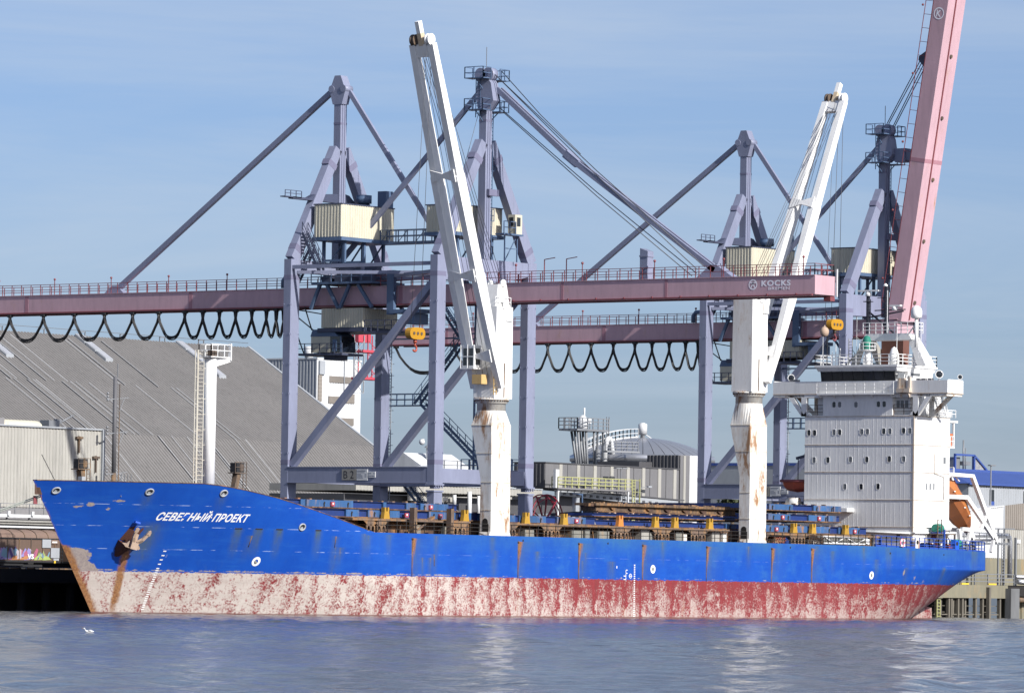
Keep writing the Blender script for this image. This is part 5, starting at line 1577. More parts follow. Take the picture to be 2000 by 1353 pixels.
g = MB(); g.box(163.0, 166.6, 9.85, 10.15, -1.5, 1.3); g.prism([(165.0, 9.8, -1.5), (168.2, 9.8, -1.5), (168.0, 9.8, 1.1), (166.2, 9.8, 1.35)], (0, .4, 0)); g.build('rudder', HM, ship)

# ship name, laid on the plating
P, F = text_flat('СЕВЕРНЫЙ ПРОЕКТ', .030, 1.06)
g = MB()
pts = []
for x, y in P:
    z = 7.44 + y * .60 - .02 * x
    u = 46.12 + x * 7.32 + y * .17
    pts.append((u, port(u, z, .02), z))
g.add(pts, F)
g.build('ship_name', LETTER, hull)
def patch(name, poly, mat, out=.03):
    g = MB(); g.add([(u, port(u, z, out), z) for u, z in poly], [tuple(range(len(poly)))]); return g.build(name, mat, hull)
patch('overpaint_patch', [(48.12, 7.60), (48.34, 7.60), (48.55, 7.70), (48.62, 7.86), (48.56, 7.97), (48.40, 7.95), (48.28, 7.86), (48.16, 7.76)], HULLBLUE)
patch('overpaint_patch', [(48.10, 7.66), (48.24, 7.66), (48.22, 7.78), (48.10, 7.74)], HULLBLUE, .031)
patch('stray_letter_mark', [(50.28, 7.86), (50.38, 7.86), (50.34, 7.95), (50.22, 7.98)], LETTER)
patch('stray_letter_mark', [(50.30, 7.72), (50.40, 7.66), (50.42, 7.73), (50.32, 7.79)], LETTER)
# thruster rings, draught scales, load-line mark
for u0, z0 in ((55.59, 4.30), (107.07, 4.29), (142.23, 4.11)):
    g = MB(); vs = []; fs = []
    for k in range(28):
        a = 2 * math.pi * k / 28
        for r in (.37, .17):
            u = u0 + r * math.cos(a) * 1.0; z = z0 + r * math.sin(a)
            vs.append((u, port(u, z, .02), z))
    for k in range(28):
        j = (k + 1) % 28
        fs.append((2 * k, 2 * j, 2 * j + 1, 2 * k + 1))
    g.add(vs, fs); g.build('thruster_mark', LETTER, hull)
    g = MB(); g.add([(u0 + .17 * math.cos(a_ * math.pi / 7), port(u0, z0, .018), z0 + .17 * math.sin(a_ * math.pi / 7)) for a_ in range(14)], [tuple(range(14))]); g.build('thruster_mark_centre', GREYBOX, hull)
g = MB()
for k in range(28):
    z = 4.58 - k * .165
    g.add([(104.2, port(104.2, z, .02), z), (104.4, port(104.2, z, .02), z), (104.4, port(104.2, z, .02), z + .075), (104.2, port(104.2, z, .02), z + .075)], [(0, 1, 2, 3)])
g.build('draught_scale', LETTER, hull)
g = MB()
for k in range(28):
    z = 4.95 - k * .172
    if z < 3.55 or k % 2 == 0 or z < 2.2:
        u = 47.88
        g.add([(u + dx, port(u + dx, z + dz, .02), z + dz) for dx, dz in ((-.11, 0), (.11, 0), (.11, .085), (-.11, .085))], [(0, 1, 2, 3)])
for dz in (0, .1, .2):
    z = 4.5 + dz * .8; g.add([(48.15 + dx, port(48.15, z, .02), z + d2) for dx, d2 in ((0, 0), (.16, 0), (.16, .05), (0, .05))], [(0, 1, 2, 3)])
g.build('draught_scale', LETTER, hull)
g = MB()
def strip(u0, u1, z0, z1):
    g.add([(u0, -.02, z0), (u1, -.02, z0), (u1, -.02, z1), (u0, -.02, z1)], [(0, 1, 2, 3)])
strip(102.98, 103.04, 3.30, 4.18)
for z in (3.32, 3.62): strip(102.68, 103.0, z, z + .06)
for z in (3.86, 4.14): strip(102.98, 103.25, z, z + .06)
strip(103.45, 103.95, 3.63, 3.69)
for k in range(18):
    a, c = 2 * math.pi * k / 18, 2 * math.pi * (k + 1) / 18
    g.add([(103.7 + r * math.cos(x), -.02, 3.66 + r * math.sin(x)) for r, x in ((.2, a), (.2, c), (.15, c), (.15, a))], [(0, 1, 2, 3)])
g.build('load_line_mark', LETTER, hull)
text_plane('hull_symbol', 'I', LETTERG, hull, (101.6, -.02, 4.3), (1, 0, 0), (0, 0, 1), .1, .22)
# drip bars, slots, fairleads
for u0, zt in DRIPS:
    g = MB(); P = [(u0, port(u0, z, .0), z) for z in (zt, 5.6, 4.8, 4.0, 3.3)]; g.tube(P, .045, 6); g.sph((u0, port(u0, zt, .03), zt + .05), .11, 6, 4); g.build('drain_bar', RUSTD, hull)
for u0, zt in ((75.75, 5.1), (54.45, 6.35), (62.9, 6.45)):
    g = MB(); g.tube([(u0, port(u0, zt), zt), (u0, port(u0, zt - .9), zt - .9)], .04, 5); g.build('drain_bar', RUSTD, hull)
for u0 in SLOTS:
    g = MB(); v0, v1 = port(u0 - .32, 6.9), port(u0 + .32, 6.9)
    g.hexa([(u0 - .32, v0 - .02, 6.86), (u0 + .32, v1 - .02, 6.86), (u0 + .32, v1 + .1, 6.86), (u0 - .32, v0 + .1, 6.86), (u0 - .32, v0 - .02, 6.95), (u0 + .32, v1 - .02, 6.95), (u0 + .32, v1 + .1, 6.95), (u0 - .32, v0 + .1, 6.95)]); g.build('freeing_slot', DARKIN, hull)
def frame_at(u, z):
    du = V((.4, port(u + .2, z) - port(u - .2, z), 0)).normalized()
    dz_ = V((0, port(u, z + .2) - port(u, z - .2), .4)).normalized()
    return V((u, port(u, z), z)), du, dz_, du.cross(dz_).normalized()
for u0, z0 in ((38.75, 9.6), (44.82, 9.64), (50.58, 9.66), (58.97, 7.13)):
    p, du, dz_, nn_ = frame_at(u0, z0)
    g = MB(); g.tube([p + du * (.3 * math.cos(a * math.pi / 9)) + dz_ * (.26 * math.sin(a * math.pi / 9)) + nn_ * .02 for a in range(18)], .075, 6, closed=True); fl_ = g.build('fairlead', GREYL, hull)
    g = MB(); g.add([p + du * (.27 * math.cos(a * math.pi / 9)) + dz_ * (.24 * math.sin(a * math.pi / 9)) + nn_ * .012 for a in range(18)], [tuple(range(18))]); g.build('fairlead_opening', DARKIN if u0 > 44 else DARKIN, hull)
    g = MB(); g.lathe(p - nn_ * .06 + dz_ * -.1, [(.20, 0), (.12, .08)], 12, nn_); g.build('fairlead_roller', GREYL, hull)
for u0, z0 in ((100.3, 6.45), (145.3, 6.2), (156.4, 6.2), (128.6, 6.5), (88, 6.5)):
    g = MB(); p = V((u0, port(u0, z0), z0)); g.lathe(p + V((0, .03, 0)), [(.09, 0), (.09, .06)], 8, (0, -1, 0)); g.build('scupper', DARKIN, hull)

# anchor in its pocket
p0, da, dz_, nn_ = frame_at(44.95, 6.1)
def A(x, y, n=.0):
    return p0 + da * ((x - 740) * .00262) + V((0, 0, 1)) * ((700 - y) * .00266) + dz_ * 0 + nn_ * n + V((0, (dz_.y / dz_.z) * (700 - y) * .00266, 0))
g = MB()
rim = [A(430, 790, .5), A(560, 850, .85), A(720, 905, .95), A(910, 950, .7)]
low_ = [A(420, 1050, .02), A(500, 1290, .02), A(640, 1310, .02), A(880, 1080, .02)]
vs = rim + low_ + [A(400, 800, -.05), A(930, 930, -.05)]
g.add(vs, [(0, 4, 5, 1), (1, 5, 6, 2), (2, 6, 7, 3), (0, 8, 4), (3, 7, 9), (0, 1, 2, 3, 9, 8)])
g.build('anchor_pocket', POCKET, hull)
g = MB(); g.add([A(440, 780, .03), A(600, 420, .03), A(740, 380, .03), A(760, 520, .03), A(880, 560, .03), A(1020, 420, .03), A(1060, 480, .03), A(960, 700, .03), A(920, 930, .03)], [(0, 8, 7, 6, 5, 4, 3, 2, 1)]); g.build('pocket_back_plate', POCKET, hull)
g = MB()
g.bar(A(820, 920, .95), A(820, 740, .8), .56, .4, side=da)
g.bar(A(820, 760, .75), A(818, 530, .6), .24, .24, side=da)
g.bar(A(760, 740, .85), A(690, 560, .95), .28, .22, side=da, w2=.2); g.bar(A(690, 570, .95), A(690, 400, .95), .2, .2, side=da)
g.bar(A(900, 740, .85), A(1010, 640, .95), .28, .22, side=da, w2=.22); g.bar(A(1000, 650, .95), A(1100, 480, .95), .22, .2, side=da)
g.prism([A(620, 400, .93), A(640, 310, .93), A(690, 280, .93), A(745, 310, .93), A(752, 400, .93), A(690, 440, .93)], nn_ * .12)
g.prism([A(1035, 470, .93), A(1075, 390, .93), A(1135, 360, .93), A(1170, 420, .93), A(1165, 520, .93), A(1100, 520, .93)], nn_ * .12)
g.prism([A(450, 770, .7), A(560, 770, .8), A(630, 680, .8), A(640, 850, .9), A(700, 880, .95), A(560, 855, .85)], nn_ * .1)
g.prism([A(935, 940, .8), A(985, 830, .7), A(1085, 940, .6), A(1060, 975, .65)], nn_ * .1)
g.build('anchor', TAN, hull)
g = MB(); g.bar(A(630, 215, .3), A(800, 255, .3), .14, .3, side=(0, 0, 1)); g.build('guard_lip', HULLBLUE, hull)

# foremast with ladder and lamp platform
g = MB(); g.tube([(58.4, 10, 9.2), (58.4, 10, 21.0)], .50, 16); g.build('foremast', WHITE, ship)
fm = bpy.context.scene.objects['foremast']
g = MB(); g.ladder((57.55, 10.3, 9.3), (57.55, 10.3, 21.5), (.6, -.8, 0), .45, .33, .03); g.ladder((57.25, 10.55, 9.3), (57.25, 10.55, 21.5), (.6, -.8, 0), .2, 1.1, .03)
for z in np.arange(10, 21.5, 1.25):
    g.bar((57.3, 10.8, z), (58.0, 10.0, z), .05)
g.build('ladder', paint('stained_ladder_paint', (.62, .59, .51), .6, rust=.3), fm)
g = MB(); g.prism([(58.4, 9.75, 20.6), (58.9, 9.75, 20.2), (60.1, 9.3, 20.6), (60.1, 9.3, 20.9), (58.4, 9.75, 20.9)], (0, .5, 0)); g.box(57.6, 60.1, 9.3, 10.6, 20.9, 20.98); g.rail([(57.6, 9.3, 20.98), (60.1, 9.3, 20.98), (60.1, 10.6, 20.98), (57.6, 10.6, 20.98), (57.6, 9.3, 20.98)], 1.0, .8, .032); g.box(60.0, 60.12, 9.2, 9.5, 20.7, 22.1); g.build('lamp_platform', WHITEL, fm)
g = MB(); g.box(58.2, 58.9, 9.7, 10.2, 21.0, 21.5); g.bar((58.5, 10, 21.4), (58.3, 9.9, 21.9), .12); g.build('mast_lamp', BROWNP, fm)
for (x, y, dx) in ((41.9, 9.0, -.35), (52.6, 2.6, .55)):
    g = MB(); g.bar((x, y, 9.3), (x + dx, y, 11.3), .34, .34, w2=.5, h2=.5); g.box(x + dx - .7, x + dx + .7, y - .4, y + .4, 11.3, 11.38)
    fp = g.build('floodlight_post', BROWNP, ship)
    g = MB(); g.box(x + dx - .45, x + dx + .45, y - .35, y + .35, 11.4, 12.15); g.build('floodlight_box', BLACK, fp)
    g = MB(); g.box(x + dx - .1, x + dx + .35, y - .38, y - .35, 11.5, 12.05); g.rail([(x + dx - .7, y - .4, 11.4), (x + dx + .7, y - .4, 11.4)], .8, .7, .025); g.ladder((x + dx + .6, y - .3, 10), (x + dx + .6, y - .3, 11.3), (1, 0, 0), .4, .3, .025); g.build('lamp_guard', BROWNP, fp)
g = MB(); g.bar((38.6, 9.0, 10.3), (37.6, 9.6, 12.4), .05); g.build('jack_staff', BLACK, ship)
g = MB()
for x in (43.0, 43.4, 43.8, 44.2):
    g.bar((x, 6, 9.2), (x, 6, 11.0), .05)
g.build('deck_posts', GALV, ship)
g = MB(); g.box(40.6, 41.0, 8.0, 8.4, 9.2, 10.75); g.build('bow_vent', GREYL, ship)

# main deck: coaming, brackets, lockers, rails
DE = 6.84
g = MB(); g.box(66, 146, 2.45, 2.65, 6.55, 7.95); g.box(66, 146, 17.35, 17.55, 6.55, 7.95); g.box(66, 66.2, 2.45, 17.55, 6.55, 7.95); g.box(145.8, 146, 2.45, 17.55, 6.55, 7.95); g.box(66, 146, 2.65, 17.35, 7.5, 7.6)
cm = g.build('hatch_coaming', RUSTD, ship)
g = MB(); g.box(66.5, 82.4, 1.35, 2.7, 7.84, 8.02); g.box(86.6, 120.8, 1.35, 2.7, 7.80, 7.98); g.box(125.0, 145.5, 1.35, 2.7, 7.62, 7.80); g.build('coaming_flange', RUSTC, cm)
def bracket(u0, n, zt):
    """plate with a row of oval holes, wider at the top"""
    g = MB()
    w_ = .56
    x0 = u0 - n * w_ / 2
    z0, z1 = 6.6, zt - .34
    for i in range(n):
        cx, cz = x0 + (i + .5) * w_, 7.12
        M_ = 12
        inn, ou = [], []
        for k in range(M_):
            a = 2 * math.pi * (k + .5) / M_
            inn.append((cx + .17 * math.cos(a), cz + .30 * math.sin(a)))
            ca_, sa = math.cos(a), math.sin(a)
            s = min((w_ / 2) / abs(ca_) if abs(ca_) > 1e-6 else 9, ((z1 - cz) if sa > 0 else (cz - z0)) / abs(sa) if abs(sa) > 1e-6 else 9)
            ou.append((cx + ca_ * s, cz + sa * s))
        vs = [(x, y_, z) for y_ in (1.42, 1.50) for (x, z) in inn + ou]
        fs = []
        for k in range(M_):
            j = (k + 1) % M_
            fs.append((k, j, M_ + j, M_ + k))
            fs.append((2 * M_ + k, 3 * M_ + k, 3 * M_ + j, 2 * M_ + j))
            fs.append((k, 2 * M_ + k, 2 * M_ + j, j))
        g.add(vs, fs)
    xa, xb = x0, x0 + n * w_
    g.prism([(xa, 1.42, z1), (xb, 1.42, z1), (xb + .12, 1.42, z1 + .14), (xb + .5, 1.42, zt), (xa - .5, 1.42, zt), (xa - .12, 1.42, z1 + .14)], (0, .08, 0))
    g.box(xa, xb, 1.50, 2.45, zt - .4, zt - .32)
    return g.build('coaming_bracket', RUSTC, cm)
for u0, n, zt in ((69.0, 2, 7.86), (70.4, 2, 7.86), (81.0, 3, 7.86), (88.0, 3, 7.82), (94.0, 4, 7.82), (104.2, 4, 7.82), (110.4, 4, 7.82), (116.0, 4, 7.82), (126.4, 2, 7.64), (132.0, 4, 7.64)):
    bracket(u0, n, zt)
for x in (73.6, 78.6):
    g = MB(); g.box(x, x + .4, .5, 1.0, 6.6, 9.0); g.build('deck_stanchion', RUSTC, ship)
g = MB(); g.bar((75.0, 1.9, 6.9), (77.9, 1.9, 8.3), .5, .15); g.build('fallen_spar', RUSTC, ship)
for x, w_, h_, mm in ((75.2, .9, .75, GREYBOX), (79.4, 1.2, .7, GREYBOX), (84.8, .8, .6, GREYBOX), (90.6, 1.3, .6, GREYBOX), (97.4, 1.6, .7, GREYBOX), (99.3, .7, .8, GREYBOX), (101.2, 1.7, .65, GREYBOX), (107.6, 1.3, .9, CREAMD), (109.0, .5, .7, GREYBOX), (113.0, 1.2, .8, GREYBOX), (114.2, .5, .6, WHITER), (118.6, 1.2, .95, CREAMD), (120.2, .7, .8, WHITER), (128.5, 1.6, .6, RUSTC), (130.4, .8, .7, BLUED), (134.4, 1.4, .5, WHITER)):
    g = MB(); g.box(x, x + w_, 1.75, 2.4, 6.6, 6.6 + h_ + .25); lk = g.build('deck_locker', mm, ship)
    g = MB(); g.box(x + .08, x + w_ - .08, 1.72, 1.75, 6.7, 6.55 + h_); g.build('locker_door', mm, lk)
g = MB()
for x in np.arange(72, 144, 1.37):
    if 82.4 < x < 86.8 or 121 < x < 125:
        continue
    k = RN.random()
    if k < .5:
        g.bar((x, 1.9, 6.6), (x + RN.uniform(-.25, .25), 1.9, 7.75), .09)
    elif k < .75:
        g.bar((x, 2.2, 6.7), (x + .5, 2.2, 7.7), .06)
    else:
        g.box(x, x + .35, 2.0, 2.4, 6.6, 6.6 + RN.uniform(.3, .8))
tag(g.build('deck_clutter', RUSTD, ship), kind='stuff')
g = MB()
for k in range(90):
    x = 128.3 + RN.random() * 1.9
    z = 6.75 + RN.random() * .8
    g.box(x, x + .14, 1.6 + RN.random() * .2, 1.9, z, z + .07)
g.build('lashing_rods', paint('red_brown_lashing', (.30, .09, .06), .8, var=.4), ship)
g = MB()
for (a, c) in ((68.3, 83.2), (86.5, 121.7), (124.9, 142.5)):
    g.rail([(a, .1, DE), (c, .1, DE)], .98, 1.25, .026, 3)
g.build('deck_railing', DARKIN, ship)
g = MB()
for (a, c, v0, v1) in ((143, 150.2, .12, .5), (151.1, 159.6, .6, 1.6), (160.6, 169, 1.75, 4.35)):
    n = 4
    pts = []
    for i in range(n + 1):
        u = a + (c - a) * i / n
        pts.append((u, port(u, 6.7) + .12, top(u)))
    g.rail(pts, 1.0, 1.0, .032, 3, True)
g.rail([(169, 4.4, 6.58), (169, 15.6, 6.58)], 1.0, 1.1, .032, 3)
g.bar((156.9, 1.4, 6.7), (156.9, 1.4, 8.6), .14); g.bar((144.0, .3, 6.8), (144.0, .3, 7.6), .2); g.box(143.9, 145.6, .5, .9, 6.6, 7.05)
g.build('stern_railing', BLUER, ship)
for u0 in (150.65, 160.1):
    v0 = port(u0, 6.7) + .1
    g = MB(); g.prism([(u0 - .38, v0, 6.7), (u0 + .38, v0, 6.7), (u0 + .38, v0, 7.35), (u0 + .22, v0, 7.62), (u0 - .22, v0, 7.62), (u0 - .38, v0, 7.35)], (0, .4, 0)); fo = g.build('stern_fairlead', HULLBLUE if u0 > 155 else WHITER, ship)
    g = MB(); g.add([(u0 + .2 * math.cos(a * math.pi / 6), v0 - .01, 7.3 + .2 * math.sin(a * math.pi / 6)) for a in range(12)], [tuple(range(12))]); g.build('fairlead_opening', DARKIN, fo)

# yellow stoppers along the hatches
for x, z in ((71.2, 8.02), (82.0, 8.02), (90.6, 7.98), (96.1, 7.98), (104.3, 7.98), (109.7, 7.98), (112.7, 7.98), (118.1, 7.98), (131.6, 7.80), (134.7, 7.80), (140.2, 7.80)):
    g = MB()
    g.prism([(x - .40, 1.5, z), (x + .40, 1.5, z), (x + .30, 1.5, z + .55), (x + .30, 1.5, z + .95), (x + .14, 1.5, z + .95), (x + .10, 1.5, z + .62), (x - .10, 1.5, z + .62), (x - .14, 1.5, z + .95), (x - .30, 1.5, z + .95), (x - .30, 1.5, z + .55)], (0, .35, 0))
    g.build('hatch_stopper', YEL if abs(x - 104.3) > .1 else paint('rusty_orange_stopper', (.55, .2, .04), .7, rust=.7), cm)

# ------------------------------------------------------------------ hatch covers (each lies loose on the coaming or on the next one)
def cover(lab, u0, u1, z0, z1, pieces, reds=(), hooks=(), v0=2.05, v1=17.9, base=BLUED, under=RUSTD):
    r = thing('hatch_cover', lab, 'hatch cover', ((u0 + u1) / 2, 10, z0), 'pontoon hatch covers on the ship')
    g = MB(); g.box(u0, u1, v0 + .22, v1, z0 + .1, z1 - .03); g.build('core', base, r)
    g = MB(); g.box(u0 - .05, u1 + .05, v0 - .02, v1, z0, z0 + .1); g.build('bottom_plate', under, r)
    g = MB(); g.box(u0, u1, v0 + .05, v1, z1 - .03, z1); g.build('top_plate', base, r)
    for a, c in pieces:
        g = MB(); g.box(a, c, v0, v0 + .22, z0 + .1, z1 - .005); g.build('side_plate', BLUEH, r)
    for a in reds:
        g = MB(); g.box(a - .22, a + .22, v0 - .16, v0, z0 + .17, z0 + .52); sk_ = g.build('lifting_socket', REDB, r)
        g = MB(); g.box(a - .08, a + .08, v0 - .17, v0 - .16, z0 + .30, z0 + .44); g.build('socket_label', LETTER, sk_)
    for a in hooks:
        g = MB(); zc = (z0 + z1) / 2
        g.prism([(a - .06, v0 - .06, zc - .2), (a + .05, v0 - .06, zc - .2), (a + .05, v0 - .06, zc), (a + .14, v0 - .06, zc + .1), (a + .02, v0 - .06, zc + .2), (a - .08, v0 - .06, zc + .05)], (0, .06, 0)); g.build('lashing_eye', BLACK, r)
    g = MB()
    for k in range(int((u1 - u0) / 1.6)):
        x = u0 + .4 + k * 1.6 + RN.uniform(-.3, .3)
        g.box(x, x + RN.uniform(.1, .35), v0 + .1, v0 + .5, z1, z1 + RN.uniform(.05, .14))
    tag(g.build('top_fittings', RUSTC, r), kind='stuff')
    return r
cover('blue hatch cover second from the bow, lowest tier, beside the forward yellow stopper', 62.0, 75.6, 8.04, 8.72, [(66.5, 68.2), (69.4, 71.0), (72.3, 73.6)], (74.4,), (67.2, 70.2, 75.2))
cover('foremost blue hatch cover with a red socket, upper tier, just behind the forecastle', 56.5, 67.4, 8.76, 9.42, [(60.6, 61.2), (61.35, 67.4)], (64.6,), (63.6, 66.7))
cover('long dark blue hatch cover on the upper tier ahead of the forward white crane', 67.6, 81.6, 8.76, 9.40, [(71.4, 71.8), (74.5, 75.8), (76.4, 80.2)], (77.7,), (76.9, 80.8), base=BLUED)
cover('blue lower hatch cover directly ahead of the forward white crane pedestal', 75.8, 87.2, 8.04, 8.74, [(77.6, 81.2), (82.7, 83.4), (84.5, 85.2)], (79.0,), (78.2, 81.3))
cover('blue hatch cover directly aft of the forward white crane pedestal', 87.6, 101.4, 7.99, 8.66, [(88.6, 89.6), (90.2, 94.0), (95.6, 99.8)], (98.3,), (93.2, 99.2))
cover('dark blue lowest hatch cover of the stack under the brown cover', 101.8, 124.0, 7.99, 8.52, [(122.0, 123.4)], (), (122.7,), v0=2.6, v1=9)
cover('deep blue middle hatch cover of the stack under the brown cover', 102.2, 124.2, 8.78, 9.12, [], (), (), v0=2.9, v1=5.8, base=BLUED)
cover('blue hatch cover in front of the deckhouse, lowest of the three', 125.2, 144.6, 7.82, 8.52, [(126.0, 126.9), (127.6, 131.2), (132.6, 134.4), (134.8, 138.2), (139.6, 143.2)], (129.2, 142.2), (128.3, 130.5, 138, 141, 143))
cover('blue hatch cover in front of the deckhouse, middle of the three', 125.8, 140.0, 8.92, 9.56, [(126.5, 127.6), (128.0, 131.6), (134.6, 137.6), (137.9, 139.2)], (130.2, 136.2), (128.8, 131.2, 137.4))
cover('blue hatch cover in front of the deckhouse, topmost of the three', 125.8, 140.2, 9.84, 10.46, [(126.5, 127.7), (128.1, 132.0), (135.4, 138.6), (138.8, 140.0)], (), (128.6, 131.4, 135.9, 138.4))
r = thing('tween_deck_cover', 'long rusty brown tween deck cover stacked on blue covers ahead of the aft crane', 'deck cover', (113, 10, 9.2), 'brown covers')
g = MB(); g.box(102.4, 124.6, 2.9, 5.2, 9.78, 10.0); g.build('top_plate', BROWN, r)
g = MB(); g.box(102.9, 124.4, 3.25, 4.9, 9.3, 9.78); g.build('web_plate', BROWN, r)
g = MB(); g.box(103, 124.4, 3.05, 3.3, 9.22, 9.34); g.build('lower_flange', RUSTD, r)
g = MB(); g.box(101.6, 102.5, 3.1, 3.6, 9.7, 9.95); g.build('end_lug', RUSTD, r)
o = None
for x in np.arange(105.4, 124, 2.75):
    g = MB(); g.prism([(x - .5, 3.25, 9.6), (x + .5, 3.25, 9.6), (x, 3.25, 9.3)], (0, -.2, 0)); g.build('bracket', RUSTD, r)
    g = MB(); g.box(x - .1, x + .1, 2.95, 3.2, 9.13, 9.22); g.build('spacer_block', TAN, r)
g = MB()
for k in range(70):
    x = RN.uniform(102.5, 124.4); g.box(x, x + RN.uniform(.1, .5), 2.95 + RN.random(), 3.4 + RN.random(), 10.0, 10.0 + RN.uniform(.03, .14))
tag(g.build('rust_debris', RUSTC, r), kind='stuff')
g = MB(); g.prism([(99.8, 2.4, 8.0), (101.9, 2.4, 8.0), (101.6, 2.4, 8.35), (100.9, 2.4, 8.62), (100.4, 2.4, 8.5)], (0, 1.6, 0))
tp_ = g.build('grey_tarpaulin', GREYW, None, (100.8, 3, 8.0)); tag(tp_, 'lumpy grey tarpaulin bundle on the hatch edge by the brown cover', 'tarpaulin')

# ------------------------------------------------------------------ deck cranes of the ship
SEAMW = paint('rust_stained_weld', (.56, .50, .40), .7, rust=.7, rs=2.5)
def deck_crane(u0, zw_, zr_, ztop, s, ph, tip, zst):
    """pedestal on the ship side at u0, jib luffed up towards s (-1 bow, 1 stern)"""
    u1 = u0 + 2.65
    c = V((u0 + 1.3, 1.12, 0))
    g = MB()
    zn = zw_ - 4.6
    secs = [(6.7, u0 - .25, u1 + .25, 0.02, 1.2), (7.2, u0, u1, 0.0, 1.14), (zn, u0, u1, 0, 1.14), (zw_, u0 - .12, u1 - .05, 0, 2.14)]
    for (za, a, b_, y0, y1), (zb, c_, d, e_, f) in zip(secs, secs[1:]):
        g.hexa([(a, y0, za), (b_, y0, za), (b_, y1, za), (a, y1, za), (c_, e_, zb), (d, e_, zb), (d, f, zb), (c_, f, zb)])
    n = 32
    sq, ci = [], []
    for k in range(n):
        a = 2 * math.pi * k / n
        ca_, sa = math.cos(a), math.sin(a)
        m_ = max(abs(ca_), abs(sa))
        sq.append((u0 - .12 + (u1 - u0 + .07) * (.5 + .5 * ca_ / m_), 2.14 * (.5 + .5 * sa / m_), zw_))
        ci.append((c.x + 1.22 * ca_, c.y + 1.22 * sa, zr_ - .9))
    g.add(sq + ci, [(k, (k + 1) % n, n + (k + 1) % n, n + k) for k in range(n)])
    ped = g.build('deck_crane', WHITER, ship)
    g = MB(); g.lathe(c, [(1.22, zr_ - .9), (1.22, zr_ - .3), (1.38, zr_ - .28), (1.38, zr_ - .02), (1.5, zr_), (1.5, zr_ + .12), (1.2, zr_ + .14)], 28); g.build('slewing_ring', WHITER, ped)
    g = MB()
    for k in range(36):
        a = 2 * math.pi * k / 36; g.tube([c + V((1.44 * math.cos(a), 1.44 * math.sin(a), zr_ - .12)), c + V((1.44 * math.cos(a), 1.44 * math.sin(a), zr_ + .2))], .04, 5)
    g.build('ring_bolts', RUSTC, ped)
    g = MB(); g.prism([(u0 + .5, 1.142, 7.1), (u0 + .5, 1.3, 7.1), (u0 + .5, 1.3, 7.2), (u0 + .5, 1.142, 7.2)], (.1, 0, 0)); g.build('pedestal_cleat', WHITER, ped)
    # opening in the bow face at deck level
    P = [(u0 - .012, .3, 6.9), (u0 - .012, .9, 6.9)] + [(u0 - .012, .6 + .3 * math.cos(a * math.pi / 8), 8.0 + .3 * math.sin(a * math.pi / 8)) for a in range(9)]
    g = MB(); g.add(P, [tuple(range(len(P)))]); g.build('pedestal_doorway', DARKIN, ped)
    for zz_ in (8.95, 11.3, zw_ - 2.4, zw_ - .03):
        g = MB(); e_ = 0 if zz_ < zn else (zz_ - zn) / 4.6
        g.box(u0 - .03 - .12 * e_, u1 + .03 - .05 * e_, -.012, 1.16 + 1.0 * e_, zz_, zz_ + .045); g.build('weld_band', SEAMW, ped)
    g = MB(); g.box(u0 + .8, u0 + 1.35, -.03, 0, 9.6, 10.9); g.box(u0 + 1.5, u0 + 1.62, -.05, 0, 7.2, 12.5); g.build('access_hatch', WHITER, ped)
    # slewing column
    zb = zr_ + .13
    g = MB()
    bx0, bx1 = u0 - .1, u1 + .05
    if s < 0:
        g.hexa([(bx0 + .3, 0, zb), (bx1, 0, zb), (bx1, 2.2, zb), (bx0 + .3, 2.2, zb), (bx0 + .5, 0, zst), (bx1 - .05, 0, zst), (bx1 - .05, 2.1, zst), (bx0 + .5, 2.1, zst)])
        g.hexa([(bx0 + .55, .15, zst), (bx1 - .3, .15, zst), (bx1 - .3, 1.9, zst), (bx0 + .55, 1.9, zst), (bx0 + 1.0, .3, ztop), (bx1 - .6, .3, ztop), (bx1 - .6, 1.6, ztop), (bx0 + 1.0, 1.6, ztop)])
    else:
        g.hexa([(bx0 + .15, 0, zb), (bx1 - .1, 0, zb), (bx1 - .1, 2.2, zb), (bx0 + .15, 2.2, zb), (bx0 + .15, 0, zst), (bx1 - .25, 0, zst), (bx1 - .25, 2.1, zst), (bx0 + .15, 2.1, zst)])
        g.box(bx0 + .5, bx1 - .6, .3, 1.8, zst, ztop)
    col_ = g.build('slewing_column', WHITEL, ped)
    g = MB()
    for y in (.2, 1.6):
        g2 = MB(); g2.lathe((c.x + .3, y, ztop + .1), [(.32, 0), (.32, .25)], 12, (0, 1, 0)); g2.build('rope_sheave', WHITEL, ped)
    g.box(c.x + .4, c.x + 1.2, -.12, .0, zst - 1.2, zst - .3); g.box(c.x - .1, c.x + .5, -.1, 0, zst - .2, zst + .6)
    g.rail([(bx0 + .3, .05, zst), (bx1 - .3, .05, zst)], .8, .6, .025)
    g.build('column_head', WHITEL, ped)
    g = MB(); g.bar((c.x - s * .2, -.06, zb + .1), (c.x - s * .2 + .02, -.06, zb + 3), .06); g.build('column_pipe', RUSTC, ped)
    # jib: two box beams joined by ties
    pv = V((c.x + s * .75, 0, zr_ + 1.0)); tp0 = V((tip[0], 0, tip[1]))
    d = (tp0 - pv).normalized(); Lj = (tp0 - pv).length
    nrm = V((d.z, 0, -d.x))
    for y0, y1 in ((-.35, .06), (2.35, 1.95)):
        g = MB()
        st = [(0, .42), (.12, .85), (.33, 1.25), (.335, 1.05), (.62, 1.15), (.625, .95), (1.0, .58)]
        for (a, wa), (b_, wb) in zip(st, st[1:]):
            pa, pb_ = pv + d * (Lj * a), pv + d * (Lj * b_)
            ya, yb = y0 + (y1 - y0) * a, y0 + (y1 - y0) * b_
            q = []
            for p, yy, ww in ((pa, ya, wa), (pb_, yb, wb)):
                for dy, k in ((-.3, -1), (.3, -1), (.3, 1), (-.3, 1)):
                    q.append(p + V((0, yy + dy, 0)) + nrm * (k * ww / 2))
            g.hexa(q)
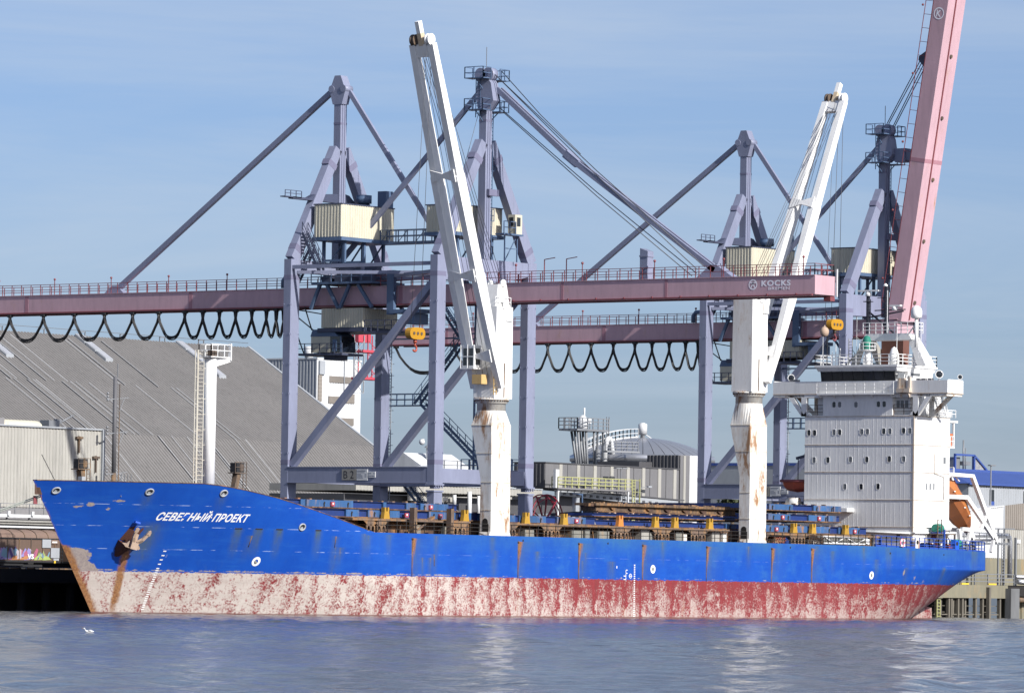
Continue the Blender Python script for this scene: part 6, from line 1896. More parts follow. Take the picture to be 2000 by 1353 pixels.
        g.build('jib_beam', WHITE, ped)
    for f in (.335, .625, .10):
        p = pv + d * (Lj * f)
        g = MB(); dn = V((d.x, 0, d.z))
        ya, yb = -.3 + .4 * f, 2.3 - .4 * f
        P = [p + V((0, ya - .2, 0)) + dn * .55, p + V((0, (ya + yb) / 2, 0)) + dn * .2, p + V((0, yb + .2, 0)) + dn * .55, p + V((0, yb + .2, 0)) - dn * .55, p + V((0, (ya + yb) / 2, 0)) - dn * .2, p + V((0, ya - .2, 0)) - dn * .55]
        off = nrm * (-.66 if s < 0 else .5)
        off = nrm * (.55 * (1 if (nrm.x * -1 > 0) else -1))
        g.prism([q + off for q in P], off.normalized() * .14); g.build('jib_tie', WHITEL, ped)
    g = MB(); p = tp0
    g.hexa([tp0 + V((0, y, 0)) + d * a + nrm * b_ for a in (-1.1, 0) for y, b_ in ((-.1, -.22), (2.1, -.22), (2.1, .22), (-.1, .22))])
    g.build('jib_head', WHITEL, ped)
    for y in (-.02, 1.55):
        g = MB(); g.lathe(tp0 + d * .35 + V((0, y, 0)), [(.5, 0), (.5, .1), (.42, .14), (.42, .3), (.5, .34), (.5, .44)], 18, (0, 1, 0)); sh_ = g.build('sheave', WHITE if y < .5 else BROWNP, ped)
    g = MB(); g.bar(tp0 + V((0, 1.05, 0)) - d * .1, tp0 + V((0, 1.05, 0)) + d * .95, .42, .5, side=(0, 1, 0)); g.build('nose_bracket', paint('rust_stained_nose', (.6, .5, .36), .7, rust=.7), ped)
    g = MB(); g.bar(tp0 + V((0, 1.05, 0)) + d * .95, tp0 + V((0, 1.05, 0)) + d * 1.95, .40, .5, side=(0, 1, 0)); g.build('nose_cap', WHITE, ped)
    # ropes
    g = MB()
    hd = V((c.x + .3, 0, ztop + .1))
    for k, y in enumerate((.35, .6, .9, 1.3, 1.5, 1.75)):
        a = hd + V((0, y, 0)); b_ = tp0 + V((0, .2 + k * .3, 0)) + d * (.1 if k % 2 else .45)
        g.tube([a, a.lerp(b_, .5) - V((0, 0, .12)), b_], .028, 4)
    for k, y in enumerate((.7, 1.2)):
        a = pv + d * 1.0 + V((0, y, 0)); b_ = tp0 + V((0, y, 0))
        g.tube([a, b_], .025, 4)
    g.build('luffing_ropes', WIRE, ped)
    return ped, pv, d, tp0, c, nrm
ped1, pv1, d1, tip1, c1, n1_ = deck_crane(83.43, 16.15, 18.30, 28.1, -1, 0, (74.35, 47.6), 26.2)
ped2, pv2, d2, tip2, c2, n2_ = deck_crane(121.95, 17.42, 20.30, 29.6, 1, 0, (136.5, 47.8), 28.75)
# crane cab with big windows on the bow side of the forward column
g = MB(); g.box(82.2, 83.3, 1.1, 2.35, 21.0, 22.75); g.box(82.15, 83.3, 1.05, 2.4, 22.75, 22.85); g.build('crane_cab', WHITEL, ped1)
g = MB()
for y0, y1 in ((1.2, 1.68), (1.78, 2.25)):
    for z0, z1 in ((21.15, 21.85), (21.95, 22.6)):
        g.box(82.17, 82.2, y0, y1, z0, z1)
for z0, z1 in ((21.2, 21.9), (22.0, 22.6)):
    g.box(82.4, 83.0, 1.07, 1.1, z0, z1)
g.build('cab_windows', GLASS, ped1)
g = MB()
for y in (1.02, 1.7, 2.42):
    g.bar((82.05, y, 20.9), (82.05, y, 22.9), .06)
g.bar((82.05, 1.0, 21.9), (82.05, 2.44, 21.9), .05); g.box(82.0, 83.3, 1.0, 2.45, 20.85, 20.95); g.build('cab_guard', WHITE, ped1)
g = MB(); g.ladder((83.6, -.1, 18.7), (83.6, -.1, 22.4), (1, 0, 0), .4, .3, .03); g.box(82.6, 83.4, .6, 1.6, 19.6, 20.4); g.build('column_ladder', paint('yellowed_ladder', (.55, .38, .16), .7, rust=.6), ped1)
# hoist ropes and hooks
for (ped, tp0, z, u_, lab) in ((ped1, tip1, 23.9, 73.95, 'yellow hook block hanging from the forward white ship crane'), (ped2, tip2, 27.65, 136.95, 'yellow hook block hanging from the aft white ship crane')):
    g = MB()
    for du in (-.62, .62):
        g.tube([tp0 + V((du * .55, .3, .2)), (u_ + du, 1.0, z - .1)], .028, 4)
    g.build('hoist_ropes', WIRE, ped)
    hk = thing('hook_block', lab, 'hook block', (u_, 1.0, z), 'hook blocks of the ship cranes')
    g = MB(); n = 20
    P = []
    for k in range(n):
        a = 2 * math.pi * k / n
        ca_, sa = math.cos(a), math.sin(a)
        P.append((u_ + 1.02 * math.copysign(abs(ca_) ** .55, ca_), .72, z - .45 + .5 * math.copysign(abs(sa) ** .8, sa)))
    g.prism(P, (0, .56, 0)); g.build('block_body', YELH, hk)
    for du in (-.5, 0, .5):
        g = MB(); g.lathe((u_ + du, .72, z - .45), [(.13, 0), (.13, .05)], 12, (0, -1, 0)); g.build('pin_cover', BROWNP, hk)
    g = MB(); g.tube([(u_, 1, z - .95), (u_, 1, z - 1.25)], .16, 8); g.build('swivel', ORRED if u_ < 100 else BROWNP, hk)
    g = MB(); pts = [(u_, 1, z - 1.2), (u_, 1, z - 1.45)]
    for k in range(8):
        a = math.pi * .5 - k * math.pi * 1.35 / 7
        pts.append((u_ + .24 * math.cos(a) - .02, 1, z - 1.7 + .24 * math.sin(a)))
    g.tube(pts, .09, 6); g.build('hook', ORRED if u_ < 100 else REDP, hk)
g = MB(); g.tube([tip2 + V((-.6, .6, .2)), (135.25, 1.0, 26.95)], .022, 4); g.build('whip_rope', WIRE, ped2)
bl = thing('headache_ball', 'brown headache ball hanging beside the aft yellow hook block', 'hook ball', (135.25, 1.0, 26.5))
g = MB(); g.sph((135.25, 1.0, 26.45), .42, 14, 10, (1, 1, 1.15)); g.tube([(135.25, 1, 26.8), (135.25, 1, 27.05)], .08, 6); g.build('ball', TAN, bl)

# ------------------------------------------------------------------ deckhouse
HU, HE, H0, H1 = 155.0, 161.4, 3.75, 16.25
g = MB(); g.box(HU, HE, H0, H1, 6.5, 19.42); g.box(HU, HE - .3, 6.25, 14.2, 19.42, 22.4); g.box(HU - .06, HE, H0 - .3, H1, 8.2, 8.32)
dh = g.build('deckhouse', WHITE, ship)
SEAM = paint('rust_streaked_seam', (.52, .45, .38), .7, rust=.6, rs=2)
g = MB()
for z in (19.36, 16.62, 14.0, 11.35, 8.75):
    g.box(HU - .05, HE + .02, H0 - .05, H1 + .03, z, z + .06)
g.box(HU - .04, HU + .1, H0 - .04, H0 + .1, 8, 19.4)
g.build('deck_seam', SEAM, dh)
o = None
ys = []
y = 4.15
k = 0
while y < 16.1:
    ys.append(y); y += (.44 if k % 2 else .62); k += 1
for zz0, zz1, yy in [(8.82, 11.35, ys), (11.42, 14.0, ys), (14.07, 16.62, ys), (16.7, 19.36, ys), (19.43, 21.4, [v_ for v_ in ys if 6.4 < v_ < 14.1])]:
    o = None
    for y in yy:
        if o is None:
            g = MB(); g.box(HU - .008, HU, y, y + .035, zz0, zz1); o = g.build('wall_stiffener', WHITE, dh); y00 = y
        else:
            inst(o, dh, (0, y - y00, 0))
WINS = [(12.92, 20.53), (12.27, 20.53), (10.39, 20.51), (7.81, 20.54), (7.16, 20.54), (15.79, 17.83), (15.13, 17.82), (12.88, 17.86), (12.23, 17.86), (9.7, 17.9), (9.05, 17.9), (7.18, 17.94), (6.48, 17.93), (4.92, 17.98), (4.22, 17.97), (15.15, 15.2), (13.55, 15.2), (10.95, 15.24), (9.07, 15.24), (6.5, 15.29), (4.88, 15.28), (11.56, 12.63), (9.68, 12.63), (7.75, 12.66)]
def oct_(cy, cz, w_, h_, c_=.09):
    return [(cy - w_, cz - h_ + c_), (cy - w_ + c_, cz - h_), (cy + w_ - c_, cz - h_), (cy + w_, cz - h_ + c_), (cy + w_, cz + h_ - c_), (cy + w_ - c_, cz + h_), (cy - w_ + c_, cz + h_), (cy - w_, cz + h_ - c_)]
fp = pp = None
for i, (y, z) in enumerate(WINS):
    if fp is None:
        g = MB(); I, O_ = oct_(y, z, .19, .27), oct_(y, z, .225, .305)
        vs = [(HU - .03, a, c) for a, c in I] + [(HU - .03, a, c) for a, c in O_] + [(HU + .0, a, c) for a, c in I] + [(HU, a, c) for a, c in O_]
        fs = []
        for k in range(8):
            j = (k + 1) % 8
            fs += [(k, 8 + k, 8 + j, j), (8 + k, 24 + k, 24 + j, 8 + j), (k, j, 16 + j, 16 + k)]
        g.add(vs, fs); fp = g.build('window_frame', WHITEL, dh)
        g = MB(); g.add([(HU - .012, a, c) for a, c in I], [tuple(range(8))[::-1]]); pp = g.build('window', GLASS, dh)
        pg = pp.copy(); pg.data = pp.data.copy(); pg.data.materials[0] = GLASSG; COL.objects.link(pg); pg.parent = dh; pg.location = (0, WINS[1][0] - y, WINS[1][1] - z); ORG[pg.name] = ORG[pp.name]
        y00, z00 = y, z
    else:
        inst(fp, dh, (0, y - y00, z - z00))
        if i != 1:
            src = pg if i in (2, 7, 9, 10, 12, 14, 15, 17, 20, 21) else pp
            c_ = src.copy(); COL.objects.link(c_); c_.parent = dh; c_.location = (0, y - y00, z - z00); ORG[c_.name] = ORG[pp.name]
for (u, z, w_) in ((160.43, 15.28, .2), (157.29, 12.7, .12), (157.92, 12.71, .12), (158.56, 12.73, .12)):
    g = MB(); g.box(u - w_ - .06, u + w_ + .06, H0 - .05, H0 - .0, z - .36, z + .36); g.build('window_frame', WHITEL, dh)
    g = MB(); g.box(u - w_, u + w_, H0 - .056, H0 - .05, z - .3, z + .3); g.build('window', GLASSG, dh)
g = MB(); g.tube([(158.6, H0 - .08, 15.9), (158.6, H0 - .08, 14.0), (160.3, H0 - .08, 13.7), (160.3, H0 - .08, 11.5)], .035, 5); g.build('wall_pipe', SEAM, dh)
g = MB(); g.tube([(HU - .12, 4.0, 8.2), (HU - .12, 12, 8.35)], .09, 6); g.build('front_pipe', WHITE, dh)
for y, z in ((8.2, 7.7), (5.2, 7.9)):
    g = MB(); g.box(HU - .12, HU, y, y + .3, z, z + .3); g.build('wall_box', BROWNP, dh)
g = MB(); g.box(158.3, 159.0, H0 - .15, H0, 7.75, 8.15); g.build('wall_box', REDP, dh)
g = MB(); g.box(157.2, 157.6, H0 - .12, H0, 7.2, 8.1); g.build('wall_box', CREAMD, dh)
# port side recess, stair landing and name board behind the wing
g = MB(); g.box(161.4, 162.6, 3.6, 6.2, 18.95, 19.15); g.box(161.0, 161.12, 3.7, 3.85, 16.7, 19.1); g.box(162.0, 162.15, 3.7, 3.85, 16.7, 19.1); g.box(161.4, 162.2, 3.7, 6, 16.5, 16.68); g.rail([(161.4, 3.7, 16.68), (162.1, 3.7, 16.68)], .95, .4, .03); g.build('side_gallery', WHITE, dh)
g = MB(); g.box(161.45, 161.9, 3.75, 4.1, 16.7, 17.9); g.build('life_raft_case', paint('orange_red_case', (.6, .16, .06), .5), dh)
g = MB(); g.box(158.2, 161.5, 3.70, 3.76, 19.5, 20.02); nb = g.build('name_board', WHITE, dh)
text_plane('board_name', 'SEVERNIY PROEKT', INKG, dh, (158.35, 3.69, 19.62), (1, 0, 0), (0, 0, 1), 2.9, .26, .0)
g = MB(); g.rail([(158.2, 3.75, 19.45), (162.4, 3.75, 19.45)], .7, .7, .03); g.build('board_railing', WHITEL, dh)
# bridge wings on struts
g = MB()
W0, W1 = 154.94, 157.75
g.box(W0, W0 + .08, 0, 20, 21.6, 22.78); g.box(W1 - .08, W1, 0, 20, 21.6, 22.78); g.box(W0 + .08, W1 - .08, 0, .08, 21.6, 22.85); g.box(W0 + .08, W1 - .08, 19.92, 20, 21.6, 22.85); g.box(W0 + .08, W1 - .08, .08, 19.92, 21.6, 21.72)
wg_ = g.build('bridge_wing', WHITEL, ship)
g = MB(); g.box(W0 - .02, W1 + .02, -.02, 20.02, 21.5, 21.6); g.build('wing_edge', SEAM, wg_)
for y0, y1 in ((.1, 3.6), (16.4, 19.9)):
    g = MB(); g.box(W0 + .02, W1 - .02, y0, y1, 21.28, 21.5); g.build('wing_box', WHITER, wg_)
g = MB(); g.prism([(W0 - .5, 5.8, 21.45), (W0 - .5, 14.6, 21.45), (W0 - .5, 14.6, 21.6), (W0 - .5, 5.8, 21.6)], (.5, 0, 0)); g.rail([(W0 - .48, 5.8, 21.6), (W0 - .48, 14.6, 21.6)], 1.05, 1.15, .03, 3)
for y in (6.2, 8.4, 10.6, 12.8, 14.4):
    g.prism([(W0, y, 21.45), (W0 - .45, y, 21.45), (W0, y, 21.1)], (0, .06, 0))
g.build('front_walkway', WHITE, wg_)
# plated struts under the wings, with openings
def frame_plate(sgn):
    f = lambda y: 10 + sgn * (10 - y) if sgn < 0 else y
    Y = (lambda y: y) if sgn > 0 else (lambda y: 20 - y)
    g = MB()
    def strip_(poly):
        g.prism([(W0 + .02, Y(a), c) for a, c in poly], (.35, 0, 0))
    strip_([(6.3, 21.5), (3.3, 21.5), (3.3, 21.2), (6.3, 21.2)])
    strip_([(3.9, 21.2), (3.3, 21.2), (3.3, 19.42), (3.9, 19.42)])
    strip_([(6.3, 19.42), (3.3, 19.42), (3.3, 19.5), (6.3, 19.5)])
    strip_([(3.3, 21.5), (1.5, 21.5), (2.0, 21.25), (3.3, 21.25)])
    strip_([(2.35, 21.3), (1.75, 21.3), (3.3, 19.42), (3.7, 19.42), (3.5, 19.7)])
    strip_([(3.9, 19.9), (3.5, 19.5), (4.3, 19.45)])
    g.build('wing_frame', WHITEL, wg_)
    g = MB()
    g.bar((W1 - .2, Y(1.2), 21.4), (W1 - .2, Y(3.4), 19.45), .3, .35); g.bar((W1 - .2, Y(3.4), 19.42), (W1 - .2, Y(3.4), 21.4), .35, .4); g.build('wing_strut', WHITER, wg_)
    g = MB(); g.rail([(W0 + .25, Y(3.9), 19.5), (W0 + .25, Y(6.2), 19.5)], 1.0, 1.0, .028, 3); g.build('opening_rail', BROWNP, wg_)
frame_plate(1); frame_plate(-1)
g = MB(); g.box(HU + .6, HE - .3, 4.6, 6.25, 19.42, 21.4); g.build('upper_side_house', WHITE, dh)
g = MB(); g.box(HU + .6, HE - .3, 14.2, 15.2, 19.42, 21.4); g.build('upper_side_house', WHITE, dh)
for y in (5.0, 5.5, 5.95):
    g = MB(); g.box(HU + .56, HU + .6, y - .17, y + .17, 20.2, 20.9); g.build('window', GLASSG, dh)
g = MB(); g.stair((159.5, 3.3, 19.4), (157.2, 2.6, 21.5), (.3, -.9, 0), .7, .9); g.build('wing_stair', WHITE, dh)
# gear on the port wing
g = MB(); g.box(W0 - .5, W0, 4.0, 5.5, 21.62, 22.0); g.box(W0 - .25, W0, 4.7, 5.3, 22.0, 23.0); g.box(W0 - .3, W0, 4.05, 4.3, 22.0, 23.1); g.box(W0 - .3, W0, 5.2, 5.45, 22.0, 23.0); g.prism([(W0, 4.2, 21.6), (W0 - .4, 4.2, 21.6), (W0, 4.2, 21.1)], (0, .15, 0)); g.prism([(W0, 5.1, 21.6), (W0 - .4, 5.1, 21.6), (W0, 5.1, 21.1)], (0, .15, 0)); g.build('lamp_bracket', SEAM, wg_)
for (x, y, z, r) in ((155.6, 1.35, 23.35, .40), (157.4, .15, 23.15, .25), (156.0, 18.6, 23.2, .36)):
    g = MB(); g.lathe((x, y, z), [(.02, -.25), (r * .8, -.2), (r, 0), (r, .28)], 16, (-.8, -.5, 0)); g.bar((x + .1, y + .1, z - .6), (x + .1, y + .1, z), .1); sl_ = g.build('searchlight', WHITE, wg_)
    g = MB(); g.lathe(V((x, y, z)) + V((-.8, -.5, 0)).normalized() * .27, [(r * .9, 0), (r * .6, .03), (.01, .04)], 16, (-.8, -.5, 0)); g.build('searchlight_lens', GLASS, wg_)
g = MB()
for y in (1.9, 2.6, 3.2, 17.8, 17.2):
    g.box(W0 + .1, W0 + .5, y, y + .4, 22.75, 22.98)
g.build('wing_instruments', GREYW, wg_)
# wheelhouse
g = MB()
g.box(HU + .05, HE, 5.9, 14.5, 22.4, 22.82)
g.box(HU + .3, HE - .2, 6.1, 14.3, 22.82, 23.72)
g.hexa([(HU - .1, 5.7, 23.72), (HE + .1, 5.7, 23.72), (HE + .1, 14.75, 23.72), (HU - .1, 14.75, 23.72), (HU - .35, 5.6, 24.12), (HE + .3, 5.6, 24.12), (HE + .3, 14.9, 24.12), (HU - .35, 14.9, 24.12)])
g.box(HU - .4, HE + .4, 5.5, 15.0, 24.12, 24.32)
g.hexa([(157.0, 5.88, 22.82), (HE, 5.88, 22.82), (HE, 6.2, 22.82), (157.0, 6.2, 22.82), (157.0, 5.75, 23.72), (HE, 5.75, 23.72), (HE, 6.2, 23.72), (157.0, 6.2, 23.72)])
wh_ = g.build('wheelhouse', WHITE, ship)
npn = 7
for i in range(npn):
    a, c = 6.0 + 8.4 * i / npn, 6.0 + 8.4 * (i + 1) / npn
    g = MB(); P = [(HU + .05, a + .04, 22.84), (HU + .05, c - .04, 22.84), (HU - .12, c - .04, 23.70), (HU - .12, a + .04, 23.70)]
    g.prism(P, (.03, 0, 0)); g.build('bridge_window', GLASS if i not in (5,) else GLASS, wh_)
for i in range(npn + 1):
    a = 6.0 + 8.4 * i / npn
    g = MB(); g.bar((HU + .04, a, 22.82), (HU - .13, a, 23.72), .09, .06); g.build('window_post', BLACK, wh_)
g = MB(); g.box(HU - .02, HU + .1, 5.95, 14.45, 22.78, 22.84); g.bar((HU - .22, 6, 23.66), (HU - .22, 14.4, 23.66), .05); g.build('window_rail', BLACK, wh_)
for a, c, z0, z1 in ((155.2, 156.35, 23.0, 23.62), (157.5, 159.1, 23.2, 23.6), (156.5, 156.65, 22.95, 23.5), (157.0, 157.25, 23.05, 23.35)):
    g = MB(); g.prism([(a, 5.85, z0), (c, 5.85, z0), (c, 5.72, z1), (a, 5.72, z1)], (0, .04, 0)); g.build('side_window', GLASSG, wh_)
g = MB(); g.rail([(HU - .35, 14.95, 24.32), (HU - .35, 5.55, 24.32), (HE + .3, 5.55, 24.32)], 1.0, .95, .032, 3); g.rail([(HE + .3, 14.95, 24.32), (HE + .3, 5.55, 24.32)], 1.0, .95, .032, 3); g.rail([(HU - .35, 14.95, 24.32), (HE + .3, 14.95, 24.32)], 1.0, .95, .032, 3); g.build('roof_railing', WHITE, wh_)
# radar portal on the wheelhouse roof
g = MB(); g.prism([(157.0, 5.4, 26.8), (157.0, 11.2, 26.75), (157.0, 10.7, 27.4), (157.0, 5.9, 27.42)], (1.6, 0, 0)); pm_ = g.build('signal_mast', WHITE, ship)
g = MB(); g.prism([(157.2, 5.5, 27.0), (158.5, 5.5, 27.0), (161.6, 5.5, 24.3), (159.6, 5.5, 24.3), (157.4, 5.5, 26.3)], (0, .4, 0)); g.prism([(157.2, 5.95, 26.9), (157.2, 5.5, 27.2), (157.2, 3.9, 24.3), (157.2, 4.9, 24.3)], (.5, 0, 0)); g.build('portal_leg', WHITE, pm_)
g = MB(); g.prism([(157.2, 10.9, 26.9), (157.2, 11.2, 26.8), (157.2, 12.6, 24.3), (157.2, 11.9, 24.3)], (.5, 0, 0)); g.prism([(157.2, 10.6, 27.0), (158.5, 10.6, 27.0), (161.6, 10.6, 24.3), (159.6, 10.6, 24.3)], (0, .35, 0)); g.build('portal_leg', CREAMD, pm_)
g = MB(); g.rail([(157, 11, 27.42), (157, 5.2, 27.42), (158.6, 5.2, 27.42)], 1.05, .7, .035, 3); g.build('portal_railing', WHITE, pm_)
DM = paint('dark_mast_paint', (.03, .032, .045), .5)
for y, z1 in ((10.98, 31.2), (8.9, 32.0)):
    g = MB(); g.bar((157.8, y, 27.4), (157.8, y, z1), .26); g.ladder((157.5, y - .3, 27.4), (157.5, y - .3, z1 - .4), (0, 1, 0), .35, .35, .03); g.build('lattice_post', DM, pm_)
g = MB(); g.bar((157.8, 11.2, 29.0), (157.8, 6.9, 29.6), .13); g.bar((157.8, 10.9, 29.6), (157.8, 8.0, 27.5), .15); g.bar((157.8, 6.7, 29.75), (157.8, 10.2, 29.7), .1); g.bar((157.8, 8.9, 30.9), (157.8, 9.9, 30.9), .07); g.lathe((157.8, 10.98, 30.55), [(.5, 0), (.5, .06)], 12); g.build('mast_arms', DM, pm_)
g = MB(); g.box(157.6, 158.0, 9.7, 12.1, 31.55, 31.7); g.lathe((157.8, 10.95, 31.1), [(.3, 0), (.3, .3), (.15, .45)], 12); g.build('radar_scanner', WHITE, pm_)
g = MB(); g.box(157.6, 158.0, 7.2, 8.6, 30.05, 30.2); g.lathe((157.8, 7.9, 29.7), [(.3, 0), (.25, .35)], 12); g.build('radar_scanner', WHITE, pm_)
g = MB(); g.lathe((157.8, 9.0, 32.0), [(.2, 0), (.22, .15), (.05, .3)], 10); g.bar((156, 7.6, 27.4), (156, 7.6, 31.5), .06); g.build('mast_lamp', WHITE, pm_)
g = MB(); g.lathe((156.2, 4.4, 28.75), [(.34, 0), (.52, .1), (.55, .4), (.54, .75), (.42, 1.05), (.2, 1.2), (.01, 1.24)], 20); sd_ = g.build('satellite_dome', WHITE, ship)
g = MB(); g.tube([(156.2, 4.4, 26.0), (156.2, 4.4, 28.75)], .17, 8); g.bar((156.6, 5.6, 27.2), (156.3, 4.5, 28.3), .1); g.ladder((156.5, 4.2, 25), (156.5, 4.2, 28.4), (0, 1, 0), .3, .35, .025); g.build('dome_post', WHITEL, sd_)
g = MB(); g.lathe((155.6, 6.5, 24.32), [(.5, 0), (.52, .4), (.46, 1.0), (.28, 1.55), (.01, 1.75)], 18); g.build('white_dome_cover', WHITE, ship)
# covered winch in its basket on a post, ladder arch
g = MB(); g.tube([(155.4, 9.4, 24.32), (155.4, 9.4, 25.6)], .30, 10); g.lathe((155.4, 9.4, 25.6), [(.3, 0), (.75, .12), (.75, .2)], 16); ps = g.build('compass_post', WHITE, ship)
g = MB(); g.lathe((155.4, 9.5, 25.8), [(.40, 0), (.34, .4), (.42, .8), (.30, 1.25), (.1, 1.35)], 12); g.build('green_cover', GREEN, ps)
g = MB(); 
for z in (26.1, 26.45):
    g.tube([(155.4 + .8 * math.cos(a * math.pi / 8), 9.4 + .8 * math.sin(a * math.pi / 8), z) for a in range(16)], .03, 4, closed=True)
for a in range(8):
    g.bar((155.4 + .78 * math.cos(a * math.pi / 4), 9.4 + .78 * math.sin(a * math.pi / 4), 25.75), (155.4 + .82 * math.cos(a * math.pi / 4), 9.4 + .82 * math.sin(a * math.pi / 4), 26.45), .04)
g.build('basket_rail', WHITE, ps)
g = MB(); g.ladder((155.6, 11.5, 24.3), (155.6, 11.5, 26.9), (0, 1, 0), .4, .3, .03); g.tube([(155.6, 11.3, 26.9), (155.6, 10.8, 27.0), (155.6, 9.9, 26.4)], .04, 5); g.bar((155.6, 10.6, 25.5), (155.6, 12.0, 24.4), .25, .1); g.build('roof_ladder', CREAMD, ship)
for (y, z1, th) in ((14.4, 28.5, .08), (14.9, 27.6, .04), (12.9, 26.0, .07), (13.4, 26.4, .05), (13.8, 25.7, .05), (6.4, 28.0, .05), (11.0, 29.0, .03)):
    g = MB(); g.bar((155.9, y, 24.3), (155.9, y, z1), th)
    if z1 > 28:
        g.bar((155.9, y - .3, z1 - 1.3), (155.9, y + .3, z1 - 1.3), .04)
    g.build('whip_aerial', BLACK if y == 14.4 else WHITE, ship)
g = MB(); g.box(159.5, 160.6, 8.0, 10.5, 24.3, 27.3); g.build('funnel_casing', paint('rust_brown_casing', (.14, .06, .045), .8), ship)

# ------------------------------------------------------------------ loose gear, boats
gw = thing('gangway', 'white trussed gangway stowed along the ship rail before the deckhouse', 'gangway', (138.6, .9, 6.95))
for y in (.55, 1.25):
    g = MB(); a, c = 134.9, 142.2
    g.bar((a, y, 6.98), (c, y, 6.98), .1, .12); g.bar((a, y, 7.62), (c, y, 7.55), .08, .1)
    k = 4
    for i in range(k):
        x0 = a + (c - a) * i / k; x1 = a + (c - a) * (i + 1) / k
        g.bar((x0, y, 7.6) if i % 2 == 0 else (x0, y, 7.0), (x1, y, 7.0) if i % 2 == 0 else (x1, y, 7.58), .07)
    g.build('truss', WHITE, gw)
o = None
for x in np.arange(135.1, 142.1, .27):
    if o is None:
        g = MB(); g.box(x, x + .06, .6, 1.2, 6.98, 7.55); o = g.build('tread', CREAMD, gw); px = x
    else:
        inst(o, gw, (x - px, 0, 0))
g = MB(); g.box(141.9, 142.5, .5, 1.3, 6.95, 7.5); g.build('end_platform', WHITE, gw)
nt_ = thing('rusty_cage', 'rusty brown wire cage beside the white gangway', 'cage', (134.2, .9, 6.84))
g = MB()
for k in range(7):
    x = 133.6 + k * .17
    g.bar((x, .5, 6.7), (x, .5, 7.75), .05); g.bar((x, 1.3, 6.7), (x, 1.3, 7.75), .05)
for z in np.arange(6.75, 7.8, .17):
    g.bar((133.6, .5, z), (134.65, .5, z), .05)
g.build('mesh_panels', RUSTD, nt_)
lb_ = thing('lifebuoy', 'pink and white lifebuoy hanging on the blue stern rail', 'lifebuoy', (147.4, .05, 7.2))
g = MB(); g.tube([(147.4 + .33 * math.cos(a * math.pi / 10), .02, 7.2 + .33 * math.sin(a * math.pi / 10)) for a in range(20)], .085, 8, closed=True); g.build('ring', paint('faded_pink_ring', (.75, .25, .30), .6), lb_)
for k in range(4):
    a = math.pi / 4 + k * math.pi / 2
    g = MB(); g.box(147.4 + .33 * math.cos(a) - .1, 147.4 + .33 * math.cos(a) + .1, -.08, .1, 7.2 + .33 * math.sin(a) - .1, 7.2 + .33 * math.sin(a) + .1)
    g.build('white_band', WHITE, lb_)

# free-fall lifeboat on its slide (slide belongs to the ship)
S0, S1 = V((164.2, 0, 15.0)), V((172.4, 0, 8.2))
dS = (S1 - S0).normalized(); nS = V((-dS.z, 0, dS.x))
g = MB()
for y in (5.7, 8.3):
    g.bar((164.0, y, 11.9), (167.6, y, 11.9), .3, .4); g.bar((167.6, y, 11.95), (172.9, y, 7.9), .3, .42); g.bar((163.5, y, 14.1), (168.6, y, 14.0), .34, .34); g.bar((168.6, y, 14.05), (173.3, y, 7.6), .36, .42); g.bar((172.9, y, 8.4), (172.3, y, 6.6), .3)
    g.bar((166.8, y, 8.8), (170.2, y, 8.75), .26, .36); g.bar((170.2, y, 8.7), (171.6, y, 10.6), .26, .36); g.bar((171.2, y, 10.4), (171.9, y, 10.9), .3)
    g.bar((166.3, y, 8.8), (166.8, y, 6.6), .35); g.bar((168.4, y, 8.6), (167.6, y, 6.6), .3)
    g.bar((170.6, y, 11.2), (172.6, y, 8.6), .2)
g.bar((173.1, 5.7, 7.8), (173.1, 8.3, 7.8), .25); g.bar((168.6, 5.7, 14.0), (168.6, 8.3, 14.0), .25); g.box(160.9, 168.2, 5.0, 9.4, 6.6, 6.7)
g.build('lifeboat_slide', WHITEL, ship)
lb = thing('lifeboat', 'orange free-fall lifeboat tilted nose down on its slide at the stern', 'lifeboat', (168, 7, 10.5))
ax = dS
def LB(s, y, h_):
    return V((165.0, 7.0, 13.15)) + ax * s + V((0, y, 0)) + nS * h_
secs = [(0.0, .75, -.9, .95), (1.0, 1.05, -1.25, 1.2), (3.5, 1.15, -1.4, 1.15), (5.2, .95, -1.2, .75), (6.3, .45, -.75, .3), (6.9, .05, -.3, -.1)]
for name, lo, mat_ in (('hull', True, ORANGED), ('canopy', False, ORANGE)):
    vs, fs = [], []
    for (s, hw, zb, zt) in secs:
        ring = [(-hw, 0), (-hw * .85, zb * .6), (0, zb), (hw * .85, zb * .6), (hw, 0)] if lo else [(-hw, 0), (-hw * .9, zt * .55), (-hw * .55, zt), (hw * .55, zt), (hw * .9, zt * .55), (hw, 0)]
        vs += [LB(s, y, h_) for y, h_ in ring]
    m_ = 5 if lo else 6
    for i in range(len(secs) - 1):
        for k in range(m_ - 1):
            a = i * m_ + k
            fs.append((a, a + 1, a + m_ + 1, a + m_))
    fs.append(tuple(range(m_)))
    g = MB(); g.add(vs, fs); g.build('boat_' + name, mat_, lb)
g = MB()
for s in (1.0, 2.2, 3.4, 4.6):
    g.box(*[x for p in [(LB(s, -1.18, -.1), )] for q in p for x in (q.x - .12, q.x + .12, q.y - .02, q.y + .02, q.z - .05, q.z + .05)])
g.build('reflective_tape', LETTER, lb)
g = MB(); g.rail([LB(.1, -1.0, 1.0), LB(.1, 1.0, 1.0)], .9, .7, .05, 3); g.bar(LB(0, -1.0, 1.2), LB(1.2, -1.0, 1.35), .09); g.build('boat_railing', WHITE, lb)
g = MB(); g.bar(LB(.9, -.6, 1.22), LB(5.2, -.55, .8), .08); g.build('grab_rail', ORRED, lb)
rb2 = thing('rescue_boat', 'small orange red rescue boat hanging beside the white deckhouse', 'rescue boat', (156.6, 16.9, 12.6))
vs, fs = [], []
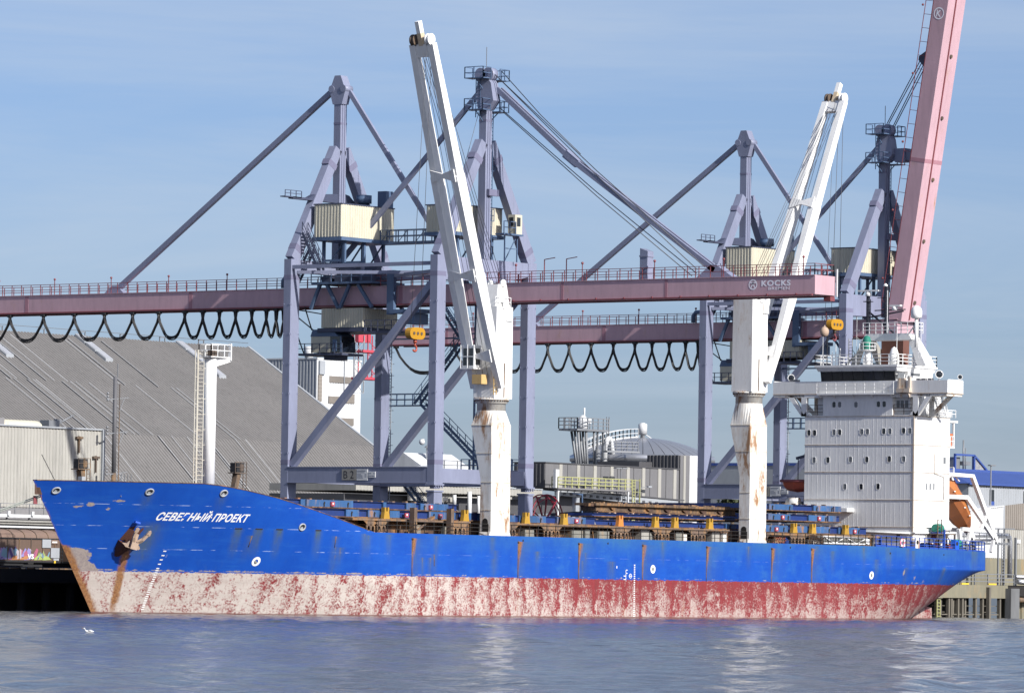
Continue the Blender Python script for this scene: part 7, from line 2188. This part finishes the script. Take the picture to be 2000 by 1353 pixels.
for (y, hw, zb) in ((16.35, .3, 12.75), (16.8, .75, 12.2), (18.0, .9, 12.1), (19.2, .65, 12.3), (19.7, .1, 12.9)):
    vs += [(156.4 - hw, y, 13.15), (156.4 - hw * .7, y, zb + .3), (156.4, y, zb), (156.4 + hw * .7, y, zb + .3), (156.4 + hw, y, 13.15)]
for i in range(4):
    for k in range(4):
        a = i * 5 + k
        fs.append((a, a + 1, a + 6, a + 5))
    fs.append((i * 5, i * 5 + 5, i * 5 + 9, i * 5 + 4))
fs += [(0, 1, 2, 3, 4), (24, 23, 22, 21, 20)]
g = MB(); g.add(vs, fs); g.build('boat_hull', ORRED, rb2)
g = MB(); g.tube([(155.5, 16.5, 13.2), (155.5, 19.4, 13.2)], .13, 8); g.build('fender_tube', REDP, rb2)
g = MB(); g.bar((156.5, 16.9, 11.2), (156.5, 16.9, 15.8), .3); g.bar((156.5, 16.9, 15.7), (156.5, 18.2, 15.4), .25); g.tube([(156.5, 18, 15.4), (156.5, 18, 13.3)], .05, 5); g.tube([(156.5, 18.4, 10.9), (156.5, 19.4, 10.9)], .0 + .35, 10); g.box(154.9, 158, 16.25, 20, 10.55, 10.7); g.rail([(155, 16.3, 10.7), (155, 20, 10.7)], 1.0, 1.0, .03, 2); g.build('boat_davit', DARKB, ship)
g = MB(); g.tube([(155.2, 17.0, 11.15), (155.2, 18.3, 11.15)], .42, 12); g.build('liferaft_canister', WHITER, ship)
g = MB(); g.box(153.8, 155, 10.5, 19.9, 10.2, 10.55); g.build('boat_deck_edge', WHITE, ship)
# stern deck gear
for (lab, u, v_, mat_, r_) in (('green covered mooring winch on the raised stern platform', 158.3, 3.0, GREEN, .42), ('green covered mooring winch at the rail near the lifeboat slide', 162.2, 3.4, GREEN, .55)):
    z = 8.75 if u < 160 else 7.2
    wn = thing('mooring_winch', lab, 'winch', (u, v_, z - .5))
    g = MB(); g.lathe((u - .6, v_, z), [(r_ * .9, 0), (r_, .2), (r_, 1.0), (r_ * .8, 1.2)], 14, (1, 0, 0)); g.build('winch_cover', mat_, wn)
    g = MB(); g.box(u - .7, u + .7, v_ - .4, v_ + .4, z - .62, z - .4); g.build('winch_bed', BLUER, wn)
    if u < 160:
        g = MB(); g.lathe((u + .6, v_, z + .1), [(.1, 0), (.45, .1), (.5, .5), (.45, 1.2), (.1, 1.4)], 14, (1, 0, 0)); g.build('white_cover', WHITE, wn)
g = MB(); g.box(157.3, 160.6, 2.4, 3.7, 8.15, 8.25)
for x in (157.4, 159, 160.5):
    g.bar((x, 2.5, 6.6), (x, 2.5, 8.2), .12)
g.bar((157.4, 2.5, 6.7), (159, 2.5, 8.15), .08); g.bar((159, 2.5, 8.15), (160.5, 2.5, 6.7), .08); g.rail([(157.3, 2.4, 8.25), (158.0, 2.4, 8.25)], 1.3, .6, .04)
g.build('winch_platform', BROWNP, ship)
for k in range(16):
    u = 151.5 + k * 1.0 + RN.uniform(-.3, .3)
    v_ = port(u, 6.7) + RN.uniform(.5, 1.5); h_ = RN.uniform(.4, 1.0)
    g = MB()
    mm = RN.choice([GREYW, BLUER, BLACK, BROWNP, GREYL, REDP, BLUED])
    if k % 3 == 0:
        g.lathe((u, v_, 6.58), [(.25, 0), (.25, h_), (.1, h_ + .1)], 10); nm = 'bollard'
    elif k % 3 == 1:
        g.box(u - .3, u + .3, v_, v_ + .4, 6.58, 6.58 + h_); g.box(u - .34, u + .34, v_ - .04, v_ + .44, 6.58 + h_, 6.63 + h_); nm = 'deck_box'
    else:
        g.tube([(u - .4, v_, 6.9), (u + .4, v_, 6.9)], .3, 10); g.tube([(u - .45, v_, 6.9), (u - .4, v_, 6.9)], .42, 10); g.tube([(u + .4, v_, 6.9), (u + .45, v_, 6.9)], .42, 10); nm = 'rope_reel'
    g.build(nm, mm, ship)
# mooring lines from the bow
for k, (a, c, lab) in enumerate((((38.7, 9.28, 9.62), (29.6, 23.2, 4.0), 'upper of the two pale mooring lines running ashore from the bow'), ((38.75, 9.3, 9.5), (29.9, 23.2, 3.9), 'lower of the two pale mooring lines running ashore from the bow'))):
    a, c = V(a), V(c)
    g = MB(); g.tube([a.lerp(c, i / 10) - V((0, 0, .5 * 4 * (i / 10) * (1 - i / 10) * .5)) for i in range(11)], .05, 6)
    o = g.build('mooring_line', ROPE, None, (34, 16, 6)); tag(o, lab, 'mooring rope', 'mooring lines at the bow')
p = V((38.7, 9.28, 9.62)).lerp(V((29.6, 23.2, 4.0)), .085) - V((0, 0, .08))
g = MB(); g.box(p.x - .22, p.x + .22, p.y - .03, p.y + .03, p.z - .55, p.z + .1); g.lathe(p + V((.3, -.4, .05)), [(.3, 0), (.3, .05)], 12, (-.6, .8, -.1)); o = g.build('rat_guard', REDP, None, p); tag(o, 'rusty plate hanging on the bow mooring lines', 'rat guard')
bo = thing('quay_bollard', 'black quay bollard holding the bow mooring lines', 'bollard', (29.7, 23.2, 3.4))
g = MB(); g.lathe((29.7, 23.2, 3.4), [(.3, 0), (.22, .3), (.22, .5), (.35, .65), (.3, .75)], 12); g.build('post', BLACK, bo)

# gull afloat
gl = thing('gull', 'white gull floating on the river before the bow', 'bird', (-69.2, -90.0, 0))
c = V((-69.2, -90.0, .02)); fx, fy = V((-.6, .8, 0)), V((.8, .6, 0))
prof = [(-.26, .02, .10), (-.16, .07, .10), (0, .105, .085), (.12, .09, .09), (.17, .055, .15), (.19, .045, .22), (.22, .048, .25), (.26, .03, .255), (.28, .008, .25)]
vs, fs = [], []
for (s, r, h_) in prof:
    for k in range(8):
        a = 2 * math.pi * k / 8
        vs.append(c + fx * s + fy * (r * math.cos(a)) + V((0, 0, h_ + r * .8 * math.sin(a))))
for i in range(len(prof) - 1):
    for k in range(8):
        k2 = (k + 1) % 8
        fs.append((i * 8 + k, i * 8 + k2, (i + 1) * 8 + k2, (i + 1) * 8 + k))
g = MB(); g.add(vs, fs, True); g.build('body', GULLW, gl)
g = MB(); g.sph(c + fx * -.06 + V((0, 0, .13)), .15, 10, 6, (.9, .9, .45)); g.build('folded_wings', GULLG, gl)
g = MB(); g.bar(c + fx * .27 + V((0, 0, .25)), c + fx * .34 + V((0, 0, .235)), .02); g.build('beak', YEL, gl)
print('objects', len(SC.objects), 'tris', sum(len(o.data.polygons) for o in SC.objects if o.type == 'MESH') * 2)
